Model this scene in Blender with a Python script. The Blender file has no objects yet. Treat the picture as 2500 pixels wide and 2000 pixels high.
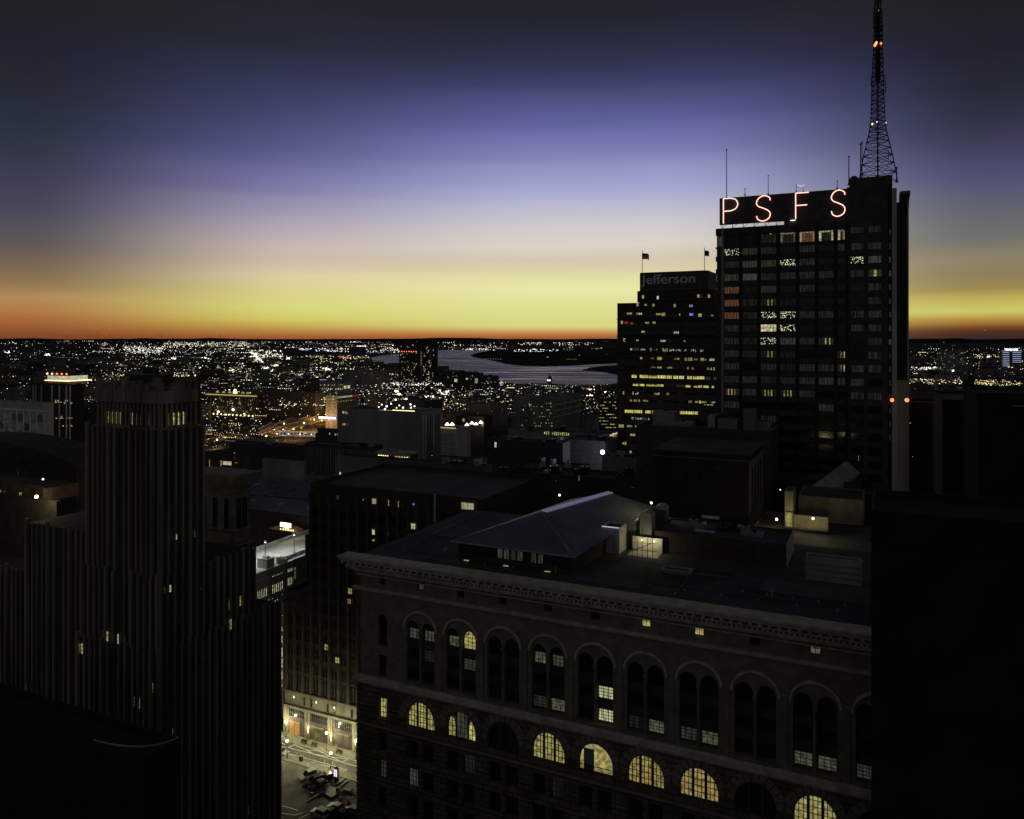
import bpy, math, random
from mathutils import Vector, geometry
R = math.radians
rnd = random.Random(7)
SC = bpy.context.scene
COL = SC.collection

# ------------------------------------------------------------------ camera
H = 105.0                      # the camera's height above the street
F, HX, HY = 1900.0, 1250.0, 828.0
cam_d = bpy.data.cameras.new('camera')
cam = bpy.data.objects.new('camera', cam_d); COL.objects.link(cam)
cam.location = (0, 0, H); cam.rotation_euler = (R(90), 0, 0)
cam_d.sensor_width = 36; cam_d.lens = 36 * F / 2500
cam_d.shift_y = -(1000 - HY) / 2500
cam_d.clip_start = 0.5; cam_d.clip_end = 80000
SC.camera = cam

# ------------------------------------------------------------------ world
def lin(c):
    r = []
    for v in c[:3]:
        v = v / 255
        r.append(v / 12.92 if v <= .04045 else ((v + .055) / 1.055) ** 2.4)
    return (*r, 1)

W = bpy.data.worlds.new('World'); SC.world = W; W.use_nodes = True
nt = W.node_tree; nt.nodes.clear()
N, LK = nt.nodes, nt.links
out = N.new('ShaderNodeOutputWorld'); bg = N.new('ShaderNodeBackground'); LK.new(bg.outputs[0], out.inputs[0])
tc = N.new('ShaderNodeTexCoord'); sx = N.new('ShaderNodeSeparateXYZ'); LK.new(tc.outputs['Generated'], sx.inputs[0])
def mth(op, a, b=None, clamp=False):
    n = N.new('ShaderNodeMath'); n.operation = op; n.use_clamp = clamp
    for i, v in enumerate((a, b)):
        if v is None: continue
        if isinstance(v, (int, float)): n.inputs[i].default_value = v
        else: LK.new(v, n.inputs[i])
    return n.outputs[0]
az = mth('ARCTAN2', sx.outputs[0], sx.outputs[1])
el = mth('ARCSINE', sx.outputs[2])
# thin uneven haze streaks: the height at which a colour sits wanders a little
mp = N.new('ShaderNodeMapping'); mp.inputs['Scale'].default_value = (2.2, 2.2, 34)
LK.new(tc.outputs['Generated'], mp.inputs[0])
nz = N.new('ShaderNodeTexNoise'); nz.inputs['Scale'].default_value = 1.6; nz.inputs['Detail'].default_value = 3
LK.new(mp.outputs[0], nz.inputs['Vector'])
wob = mth('MULTIPLY', mth('SUBTRACT', nz.outputs[0], .5), .013)
wob = mth('MULTIPLY', wob, mth('MULTIPLY', el, 6.0, clamp=True))
elw = mth('ADD', el, wob)
EMAX = R(30)
t_el = mth('DIVIDE', elw, EMAX, clamp=True)
def ramp(stops, azdeg):
    n = N.new('ShaderNodeValToRGB'); e = n.color_ramp.elements
    pts = []
    for zy, c in stops:
        y = zy / 2.054
        a = math.atan((HY - y) / F * math.cos(R(azdeg)))
        pts.append((max(0, a / EMAX), lin(c)))
    pts.sort(key=lambda p: p[0])
    while len(e) < len(pts): e.new(.5)
    for i, (p, c) in enumerate(pts):
        e[i].position = p; e[i].color = c
    for i, (p, c) in enumerate(pts):
        e[i].position = p; e[i].color = c
    LK.new(t_el, n.inputs[0]); return n.outputs[0]
rC = ramp([(0,(33,35,45)),(100,(34,36,46)),(200,(40,43,60)),(330,(50,51,80)),(430,(62,65,105)),(500,(78,78,126)),(600,(92,94,150)),
  (700,(115,115,172)),(780,(128,130,182)),(870,(150,152,198)),(950,(165,168,208)),(1030,(185,185,208)),(1120,(205,200,205)),
  (1230,(220,210,200)),(1300,(214,200,178)),(1340,(216,204,168)),(1400,(228,224,165)),(1450,(233,231,168)),(1550,(222,222,145)),
  (1640,(215,212,128)),(1664,(204,150,88)),(1684,(176,108,58)),(1700,(152,88,50))], 0)
rL1 = ramp([(0,(37,37,45)),(200,(39,42,54)),(330,(48,50,75)),(450,(56,60,92)),(600,(70,72,112)),(760,(88,88,138)),(860,(112,110,160)),
  (950,(128,124,165)),(1040,(155,148,175)),(1130,(178,165,178)),(1230,(198,182,178)),(1300,(205,188,168)),(1380,(222,205,165)),
  (1450,(218,208,140)),(1550,(215,215,118)),(1600,(210,200,100)),(1645,(192,150,70)),(1690,(158,90,48))], -18.9)
rL2 = ramp([(0,(32,34,36)),(200,(32,35,45)),(400,(38,40,50)),(600,(42,48,62)),(750,(50,54,68)),(850,(58,60,80)),(950,(65,65,85)),
  (1050,(72,72,88)),(1150,(85,82,88)),(1230,(98,88,85)),(1330,(120,102,84)),(1420,(146,118,82)),(1490,(176,138,88)),
  (1550,(178,124,72)),(1620,(160,98,54)),(1690,(125,68,38))], -32.7)
rR = ramp([(0,(33,33,35)),(250,(33,34,45)),(450,(38,42,52)),(600,(46,50,68)),(700,(58,58,82)),(850,(75,75,110)),(950,(85,88,115)),
  (1080,(100,103,107)),(1200,(114,112,108)),(1290,(140,128,105)),(1380,(142,126,92)),(1450,(158,138,78)),(1500,(190,175,90)),
  (1560,(205,200,105)),(1600,(182,142,66)),(1640,(122,72,40)),(1662,(80,46,32)),(1695,(60,38,38))], 31.4)
def sstep(v, a, b):
    n = N.new('ShaderNodeMapRange'); n.interpolation_type = 'SMOOTHSTEP'
    LK.new(v, n.inputs[0]); n.inputs[1].default_value = R(a); n.inputs[2].default_value = R(b)
    return n.outputs[0]
def wmix(f, a, b):
    n = N.new('ShaderNodeMix'); n.data_type = 'RGBA'; LK.new(f, n.inputs[0])
    for i, v in ((6, a), (7, b)):
        if isinstance(v, tuple): n.inputs[i].default_value = v
        else: LK.new(v, n.inputs[i])
    return n.outputs[2]
c_ = wmix(sstep(az, -32.5, -14.5), rL2, rL1)
c_ = wmix(sstep(az, -20, 3), c_, rC)
c_ = wmix(sstep(az, 10, 32), c_, rR)
REAR = (.085, .082, .085, 1)
c_ = wmix(sstep(mth('ABSOLUTE', az), 45, 100), c_, REAR)
c_ = wmix(sstep(el, 26, 60), c_, (.034, .035, .046, 1))
c_ = wmix(sstep(el, -.4, -.1), (.004, .004, .005, 1), c_)
LK.new(c_, bg.inputs[0]); bg.inputs[1].default_value = 1.0

# the sun has not risen: only the faintest warm light comes from just over the horizon
sl = bpy.data.lights.new('sun', 'SUN'); sl.energy = .02; sl.angle = R(8); sl.color = (1, .55, .3)
so = bpy.data.objects.new('sun', sl); COL.objects.link(so)
so.rotation_euler = (R(88), 0, R(176))
SC.view_settings.view_transform = 'Standard'; SC.view_settings.look = 'None'
SC.view_settings.exposure = 0; SC.view_settings.gamma = 1
SC.cycles.use_denoising = True
SC.cycles.max_bounces = 5; SC.cycles.sample_clamp_indirect = 4; SC.cycles.sample_clamp_direct = 7

# ------------------------------------------------------------------ geometry helpers
TH = R(25.5); CT, ST = math.cos(TH), math.sin(TH)
U = Vector((CT, -ST, 0)); V = Vector((ST, CT, 0))          # the street grid
CAM = Vector((0, 0, H))
def P(px, py, d): return Vector(((px - HX) / F * d, d, H - (py - HY) / F * d))
def G(px, py, z=0.0): return P(px, py, (H - z) * F / (py - HY))
def ab(p): return p.dot(U), p.dot(V)
def WP(a, b, z=0.0): return U * a + V * b + Vector((0, 0, z))
def to_px(p):
    return HX + F * p.x / p.y, HY + F * (H - p.z) / p.y

class MB:
    def __init__(s): s.v = []; s.f = []; s.m = []; s.mats = []; s.sm = False
    def mi(s, m):
        if m not in s.mats: s.mats.append(m)
        return s.mats.index(m)
    def add(s, vs, fs, m):
        o = len(s.v); i = s.mi(m); s.v += [tuple(v) for v in vs]
        for f in fs: s.f.append(tuple(k + o for k in f)); s.m.append(i)
    def box(s, x0, x1, y0, y1, z0, z1, m, top=None):
        vs = [(x0,y0,z0),(x1,y0,z0),(x1,y1,z0),(x0,y1,z0),(x0,y0,z1),(x1,y0,z1),(x1,y1,z1),(x0,y1,z1)]
        s.add(vs, [(0,3,2,1),(0,1,5,4),(1,2,6,5),(2,3,7,6),(3,0,4,7)], m)
        s.add(vs[4:], [(0,1,2,3)], top or m)
    def bar(s, p, q, r, m, n=6, r2=None):
        p, q = Vector(p), Vector(q); d = (q - p)
        if d.length < 1e-6: return
        d.normalize(); r2 = r if r2 is None else r2
        a = d.cross(Vector((0, 0, 1)) if abs(d.z) < .9 else Vector((1, 0, 0))).normalized(); b = d.cross(a)
        vs = []
        for c, rr in ((p, r), (q, r2)):
            for k in range(n):
                t = 2 * math.pi * k / n; vs.append(c + (a * math.cos(t) + b * math.sin(t)) * rr)
        fs = [(k, (k+1) % n, n + (k+1) % n, n + k) for k in range(n)] + [tuple(range(n-1, -1, -1)), tuple(range(n, 2*n))]
        s.add(vs, fs, m)
    def ball(s, c, r, m, n=8, k=5, sz=1.0):
        vs = [(c[0], c[1], c[2] - r*sz)]
        for i in range(1, k):
            ph = math.pi * i / k - math.pi/2
            for j in range(n):
                t = 2*math.pi*j/n
                vs.append((c[0]+r*math.cos(ph)*math.cos(t), c[1]+r*math.cos(ph)*math.sin(t), c[2]+r*sz*math.sin(ph)))
        vs.append((c[0], c[1], c[2]+r*sz)); e = len(vs)-1; fs = []
        for j in range(n):
            fs.append((0, 1+(j+1) % n, 1+j)); fs.append((e, e-n+j, e-n+(j+1) % n))
            for i in range(k-2):
                a = 1+i*n; fs.append((a+j, a+(j+1) % n, a+n+(j+1) % n, a+n+j))
        s.add(vs, fs, m)
    def prism(s, poly, z0, z1, m, top=None):      # poly is counter-clockwise in x, y
        n = len(poly)
        vs = [(x, y, z0) for x, y in poly] + [(x, y, z1) for x, y in poly]
        s.add(vs, [(k, (k+1) % n, n+(k+1) % n, n+k) for k in range(n)] + [tuple(range(n-1, -1, -1))], m)
        s.add(vs[n:], [tuple(range(n))], top or m)
    def xz(s, poly, y0, y1, m):                    # poly in x, z, counter-clockwise seen from -y
        n = len(poly)
        vs = [(x, y0, z) for x, z in poly] + [(x, y1, z) for x, z in poly]
        s.add(vs, [tuple(range(n)), tuple(range(2*n-1, n-1, -1))] + [(k, n+k, n+(k+1) % n, (k+1) % n) for k in range(n)], m)
    def mesh(s, name):
        me = bpy.data.meshes.new(name); me.from_pydata(s.v, [], s.f)
        for m in s.mats: me.materials.append(m)
        me.polygons.foreach_set('material_index', s.m)
        if s.sm: me.polygons.foreach_set('use_smooth', [True] * len(s.f))
        me.update(); return me
    def build(s, name, parent=None, loc=(0,0,0), **k): return link(name, s.mesh(name), parent, loc, **k)

def link(name, me, parent=None, loc=(0,0,0), rz=0, label=None, cat=None, group=None, kind=None):
    o = bpy.data.objects.new(name, me); COL.objects.link(o); o.location = loc; o.rotation_euler = (0, 0, rz)
    if parent: o.parent = parent
    if label: o['label'] = label
    if cat: o['category'] = cat
    if group: o['group'] = group
    if kind: o['kind'] = kind
    return o
def thing(name, label, cat, loc=(0,0,0), rz=0, group=None):
    return link(name, None, None, loc, rz, label, cat, group)
def copy_tree(o, parent=None):
    c = o.copy(); COL.objects.link(c)
    if parent: c.parent = parent
    for ch in list(o.children): copy_tree(ch, c)
    return c
def catmull(pts, n=6):
    r = []; p = [Vector(q) for q in pts]; p = [p[0]*2 - p[1]] + p + [p[-1]*2 - p[-2]]
    for i in range(1, len(p)-2):
        for k in range(n):
            t = k/n; a, b, c, d = p[i-1:i+3]
            r.append(.5*((2*b) + (c-a)*t + (2*a-5*b+4*c-d)*t*t + (3*b-a-3*c+d)*t**3))
    r.append(p[-2]); return r
def text_mesh(s, size, m, ext=.15, off=0.0):
    cu = bpy.data.curves.new('lettering', 'FONT'); cu.body = s; cu.size = size; cu.extrude = ext; cu.offset = off
    o = bpy.data.objects.new('lettering_source', cu); COL.objects.link(o)
    bpy.context.view_layer.update()
    me = bpy.data.meshes.new_from_object(o.evaluated_get(bpy.context.evaluated_depsgraph_get()))
    bpy.data.objects.remove(o); me.materials.clear(); me.materials.append(m)
    for v in me.vertices: x, y, z = v.co; v.co = (x, -z, y)      # stand it up, facing -y
    return me

# ------------------------------------------------------------------ materials
def mat(name, c, rough=.85, var=.35, scale=.5, spec=.2, metal=0, bump=0, streak=False, bands=None):
    m = bpy.data.materials.new(name); m.use_nodes = True; n = m.node_tree.nodes; l = m.node_tree.links
    b = n['Principled BSDF']; b.inputs['Roughness'].default_value = rough
    b.inputs['Specular IOR Level'].default_value = spec; b.inputs['Metallic'].default_value = metal
    t = n.new('ShaderNodeTexCoord'); mp = n.new('ShaderNodeMapping'); l.new(t.outputs['Object'], mp.inputs[0])
    if streak: mp.inputs['Scale'].default_value = (1, 1, .12)
    z = n.new('ShaderNodeTexNoise'); z.inputs['Scale'].default_value = scale; z.inputs['Detail'].default_value = 6
    l.new(mp.outputs[0], z.inputs['Vector'])
    r = n.new('ShaderNodeValToRGB'); l.new(z.outputs[0], r.inputs[0])
    r.color_ramp.elements[0].position = .3; r.color_ramp.elements[1].position = .7
    r.color_ramp.elements[0].color = (*[v*(1-var) for v in c], 1); r.color_ramp.elements[1].color = (*[min(1, v*(1+var)) for v in c], 1)
    col = r.outputs[0]
    if bands:                                        # masonry courses
        br = n.new('ShaderNodeTexBrick'); cx = n.new('ShaderNodeSeparateXYZ'); cc = n.new('ShaderNodeCombineXYZ'); ad = n.new('ShaderNodeMath')
        l.new(t.outputs['Object'], cx.inputs[0]); l.new(cx.outputs[0], ad.inputs[0]); l.new(cx.outputs[1], ad.inputs[1])
        l.new(ad.outputs[0], cc.inputs[0]); l.new(cx.outputs[2], cc.inputs[1]); l.new(cc.outputs[0], br.inputs['Vector'])
        br.inputs['Scale'].default_value = 1; br.inputs['Brick Width'].default_value = bands*2; br.inputs['Row Height'].default_value = bands
        br.inputs['Mortar Size'].default_value = bands*.09
        br.inputs['Color1'].default_value = (1, 1, 1, 1); br.inputs['Color2'].default_value = (.72, .72, .72, 1); br.inputs['Mortar'].default_value = (.3, .3, .3, 1)
        mx = n.new('ShaderNodeMix'); mx.data_type = 'RGBA'; mx.blend_type = 'MULTIPLY'; mx.inputs[0].default_value = 1
        l.new(col, mx.inputs[6]); l.new(br.outputs[0], mx.inputs[7]); col = mx.outputs[2]
    l.new(col, b.inputs['Base Color'])
    if bump:
        bp = n.new('ShaderNodeBump'); bp.inputs['Strength'].default_value = bump; l.new(z.outputs[0], bp.inputs['Height']); l.new(bp.outputs[0], b.inputs['Normal'])
    return m

def emat(name, c, s=1.0, pattern='flat', sample=False, vary=.5, scale=1.5):
    """a lit pane, lamp, tube or painted-in glow; panes vary from window to window and show blotches of a room"""
    m = bpy.data.materials.new(name); m.use_nodes = True; n = m.node_tree.nodes; l = m.node_tree.links
    n.clear(); o = n.new('ShaderNodeOutputMaterial'); e = n.new('ShaderNodeEmission'); l.new(e.outputs[0], o.inputs[0])
    c = lin(c) if max(c) > 1.001 else (*c, 1)
    e.inputs[0].default_value = c; st = None
    m.cycles.emission_sampling = 'AUTO' if sample else 'NONE'
    def mm(op, a, b=None, cl=False):
        k = n.new('ShaderNodeMath'); k.operation = op; k.use_clamp = cl
        for i, v in enumerate((a, b)):
            if v is None: continue
            if isinstance(v, (int, float)): k.inputs[i].default_value = v
            else: l.new(v, k.inputs[i])
        return k.outputs[0]
    if pattern == 'flat': e.inputs[1].default_value = s; return m
    oi = n.new('ShaderNodeObjectInfo'); tc = n.new('ShaderNodeTexCoord'); mp = n.new('ShaderNodeMapping')
    l.new(tc.outputs['Object'], mp.inputs[0])
    cb = n.new('ShaderNodeCombineXYZ'); l.new(mm('MULTIPLY', oi.outputs['Random'], 37.0), cb.inputs[0]); l.new(mm('MULTIPLY', oi.outputs['Random'], 91.0), cb.inputs[2])
    l.new(cb.outputs[0], mp.inputs['Location'])
    if pattern == 'curtain': mp.inputs['Scale'].default_value = (2.2, 1, .25)
    if pattern == 'dots':
        z = n.new('ShaderNodeTexVoronoi'); z.inputs['Scale'].default_value = scale; l.new(mp.outputs[0], z.inputs['Vector'])
        f = mm('MULTIPLY', mm('SUBTRACT', .42, z.outputs['Distance'], cl=True), 5.0, cl=True)
    else:
        z = n.new('ShaderNodeTexNoise'); z.inputs['Scale'].default_value = scale; z.inputs['Detail'].default_value = 3; l.new(mp.outputs[0], z.inputs['Vector'])
        f = mm('ADD', mm('MULTIPLY', mm('SUBTRACT', z.outputs[0], .38), 3.2 if pattern == 'curtain' else 2.4, cl=True), .28)
    g = mm('ADD', mm('MULTIPLY', oi.outputs['Random'], vary), 1 - vary*.5)
    l.new(mm('MULTIPLY', mm('MULTIPLY', f, g), s), e.inputs[1])
    return m

M = {}
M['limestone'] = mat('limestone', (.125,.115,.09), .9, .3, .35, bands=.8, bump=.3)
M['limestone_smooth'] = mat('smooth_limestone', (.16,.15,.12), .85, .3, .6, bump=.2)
M['pale_stone'] = mat('pale_stone', (.46,.44,.38), .85, .2, .3, streak=True)
M['lit_cornice_stone'] = mat('lit_cornice_stone', (.40,.37,.29), .85, .3, .8, bump=.2)  # limestone made lighter to paint in street light on cornice and courses
M['mullion_white'] = mat('pale_mullion', (.82,.82,.80), .7, .15, .3, streak=True)
M['near_black'] = mat('near_black_wall', (.022,.022,.024), .95, .3, .2)  # plain near-black base colour for the darkest walls and roofs
M['panel_dull'] = mat('dull_grey_panel', (.24,.24,.245), .8, .25, .08, streak=True)
M['felt'] = mat('roof_felt_patch', (.075,.075,.08), .95, .3, .5)
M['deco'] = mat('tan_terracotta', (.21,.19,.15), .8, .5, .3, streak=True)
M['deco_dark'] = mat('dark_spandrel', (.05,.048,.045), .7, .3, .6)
M['dark_brick'] = mat('dark_brick', (.075,.062,.055), .9, .3, .5, bands=.3)
M['black_brick'] = mat('black_glazed_brick', (.06,.06,.064), .7, .3, .5)
M['brick'] = mat('brown_brick', (.14,.10,.075), .9, .35, .4, bands=.4)
M['concrete'] = mat('concrete', (.26,.26,.25), .9, .3, .3, streak=True)
M['pale_panel'] = mat('pale_panel', (.42,.42,.42), .7, .2, .3, streak=True)
M['grey_wall'] = mat('grey_wall', (.20,.20,.20), .85, .3, .2, streak=True)
M['roof'] = mat('tar_roof', (.055,.055,.058), .95, .4, .15)
M['slate_roof'] = mat('slate_metal_roof', (.115,.13,.155), .6, .25, .2)
M['dark_metal'] = mat('dark_metal', (.03,.03,.032), .5, .2, 2, metal=.6)
M['grey_metal'] = mat('grey_metal', (.25,.26,.28), .5, .25, 1, metal=.4)
M['frame'] = mat('window_frame', (.05,.048,.042), .6, .2, 3)
M['pale_frame'] = mat('pale_window_frame', (.35,.34,.30), .6, .2, 3)
M['glass'] = mat('dark_glass', (.012,.013,.016), .12, .2, 1, spec=.6)
M['asphalt'] = mat('asphalt', (.05,.05,.048), .9, .35, .6)
M['lot'] = mat('patchy_lot_asphalt', (.085,.083,.075), .9, .6, .22)  # lighter and darker patches vary at random
M['pavement'] = mat('pavement', (.28,.27,.23), .9, .25, .5, bands=1.5)
M['kerb'] = mat('kerb_stone', (.32,.31,.28), .85, .2, 1)
M['paint'] = mat('road_paint', (.75,.75,.68), .7, .3, 1.5)
M['ground'] = mat('ground', (.07,.07,.07), 1, .4, .004, spec=0)
M['far'] = mat('far_land', (.04,.04,.04), 1, .4, .001, spec=0)
M['leaf'] = mat('leaves', (.07,.10,.03), .8, .5, 1.2)
M['bark'] = mat('bark', (.07,.055,.04), .95, .3, 3)
M['copper'] = mat('orange_brick', (.32,.17,.09), .9, .3, .5, bands=.3)
M['white_paint'] = mat('white_car_paint', (.62,.62,.60), .25, .05, 2, spec=.6)
M['black_paint'] = mat('black_car_paint', (.015,.015,.017), .2, .1, 2, spec=.7)
M['silver_paint'] = mat('silver_car_paint', (.35,.36,.37), .25, .08, 2, spec=.6, metal=.3)
M['tyre'] = mat('tyre_rubber', (.015,.015,.015), .9, .1, 3)
M['red_paint'] = mat('red_paint', (.45,.06,.03), .6, .2, 2)
M['city_wall'] = [mat('city_brick', (.10,.08,.065), .95, .3, .08), mat('city_concrete', (.16,.16,.155), .9, .3, .08),
                  mat('city_dark', (.05,.05,.052), .9, .3, .08), mat('city_buff', (.17,.15,.12), .9, .3, .08)]
E = {}
E['warm'] = emat('lit_window_warm', (206,194,118), .8, 'blotch')
E['amber'] = emat('lit_window_amber', (200,174,104), .66, 'blotch')
E['white'] = emat('lit_window_white', (226,220,178), 1.05, 'blotch')
E['green'] = emat('lit_window_greenish', (128,130,104), .5, 'blotch')
E['dim'] = emat('dim_window_glow', (84,86,76), .42, 'curtain', vary=.9)  # dim rooms; on the sign tower, grey reflections painted as glow
E['faint'] = emat('faint_window_glow', (44,43,41), .48, 'curtain', vary=1.0, scale=1.1)  # faint rooms; the sign tower's grey pane reflections are painted with it
E['sunset'] = emat('orange_window_glow', (140,98,72), .5, 'curtain', vary=.5)  # orange sky reflection painted as pane glow; also some dim rooms
E['curtain'] = emat('lit_window_curtain', (196,196,150), .9, 'curtain', scale=2)
E['dots'] = emat('lit_window_string_lights', (230,230,190), 1.6, 'dots', scale=3)
E['office'] = emat('lit_office_floor', (214,204,112), 1.15, 'curtain', scale=1.3)
E['blue'] = emat('lit_window_blue', (130,140,235), 1.3, 'blotch')
E['red'] = emat('lit_window_red', (190,70,40), .8, 'blotch')
E['orange'] = emat('lit_window_orange', (215,130,50), .8, 'blotch')
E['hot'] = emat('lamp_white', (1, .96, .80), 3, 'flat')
E['hotw'] = emat('lamp_warm', (1, .78, .34), 3, 'flat')
E['hotb'] = emat('lamp_cool', (.72, .78, 1), 3, 'flat')
E['hoto'] = emat('lamp_orange', (1, .45, .12), 2.2, 'flat')
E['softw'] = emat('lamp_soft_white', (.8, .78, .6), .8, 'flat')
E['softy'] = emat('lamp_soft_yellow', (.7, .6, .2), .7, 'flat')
E['softb'] = emat('lamp_soft_cool', (.5, .55, .8), .8, 'flat')
E['dimy'] = emat('lamp_dim_yellow', (.3, .26, .12), 1.0, 'flat')
E['beacon'] = emat('beacon_red', (1, .16, .05), 3.2, 'flat')
E['neon'] = emat('neon_tube', (1, .62, .52), 1.8, 'flat', sample=True)
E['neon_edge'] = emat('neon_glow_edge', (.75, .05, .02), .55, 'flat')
E['moon'] = emat('moonlight', (.85, .86, 1), .9, 'flat')
E['skylight'] = emat('skylight_glow', (.10, .10, .165), 1.0, 'flat')
E['violet'] = emat('kiosk_violet', (.8, .55, 1), 1.6, 'flat', sample=True)
def lampmat(name, c, s): return emat(name, c, s, 'flat', sample=True)
L_STREET = lampmat('street_lamp_glow', (1, .93, .52), 680)
L_WALL = lampmat('wall_torch_glow', (1, .86, .42), 170)
L_DECK = lampmat('deck_lamp_glow', (.95, 1, .86), 2600)
L_ROOF = lampmat('roof_lamp_glow', (1, .84, .42), 220)
L_HWY = lampmat('highway_lamp_glow', (1, .52, .14), 1100)

# ------------------------------------------------------------------ windows
WM = {}
def win_mesh(w, h, kind, cols=1, rows=1, fr=.1, arch=0, pale=False, mull=False, proud=.14):
    key = (round(w, 2), round(h, 2), kind, cols, rows, fr, arch, pale, mull, proud)
    if key in WM: return WM[key]
    fm = M['pale_frame'] if pale else M['frame']; pm = M['glass'] if kind == 'dark' else E[kind]
    b = MB(); n = 12; x0, x1 = -w/2, w/2
    if arch:                                  # arch = height of the straight part
        a = (h - arch); outer = [(x0, 0), (x1, 0)] + [(w/2*math.cos(math.pi*k/n), arch + a*math.sin(math.pi*k/n)) for k in range(n+1)]
    else: outer = [(x0, 0), (x1, 0), (x1, h), (x0, h)]
    b.add([(x, -.03, z) for x, z in outer], [tuple(range(len(outer)))], pm)
    cx, cz = 0, h/2
    inner = [(x*(1-2*fr/w), cz+(z-cz)*(1-2*fr/h)) for x, z in outer]
    m_ = len(outer)
    vs = [(x, -proud, z) for x, z in outer] + [(x, -proud, z) for x, z in inner] + [(x, 0, z) for x, z in outer] + [(x, -.03, z) for x, z in inner]
    fs = []
    for k in range(m_):
        j = (k+1) % m_
        fs += [(k, j, m_+j, m_+k), (m_+k, m_+j, 3*m_+j, 3*m_+k), (j, k, 2*m_+k, 2*m_+j)]
    b.add(vs, fs, fm)
    def top(x):
        if not arch: return h
        return arch + (h-arch)*math.sqrt(max(0, 1-(x/(w/2))**2))
    t = .035 if w < 4 else .05
    for k in range(1, cols):
        x = x0 + w*k/cols; tt = t
        if mull and k in (cols//3, cols - cols//3): tt = t*3.6
        b.box(x-tt, x+tt, -.09, -.03, 0, top(x)-.02, fm)
    for k in range(1, rows):
        z = h*k/rows; hw = w/2
        if arch and z > arch: hw = w/2*math.sqrt(max(0, 1-((z-arch)/(h-arch))**2))
        b.box(-hw+.02, hw-.02, -.085, -.03, z-t*.8, z+t*.8, fm)
    WM[key] = b.mesh('window'); return WM[key]

# ------------------------------------------------------------------ a building in the street grid
class Bld:
    """front face in the plane y=0 looking at -y, x to the right along the street, the right-hand side at x=w"""
    def __init__(s, name, label, xl, xr, ytop, d, xs=None, t=None, zb=0, wall='dark_brick', roof='roof', cat='building',
                 par=.8, body=True, group=None, ztop=None, cap=None):
        k = (xl-HX)/F; C = P(xr, HY, d)
        s.w = (C.x - k*C.y) / (CT + k*ST)
        if xs is not None: ks = (xs-HX)/F; t = (ks*C.y - C.x) / (ST - ks*CT)
        s.t = t; s.zb = zb; s.zt = ztop if ztop is not None else H - (ytop-HY)/F*d
        s.h = s.zt - zb; O = C - U*s.w; s.O = Vector((O.x, O.y, zb))
        s.root = thing(name, label, cat, s.O, -TH, group); s.wins = []
        s.wallm = M[wall] if isinstance(wall, str) else wall
        if body:
            b = MB(); b.box(0, s.w, 0, s.t, 0, s.h-par, s.wallm); b.add([(.3,.3,s.h-par+.004),(s.w-.3,.3,s.h-par+.004),(s.w-.3,s.t-.3,s.h-par+.004),(.3,s.t-.3,s.h-par+.004)], [(0,1,2,3)], M[roof])
            if par > 0:
                pm = M[cap] if cap else s.wallm
                b.box(0, s.w, 0, .3, s.h-par, s.h, s.wallm, pm); b.box(0, s.w, s.t-.3, s.t, s.h-par, s.h, s.wallm, pm)
                b.box(0, .3, .3, s.t-.3, s.h-par, s.h, s.wallm, pm); b.box(s.w-.3, s.w, .3, s.t-.3, s.h-par, s.h, s.wallm, pm)
            b.build('wall', s.root)
    def loc(s, p): q = p - s.O; return q.dot(U), q.dot(V), q.z
    def front(s, px, py, y0=0.0):
        r = Vector(((px-HX)/F, 1, -(py-HY)/F)); t = ((s.O - CAM).dot(V) + y0) / r.dot(V); x, y, z = s.loc(CAM + r*t); return x, z
    def side(s, px, py, x0=None):
        x0 = s.w if x0 is None else x0
        r = Vector(((px-HX)/F, 1, -(py-HY)/F)); t = ((s.O - CAM).dot(U) + x0) / r.dot(U); x, y, z = s.loc(CAM + r*t); return y, z
    def win(s, x, z, w, h, kind='dark', face='f', off=0.0, **k):
        s.wins.append((x, z, w, h, kind, face, off, k))
    def pxwin(s, px, py, pw, ph, kind='warm', face='f', y0=0.0, **k):
        """window whose outline covers pw by ph source pixels round (px, py)"""
        f = s.front if face == 'f' else s.side
        if face == 'f': a = f(px-pw/2, py, y0); b = f(px+pw/2, py, y0)
        else: a = f(px-pw/2, py); b = f(px+pw/2, py)
        lo = f(px, py+ph/2, y0) if face == 'f' else f(px, py+ph/2); hi = f(px, py-ph/2, y0) if face == 'f' else f(px, py-ph/2)
        s.win((a[0]+b[0])/2, lo[1], abs(b[0]-a[0]), hi[1]-lo[1], kind, face, y0, **k)
    def grid(s, xs, zs, w, h, kindf, face='f', off=0.0, **k):
        for z in zs:
            for x in xs:
                kd = kindf(x, z) if callable(kindf) else kindf
                if kd: s.win(x, z, w, h, kd, face, off, **k)
    def part(s, name, b, **k): return b.build(name, s.root, **k)
    def finish(s, cap=100):
        ws = sorted(s.wins, key=lambda q: -(q[2]*q[3] + (1000 if q[4] not in ('dark', 'faint') else 0)))
        for x, z, w, h, kind, face, off, k in ws[:cap]:
            me = win_mesh(w, h, kind, **k)
            if face == 'f': link('window', me, s.root, (x, off-.004, z))
            else: link('window', me, s.root, (s.w+.004+off, x, z), R(90))
        if len(ws) > cap:
            b = MB()
            for x, z, w, h, kind, face, off, k in ws[cap:]:
                me = win_mesh(w, h, kind, **k)
                if face == 'f': vs = [(x+v.co.x, off-.004+v.co.y, z+v.co.z) for v in me.vertices]
                else: vs = [(s.w+.004+off-v.co.y, x+v.co.x, z+v.co.z) for v in me.vertices]
                for i, m in enumerate(me.materials):
                    fs = [tuple(p.vertices) for p in me.polygons if p.material_index == i]
                    b.add(vs, fs, m)
            b.build('window', s.root, kind='stuff')
        return s
def frange(a, b, n): return [a + (b-a)*(i+.5)/n for i in range(n)]

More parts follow.
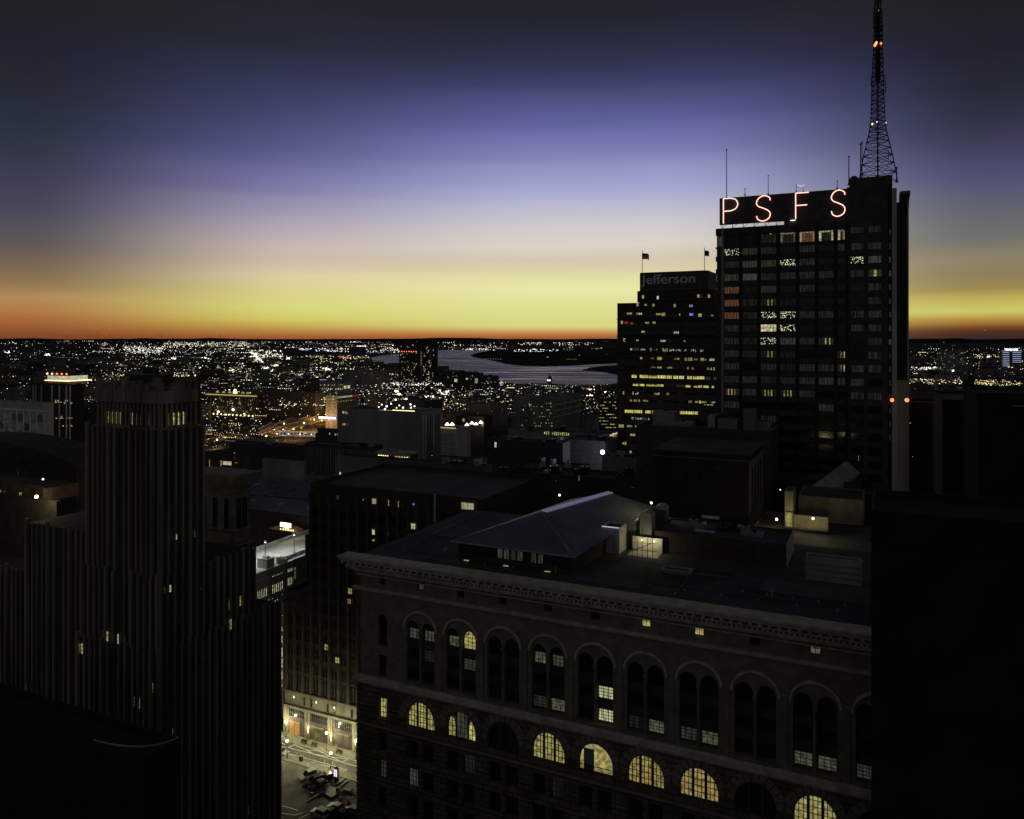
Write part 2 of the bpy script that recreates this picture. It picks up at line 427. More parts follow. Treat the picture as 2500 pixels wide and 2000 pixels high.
# rooftop bits, each a part of its building's roof
def roof_units(B, n, seed, y0=2, y1=None, size=3):
    r = random.Random(seed); y1 = y1 or B.t-2
    if B.w < 8 or y1 < y0+2: return
    zr = B.h-.79
    for i in range(n):
        b = MB(); x = r.uniform(2, B.w-4); y = r.uniform(y0, max(y0+.5, y1-2)); a, c, h = r.uniform(.8, size), r.uniform(.8, size), r.uniform(.8, size*.7)
        x1, y2 = min(x+a, B.w-.6), min(y+c, B.t-.6)
        m = r.choice([M['grey_metal'], M['concrete'], M['dark_metal']])
        b.box(x, x1, y, y2, zr, zr+h, m)
        b.bar(((x+x1)/2, (y+y2)/2, zr+h), ((x+x1)/2, (y+y2)/2, zr+h+.5), .3, M['dark_metal'], 8)
        b.build('roof_unit', B.root)

# ================================================================== SETTING: land, water
g = MB(); n = 64; RR = 32000
g.add([(0, 0, -.02)] + [(RR*math.cos(2*math.pi*k/n), RR*math.sin(2*math.pi*k/n), -.02) for k in range(n)], [(0, k+1, (k+1) % n+1) for k in range(n)], M['ground'])
g.build('ground', kind='structure')
# water: a wind-roughened river
wm = bpy.data.materials.new('river_water'); wm.use_nodes = True; wn = wm.node_tree.nodes; wl = wm.node_tree.links
wb = wn['Principled BSDF']; wb.inputs['Base Color'].default_value = (.45, .43, .60, 1); wb.inputs['Metallic'].default_value = .45; wb.inputs['Roughness'].default_value = .55
wb.inputs['Specular IOR Level'].default_value = .5
wt = wn.new('ShaderNodeTexCoord'); wmp = wn.new('ShaderNodeMapping'); wmp.inputs['Scale'].default_value = (.0012, .006, 1); wl.new(wt.outputs['Object'], wmp.inputs[0])
wz = wn.new('ShaderNodeTexNoise'); wz.inputs['Scale'].default_value = 1.6; wz.inputs['Detail'].default_value = 8; wz.inputs['Roughness'].default_value = .65; wl.new(wmp.outputs[0], wz.inputs['Vector'])
wr = wn.new('ShaderNodeMapRange'); wr.inputs[1].default_value = .35; wr.inputs[2].default_value = .65; wr.inputs[3].default_value = .22; wr.inputs[4].default_value = .75
wl.new(wz.outputs[0], wr.inputs[0]); wl.new(wr.outputs[0], wb.inputs['Roughness'])
wmp2 = wn.new('ShaderNodeMapping'); wmp2.inputs['Scale'].default_value = (.02, .06, 1); wl.new(wt.outputs['Object'], wmp2.inputs[0])
wz2 = wn.new('ShaderNodeTexNoise'); wz2.inputs['Scale'].default_value = 1; wz2.inputs['Detail'].default_value = 5; wl.new(wmp2.outputs[0], wz2.inputs['Vector'])
wbp = wn.new('ShaderNodeBump'); wbp.inputs['Strength'].default_value = 1; wbp.inputs['Distance'].default_value = 6; wl.new(wz2.outputs[0], wbp.inputs['Height']); wl.new(wbp.outputs[0], wb.inputs['Normal'])
def ground_poly(name, pts, m, z=0.0, **k):
    vs = [G(x, y, z) for x, y in pts]; tr = geometry.tessellate_polygon([[Vector((v.x, v.y, 0)) for v in vs]])
    fs = []
    for a, b, c in tr:
        A, B_, C = vs[a], vs[b], vs[c]
        fs.append((a, b, c) if (B_-A).cross(C-A).z > 0 else (a, c, b))
    b = MB(); b.add(vs, fs, m); return b.build(name, **k)
river = [(905,873),(935,868),(965,864.5),(1030,858),(1065,855.3),(1110,854.6),(1160,855),(1197,856.3),(1180,859.5),(1160,864),(1149,869),(1158,873.5),(1185,877),
         (1215,884),(1240,890),(1275,893.5),(1330,894.5),(1390,893.5),(1450,890),(1506,887),(1760,882),(2000,896),(2140,915),(2190,940),(2100,950),(1900,946),(1760,942),(1600,940),(1506,936),(1470,939),(1400,941),
         (1350,937),(1300,936),(1262,937),(1235,934),(1218,929),(1215,924),(1175,918),(1168,908),(1120,907),(1075,905),(1000,906),(950,900),(925,893),(912,884)]
ground_poly('river', river, wm, .0, kind='structure')
ground_poly('river_basin', [(2195,944),(2248,942),(2250,950),(2238,958),(2195,960)], wm, 0, kind='structure')
ground_poly('river_reach', [(2318,946),(2365,944),(2412,947),(2398,962),(2370,975),(2335,966),(2328,955)], wm, 0, kind='structure')
# wooded bank of the far peninsula, a little higher than the water
def land(name, pts, z, m, **k):
    vs = [G(x, y, 0) for x, y in pts]; n = len(vs)
    area = sum(vs[i].x*vs[(i+1) % n].y - vs[(i+1) % n].x*vs[i].y for i in range(n))
    if area < 0: vs.reverse()
    b = MB(); b.prism([(v.x, v.y) for v in vs], 0, z, m); return b.build(name, **k)
land('peninsula', [(1151,868.6),(1163,864.5),(1198,857),(1300,853),(1500,850),(1760,850),(2100,870),(2140,905),(2000,893),(1760,880),(1506,885.8),(1450,888.6),(1390,892),(1330,893),(1275,892),(1241,888.6),(1216,882.6),(1186,875.6),(1159,872)], 7, M['far'], kind='structure')
land('river_island', [(1422,904.5),(1440,899),(1470,895),(1510,892.5),(1680,890),(1730,900),(1690,911),(1560,915),(1500,914),(1470,908)], 2, M['far'], kind='structure')
# low ridge on the horizon
def ridge(name, x0, x1, prof, d, m=M['far']):
    b = MB(); n = 90; vs = []
    for k in range(n+1):
        x = x0 + (x1-x0)*k/n; y = prof(x); p = P(x, y, d)
        q = Vector((p.x, p.y, 0)); dr = q.normalized()*2500
        vs += [(q.x, q.y, -5), (p.x, p.y, p.z), (p.x+dr.x, p.y+dr.y, p.z*.9), (q.x+dr.x, q.y+dr.y, -5)]
    fs = []
    for k in range(n):
        a = 4*k; fs += [(a, a+4, a+5, a+1), (a+1, a+5, a+6, a+2), (a+2, a+6, a+7, a+3)]
    fs += [(0, 1, 2, 3), (4*n, 4*n+3, 4*n+2, 4*n+1)]
    b.add(vs, fs, m); b.build(name, kind='structure')
def prof(x):
    y = 827.6 + .5*math.sin(x*.011) + .35*math.sin(x*.037+1) + .2*math.sin(x*.13)
    for c, w, hgt in ((360, 11, 2.2), (527, 26, 2.6), (720, 14, 1.2), (1110, 95, 2.3), (1190, 20, 1.2), (2345, 22, 2.2), (60, 60, 1.6)):
        y -= hgt*math.exp(-((x-c)/w)**4)
    return y
ridge('horizon_hills', -500, 3000, prof, 21000)

# ================================================================== BIG STONE BUILDING, foreground right of centre
A = Bld('stone_office_building', 'huge tan limestone block with deep cornice, tall paired arches and glowing half-round windows, in front', 873, 2300, 0, 88.4, t=37, wall='limestone', body=False, ztop=70.9)
def Afx(px): return A.front(px, 1600)[0]
Aw, Ah = A.w, A.h
bx = [Afx(px) for px in (1026, 1127, 1228, 1339, 1452, 1573, 1705, 1843, 1990)]
bx.append(bx[-1] + (bx[-1]-bx[0])/8)
pitch = (bx[-1]-bx[0])/9
bays = [bx[0] + pitch*k for k in range(10)]
corner_x = Afx(934)
zz = lambda px, py: A.front(px, py)[1]
z_att = zz(1026, 1431) - .8; z_str = zz(1450, 1530); z_belt = zz(1450, 1783)
z_arch_t = zz(1230, 1557); z_arch_b = zz(1230, 1715)
z_half_b = zz(1127, 1808)
# wall sheet with real openings
holes = []; ow = 2.3
def rect(x, z, w, h): return [(x-w/2, z), (x+w/2, z), (x+w/2, z+h), (x-w/2, z+h)]
def archp(x, z, w, h, st, n=10): return [(x-w/2, z), (x+w/2, z)] + [(x + w/2*math.cos(math.pi*k/n), z+st+(h-st)*math.sin(math.pi*k/n)) for k in range(n+1)]
half_w, half_h = 4.95, 4.1
arch_h = z_arch_t - z_arch_b
for k, x in enumerate(bays):
    holes.append(rect(x, z_att, 1.25, 1.5))
    for dx in (-1.36, 1.36): holes.append(archp(x+dx, z_arch_b, ow, arch_h, arch_h-ow*.62))
    holes.append(archp(x, z_half_b, half_w, half_h, 1.3, 14))
    for r in range(3):
        for dx in (-1.36, 1.36): holes.append(rect(x+dx, z_half_b-4.9-4.3*r, 1.9, 3.0))
holes += [rect(corner_x, z_att, 1.0, 1.4), archp(corner_x, z_arch_b+4.6, 1.6, 4.9, 4.0), rect(corner_x, z_arch_b-.3, 1.5, 3.4), rect(corner_x, z_half_b+.2, 1.55, 3.3)]
for r in range(3): holes.append(rect(corner_x, z_half_b-4.9-4.3*r, 1.5, 3.0))
TK = .75
wl_ = MB()
def wall_sheet(b, w, z0, z1, hs, m, y=0.0):
    """a wall with real openings, cut into upright strips at every corner of an opening"""
    hs = [h for h in hs if min(q[1] for q in h) > z0 and max(q[1] for q in h) < z1 and min(q[0] for q in h) > 0 and max(q[0] for q in h) < w]
    xs = sorted({0.0, w} | {round(q[0], 4) for h in hs for q in h})
    xs = [x for i, x in enumerate(xs) if i == 0 or x - xs[i-1] > 1e-3]
    def span(h, x):
        zs = []
        for (xa, za), (xb, zb) in zip(h, h[1:]+h[:1]):
            if abs(xb-xa) > 1e-4 and min(xa, xb)-1e-6 <= x <= max(xa, xb)+1e-6: zs.append(za+(zb-za)*(x-xa)/(xb-xa))
        return min(zs), max(zs)
    for xa, xb in zip(xs, xs[1:]):
        e = (xb-xa)*.001; cov = []
        for h in hs:
            hx = [q[0] for q in h]
            if min(hx) <= xa+e and max(hx) >= xb-e: cov.append((span(h, xa+e), span(h, xb-e)))
        cov.sort(); la, lb = z0, z0
        for (a0, a1), (b0, b1) in cov:
            b.add([(xa, y, la), (xb, y, lb), (xb, y, b0), (xa, y, a0)], [(0,1,2,3)], m); la, lb = a1, b1
        b.add([(xa, y, la), (xb, y, lb), (xb, y, z1), (xa, y, z1)], [(0,1,2,3)], m)
    for h in hs:
        n = len(h); vs = [(x, y, z) for x, z in h] + [(x, y+TK, z) for x, z in h]
        b.add(vs, [(k, n+k, n+(k+1) % n, (k+1) % n) for k in range(n)], m)
zlow = 30.0
wall_sheet(wl_, Aw, z_belt, Ah, holes, M['limestone_smooth'])
A.part('upper_wall', wl_)
wl_ = MB(); wall_sheet(wl_, Aw, zlow, z_belt, holes, M['limestone']); wl_.box(0, Aw, 0, TK, 0, zlow, M['limestone']); A.part('lower_wall', wl_)
b = MB(); b.box(0, Aw, TK, A.t, 0, Ah-1.2, M['limestone']); b.box(0, .6, 0, TK, z_belt, Ah-1.2, M['limestone_smooth']); b.box(Aw-.6, Aw, .01, TK, 1, Ah-1.2, M['limestone'])
b.add([(0,TK,Ah-.2),(Aw,TK,Ah-.2),(Aw,A.t,Ah-.2),(0,A.t,Ah-.2)], [(0,1,2,3)], M['roof']); b.box(0, Aw, TK, A.t, Ah-1.2, Ah-.21, M['limestone'])
A.part('rear_wall_and_roof', b)
# cornice: stepped mouldings with dentils and brackets
b = MB()
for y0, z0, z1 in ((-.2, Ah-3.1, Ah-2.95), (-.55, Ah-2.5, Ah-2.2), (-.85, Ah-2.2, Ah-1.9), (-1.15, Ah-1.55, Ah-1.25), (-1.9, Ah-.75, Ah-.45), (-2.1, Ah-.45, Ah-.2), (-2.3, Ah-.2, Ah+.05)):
    b.box(y0, Aw, y0, 0.6, z0, z1, M['lit_cornice_stone'])
A.part('cornice', b)
b = MB(); x = -1.6
while x < Aw-.3:
    b.box(x, x+.32, -1.1, -.2, Ah-1.88, Ah-1.57, M['lit_cornice_stone']); x += .62
x = -1.9
while x < Aw-.4:
    b.box(x, x+.4, -1.75, -.3, Ah-1.2, Ah-.77, M['lit_cornice_stone']); x += 1.15
A.part('dentil_course', b)
b = MB(); b.box(-.35, Aw, -.35, 0, z_str-.25, z_str+.05, M['lit_cornice_stone']); b.box(-.55, Aw, -.55, 0, z_str+.053, z_str+.3, M['lit_cornice_stone']); A.part('string_course', b)
b = MB(); b.box(-.3, Aw, -.3, 0, z_belt-.7, z_belt-.3, M['lit_cornice_stone']); b.box(-.65, Aw, -.65, 0, z_belt-.297, z_belt+.12, M['lit_cornice_stone']); b.box(-.4, Aw, -.4, 0, z_belt+.123, z_belt+.6, M['lit_cornice_stone']); A.part('belt_course', b)
b = MB(); zb2 = z_half_b-1.2; b.box(-.2, Aw, -.28, 0, zb2, zb2+.35, M['limestone_smooth']); A.part('sill_course', b)
# rusticated courses of the lower storeys as real ledges
b = MB(); z = zlow
rowz = []
while z < z_belt-1.0: rowz.append(z); z += .62
def blocked(z):
    out = []
    for h in holes:
        zs = [q[1] for q in h]; lo, hi = min(zs), max(zs)
        if lo-.06 < z+.45 and hi+.06 > z:
            xs = [q[0] for q in h]; xa, xb = min(xs), max(xs)
            if len(h) > 6:
                st = lo+1.3; zq = max(z, lo)
                if zq > st:
                    f = math.sqrt(max(0, 1-((zq-st)/(hi-st))**2)); c = (xa+xb)/2; hw = (xb-xa)/2*f; xa, xb = c-hw, c+hw
            out.append((xa-.12, xb+.12))
    return sorted(out)
for z in rowz:
    if z > zb2-.5 and z < zb2+.4: continue
    x = -.12
    for xa, xb in blocked(z)+[(Aw, Aw)]:
        if xa > x: b.box(x, xa, -.13, 0, z, z+.47, M['limestone'])
        x = max(x, xb)
A.part('rusticated_course', b)
# archivolts: fans of voussoirs over the half-round windows, hood over each arch pair, slim columns
for k, x in enumerate(bays):
    b = MB()
    for j in range(11):
        t0 = math.pi*(j+.08)/11; t1 = math.pi*(j+.92)/11; r0, r1 = half_w/2+.12, half_w/2+1.25
        q = [(x+r0*math.cos(t0), z_half_b+1.3+ (half_h-1.3)/(half_w/2)*r0*math.sin(t0)), (x+r1*math.cos(t0), z_half_b+1.3+(half_h-1.3)/(half_w/2)*r1*math.sin(t0)),
             (x+r1*math.cos(t1), z_half_b+1.3+(half_h-1.3)/(half_w/2)*r1*math.sin(t1)), (x+r0*math.cos(t1), z_half_b+1.3+(half_h-1.3)/(half_w/2)*r0*math.sin(t1))]
        q = [(a_, min(c_2, z_belt-.72)) for a_, c_2 in q]
        b.xz(q, -.24, 0, M['limestone_smooth'])
    b.build('voussoir_arch', A.root)
    b = MB(); zc = z_arch_b+arch_h-1.2; n = 14; r0, r1 = 2.72, 3.05
    for j in range(n):
        t0, t1 = math.pi*j/n, math.pi*(j+1)/n
        b.xz([(x+r0*math.cos(t0), zc+r0*.95*math.sin(t0)), (x+r1*math.cos(t0), zc+r1*.95*math.sin(t0)), (x+r1*math.cos(t1), zc+r1*.95*math.sin(t1)), (x+r0*math.cos(t1), zc+r0*.95*math.sin(t1))], -.28, 0, M['lit_cornice_stone'])
    b.build('hood_mould', A.root)
    b = MB(); b.bar((x, -.05, z_arch_b-.2), (x, -.05, zc-.6), .17, M['limestone_smooth'], 8); b.box(x-.28, x+.28, -.32, .2, zc-.6, zc-.25, M['limestone_smooth']); b.box(x-.28, x+.28, -.3, .2, z_arch_b-.5, z_arch_b-.2, M['limestone_smooth'])
    b.build('colonnette', A.root)
    b = MB(); b.box(x-2.75, x+2.75, -.3, 0, z_arch_b-.34, z_arch_b-.02, M['limestone_smooth']); b.build('sill', A.root)
for k in range(9):
    x = (bays[k]+bays[k+1])/2; b = MB(); b.box(x-.35, x+.35, -.18, 0, z_belt+.62, z_arch_t-.4, M['limestone_smooth']); b.box(x-.5, x+.5, -.26, 0, z_arch_t-.8, z_arch_t-.38, M['limestone_smooth']); b.build('pilaster', A.root)
# panes behind the openings
yp = TK-.12
attk = {0: 'dim', 5: 'warm', 6: 'warm', 8: 'green'}
halfk = {0: 'warm', 1: 'warm', 3: 'warm', 4: 'white', 5: 'amber', 6: 'amber', 8: 'warm'}
for k, x in enumerate(bays):
    A.win(x, z_att, 1.25, 1.5, attk.get(k, 'dark'), off=yp, cols=2, rows=2)
    if k == 1:                                # left and right lights lit, the middle dim
        A.win(x-1.72, z_half_b, 1.35, half_h-1.0, 'warm', off=yp, cols=2, rows=4, arch=1.6); A.win(x+1.72, z_half_b, 1.35, half_h-1.0, 'warm', off=yp, cols=2, rows=4, arch=1.6); A.win(x, z_half_b, 1.95, half_h-.15, 'dim', off=yp, cols=3, rows=5)
    elif k == 4:
        A.win(x, z_half_b, half_w, half_h, 'warm', off=yp, arch=1.3)
        b = MB(); b.box(x-half_w/2, x+half_w/2, .05, .12, z_half_b+.95, z_half_b+1.03, M['dark_metal'])
        for j in range(26): xx = x-half_w/2+.1+j*(half_w-.2)/25; b.box(xx-.03, xx+.03, .06, .11, z_half_b, z_half_b+.95, M['dark_metal'])
        b.build('balcony_rail', A.root)
        b = MB(); b.box(x-1.75, x-.3, .25, .45, z_half_b+.2, z_half_b+3.1, M['grey_wall']); b.build('curtain', A.root)
    else:
        A.win(x, z_half_b, half_w, half_h, halfk.get(k, 'dark'), off=yp, cols=9, rows=5, arch=1.3, mull=True)
# spandrels between the floors inside the tall arches
fl = arch_h/3
for k, x in enumerate(bays):
    for sd, dx in ((0, -1.36), (1, 1.36)):
        for r in (1, 2):
            b = MB(); b.box(x+dx-ow/2+.004, x+dx+ow/2-.004, TK-.3, TK-.005, z_arch_b+fl*r-1.15, z_arch_b+fl*r+.15, M['deco_dark']); b.build('spandrel', A.root)
archk = {(0,0,2): 'dim', (0,1,2): 'green', (0,1,1): 'faint', (1,0,2): 'green', (1,1,2): 'warm', (1,1,1): 'dim', (3,0,2): 'green', (3,1,2): 'dim', (3,0,0): 'dim', (3,1,0): 'green',
         (4,1,1): 'curtain', (4,1,0): 'curtain', (5,0,0): 'faint', (5,1,0): 'green', (6,0,0): 'dim', (6,1,0): 'green', (8,0,0): 'green', (8,1,0): 'green', (9,0,0): 'dim', (9,1,0): 'green'}
for k, x in enumerate(bays):
    for sd, dx in ((0, -1.36), (1, 1.36)):
        for r in range(3):
            kd = archk.get((k, sd, r), 'dark'); z = z_arch_b+fl*r+.2
            if r == 2:
                if kd in ('green', 'dim') and not (k == 1 and sd == 1): A.win(x+dx, z, ow-.5, 1.7, kd, off=yp, cols=3, rows=3); A.win(x+dx, z+1.75, ow-.3, fl-2.1, 'dark', off=yp, cols=3, rows=2, arch=.6)
                else: A.win(x+dx, z, ow-.1, fl-.3, kd, off=yp, cols=3, rows=5, arch=fl-1.6)
            else: A.win(x+dx, z, ow-.1, fl-1.35, kd, off=yp, cols=3, rows=4)
        for r in range(3):
            kd = {(0,0,1): 'dim', (4,1,1): 'curtain', (3,1,0): 'faint', (1,1,0): 'faint'}.get((k, sd, r), 'dark')
            A.win(x+dx, z_half_b-4.9-4.3*r, 1.9, 3.0, kd, off=yp, cols=3, rows=4)
A.win(corner_x, z_att, 1.0, 1.4, 'dark', off=yp, cols=2, rows=2); A.win(corner_x, z_arch_b+4.6, 1.6, 4.9, 'dark', off=yp, cols=2, rows=5, arch=4.0)
A.win(corner_x, z_arch_b-.3, 1.5, 3.4, 'dark', off=yp, cols=3, rows=4); A.win(corner_x, z_half_b+.2, 1.55, 3.3, 'warm', off=yp, cols=3, rows=4)
for r in range(3): A.win(corner_x, z_half_b-4.9-4.3*r, 1.5, 3.0, 'dim' if r == 1 else 'dark', off=yp, cols=3, rows=4)
A.finish(100)

# ------------------------------------------------------------------ things on its roof
ZR = 70.7
# slate hipped roof pavilion
def poly_obj(name, pts, faces, mats, parent=None, **k):
    b = MB()
    for f, m in zip(faces, mats):
        q = [pts[i] for i in f]; nrm = (q[1]-q[0]).cross(q[2]-q[0])
        b.add(pts, [f], m)
    return b.build(name, parent, **k)
pav = thing('roof_pavilion', 'wide slate-blue hipped roof pavilion with a glowing skylight strip, on top of the stone block', 'pavilion')
ze = 73.6
E0, E1, E2 = G(1098, 1322, ze), G(1405, 1362, ze), G(1600, 1238, 73.8)
R0, R1 = G(1322, 1250, 76.6), G(1486, 1203, 76.8)
E3 = E2 + (E0-E1)*.8
RR0 = R0 + Vector((0,0,0))
pts = [E0, E1, E2, E3, R0, R1]
poly_obj('roof', pts, [(0,1,4), (1,2,5,4), (2,3,5), (3,0,4,5)], [M['slate_roof']]*4, pav)
for nm, p, q in (('front_wall', E0, E1), ('side_wall', E1, E2)):
    b = MB(); inn = (V if nm == 'front_wall' else -U)*1.0; p2, q2 = p+inn+(q-p).normalized()*1.0, q+inn-(q-p).normalized()*1.0
    th = inn*.3; zt = ze-.05
    vs = [Vector((w_.x, w_.y, z)) for z in (ZR, zt) for w_ in (p2, q2, q2+th, p2+th)]
    b.add(vs, [(0,1,5,4),(1,2,6,5),(2,3,7,6),(3,0,4,7),(4,5,6,7)], M['dark_brick']); b.build(nm, pav)
d_ = (E1-E0); L_ = d_.length; d_ = d_/L_; rzp = math.atan2(d_.y, d_.x)
for i in range(16):
    p = E0 + d_*(1.6+i*(L_-3)/16) + V*.95; kd = 'dim' if i in (6, 7, 8, 9, 11, 12) else 'dark'
    link('window', win_mesh(1.0, 1.6, kd, 2, 1), pav, (p.x, p.y, 71.7), rzp)
for i in range(3):
    p = E0 + d_*(3+i*(L_-6)/2.2) - V*.1
    b = MB(); b.box(-.4, .4, -.1, .1, 0, .1, E['dimy']); b.build('eave_light', pav, (p.x, p.y, 71.0+.02*i), rz=rzp)
b = MB()
def up_tri(p, q, r_, x):                   # height of the plane p q r_ over x
    n_ = (q-p).cross(r_-p); return p.z - (n_.x*(x.x-p.x)+n_.y*(x.y-p.y))/n_.z
for i in range(1, 34):
    s0 = E0+(E1-E0)*(i/34); hit = None
    for P_, Q_ in ((E0, R0), (R0, E1)):
        e_ = Q_-P_; den = V.x*e_.y-V.y*e_.x
        if abs(den) < 1e-6: continue
        w0 = P_-s0; t_ = (w0.x*e_.y-w0.y*e_.x)/den; u_ = (w0.x*V.y-w0.y*V.x)/den
        if t_ > .1 and 0 <= u_ <= 1: hit = t_
    if hit:
        e2 = s0+V*hit; e2.z = up_tri(E0, E1, R0, e2); b.bar(s0+Vector((0,0,.05)), e2+Vector((0,0,.05)), .035, M['slate_roof'], 4)
for i in range(1, 44):
    t_ = i/44; p = E1+(E2-E1)*t_; q = R0+(R1-R0)*t_; b.bar(p+Vector((0,0,.06)), q+Vector((0,0,.06)), .035, M['slate_roof'], 4)
b.bar(R0+Vector((0,0,.05)), R1+Vector((0,0,.05)), .12, M['grey_metal'], 6); b.bar(E0, E1, .12, M['grey_metal'], 6); b.bar(E1, R0, .09, M['grey_metal'], 6)
b.build('standing_seams', pav)
b = MB()
for i in range(24):
    x = 2+i*3.1; b.box(x, x+.06, 1.2, A.t-1, Ah-.2, Ah-.17, M['felt'])
A.part('roof_seams', b)
for i, (x0_, y0_, x1_, y1_) in enumerate(((6, 4.5, 30, 4.5), (30, 4.5, 30, 9), (46, 5, 70, 5.4), (50, 3, 50, 12), (5, 10, 5, 33), (58, 8, 74, 8))):
    b = MB(); b.bar((x0_, y0_, Ah+.15), (x1_, y1_, Ah+.15), .08, M['asphalt'], 6)
    for k in range(6): t_ = k/5; b.box(x0_+(x1_-x0_)*t_-.12, x0_+(x1_-x0_)*t_+.12, y0_+(y1_-y0_)*t_-.12, y0_+(y1_-y0_)*t_+.12, Ah-.2, Ah+.07, M['concrete'])
    A.part('roof_pipe', b)
for (x0_, x1_, y0_, y1_) in ((3, 11, 16, 24), (12, 17, 2.5, 6), (33, 45, 3, 6.5), (60, 72, 9.5, 15)):
    b = MB(); b.box(x0_, x1_, y0_, y1_, Ah-.2, Ah-.14, M['felt']); A.part('roof_patch', b)
# skylight strip of louvres along the ridge
sk = MB(); dr = (R1-R0); n = 22
for i in range(n):
    a_ = R0+dr*(i/n)+Vector((0,0,.12)); c2 = R0+dr*((i+.42)/n)+Vector((0,0,.12)); wv = Vector((.95,-.25,-.12))*1.1
    sk.add([a_, c2, c2+wv, a_+wv, a_+Vector((0,0,.25)), c2+Vector((0,0,.25)), c2+wv+Vector((0,0,.25)), a_+wv+Vector((0,0,.25))], [(4,5,6,7),(0,1,5,4),(1,2,6,5),(2,3,7,6),(3,0,4,7)], E['skylight'])
sk.build('skylight', pav)
b = MB(); q0, q1 = G(1438,1223,75.9)+Vector((0,0,.3)), G(1482,1207,76.2)+Vector((0,0,.3)); b.bar(q0, q1, .05, E['softy']); b.build('ridge_light', pav)
b = MB(); q = [G(1368,1322,75.0), G(1405,1358,73.3), G(1392,1360,73.3)]; b.add([v+Vector((0,0,.25)) for v in q]+q, [(0,2,1),(0,1,4,3),(1,2,5,4),(2,0,3,5)], M['grey_metal']); b.build('hip_flashing', pav)

def roofbox(name, label, xl, xr, yt, d, xs=None, t=None, zb=ZR, wall='grey_wall', cat='rooftop structure', **k):
    return Bld(name, label, xl, xr, yt, d, xs=xs, t=t, zb=zb, wall=wall, cat=cat, par=.25, **k)
C1 = roofbox('plant_room', 'pale boxy rooftop plant room with a lit strip along its top edge', 1467, 1512, 1290, 124, xs=1530, wall='pale_panel')
b = MB(); b.box(.2, C1.w*.98, -.12, 0, C1.h-.02, C1.h+.12, E['softb']); C1.part('light_strip', b)
b = MB(); b.box(C1.w*.72, C1.w*.76, -.06, 0, 0, C1.h-.3, M['grey_metal']); C1.part('corner_trim', b)
# lit machine yard
my = Bld('machine_yard', 'open steel frame yard glowing yellow between the plant room and the long parapet', 1528, 1603, 1345, 121, t=5, zb=ZR, body=False, cat='rooftop structure')
b = MB(); b.box(0, my.w, 3.4, 3.6, 0, 2.4, M['pale_panel']); b.build('back_wall', my.root)
b = MB(); b.box(0, my.w, .1, 3.4, .02, .1, M['concrete']); b.build('deck', my.root)
for i in range(6):
    b = MB(); x = my.w*(i+.2)/6; b.bar((x, .2, 0), (x, .2, 4.6 if i % 2 else 3.2), .05, M['dark_metal']); b.build('post', my.root)
b = MB(); b.bar((0, .2, 1.1), (my.w, .2, 1.2), .04, M['dark_metal']); b.bar((0, .2, 2.2), (my.w, .2, 2.4), .04, M['dark_metal']); b.bar((0, 3.2, 0), (my.w*.8, .3, 2.3), .06, M['grey_metal']); b.build('rail', my.root)
for i in range(2):
    b = MB(); b.ball((my.w*(.4+.4*i), 2.2, 2.2), .1, L_ROOF); b.build('lamp', my.root)
for i, (xa, xb, ya, yb, dd) in enumerate(((1562,1590,1262,1290,126), (1532,1552,1278,1292,128), (1596,1625,1246,1266,130))):
    q = roofbox('ventilation_unit', ['curved top ventilation unit beside the pale plant room', 'small silver ventilation box behind the plant room', 'black cowled ventilation unit against the dark tower'][i], xa, xb, ya, dd, t=2.5, wall='grey_wall' if i < 2 else 'black_brick', zb=ZR)
    b = MB(); n = 10; pr = [(q.w/2*(1-math.cos(math.pi*j/n)), q.h+.35*q.w*math.sin(math.pi*j/n)) for j in range(n+1)]; b.xz(pr[::-1], 0, 2.4, M['grey_metal']); q.part('cowl', b)
PO = roofbox('long_parapet_block', 'long low rooftop block with a pale right end, beneath the dark square tower', 1598, 1920, 1330, 117, xs=1937, wall='dark_brick')
roof_units(PO, 7, 3)
b = MB(); b.box(PO.w, PO.w+.12, 0, PO.t, .2, PO.h, M['pale_panel']); PO.part('pale_end_panel', b)
b = MB(); x, z = PO.front(1690, 1262); b.box(x, x+3.2, 1.4, 1.8, PO.h+.2, PO.h+.5, M['pale_panel']); PO.part('duct', b)
for i, (xa, xb, ya, dd, lb) in enumerate(((1614,1686,1397,112.5,'low pale rooftop duct box nearest the cornice'), (1690,1785,1408,111,'long dark rooftop duct beside a pale one'), (1967,2104,1372,108,'dimly lit louvred rooftop box near the right edge'))):
    q = roofbox('duct_box', lb, xa, xb, ya, dd, t=2, wall='concrete' if i != 1 else 'brick')
    b = MB()
    for j in range(3): b.box(0, q.w, -.12, 0, q.h*(.2+.25*j), q.h*(.26+.25*j), M['grey_metal'])
    q.part('louvre', b)
for i in range(10):
    x = rnd.uniform(8, Aw-8); y = rnd.uniform(3.5, 30)
    if 4 < x < 44 and y > 8: continue
    p = A.O + U*x + V*y; b = MB(); rr = rnd.uniform(.2, .4)
    b.bar((0,0,0), (0,0,.9), rr*.6, M['grey_metal'], 10); b.ball((0,0,1.0), rr, M['grey_metal'], 10, 6, .6)
    b.build('roof_vent', None, (p.x, p.y, ZR), label=f'small round metal roof vent standing on the flat black roof, {["near the cornice","by the hipped roof","beside the plant room","by the long parapet","near the right edge","among the ducts","behind the cornice lip","near the roof corner","beside the machine yard","by the duct boxes"][i]}', cat='roof vent', group='vents on the stone block roof')

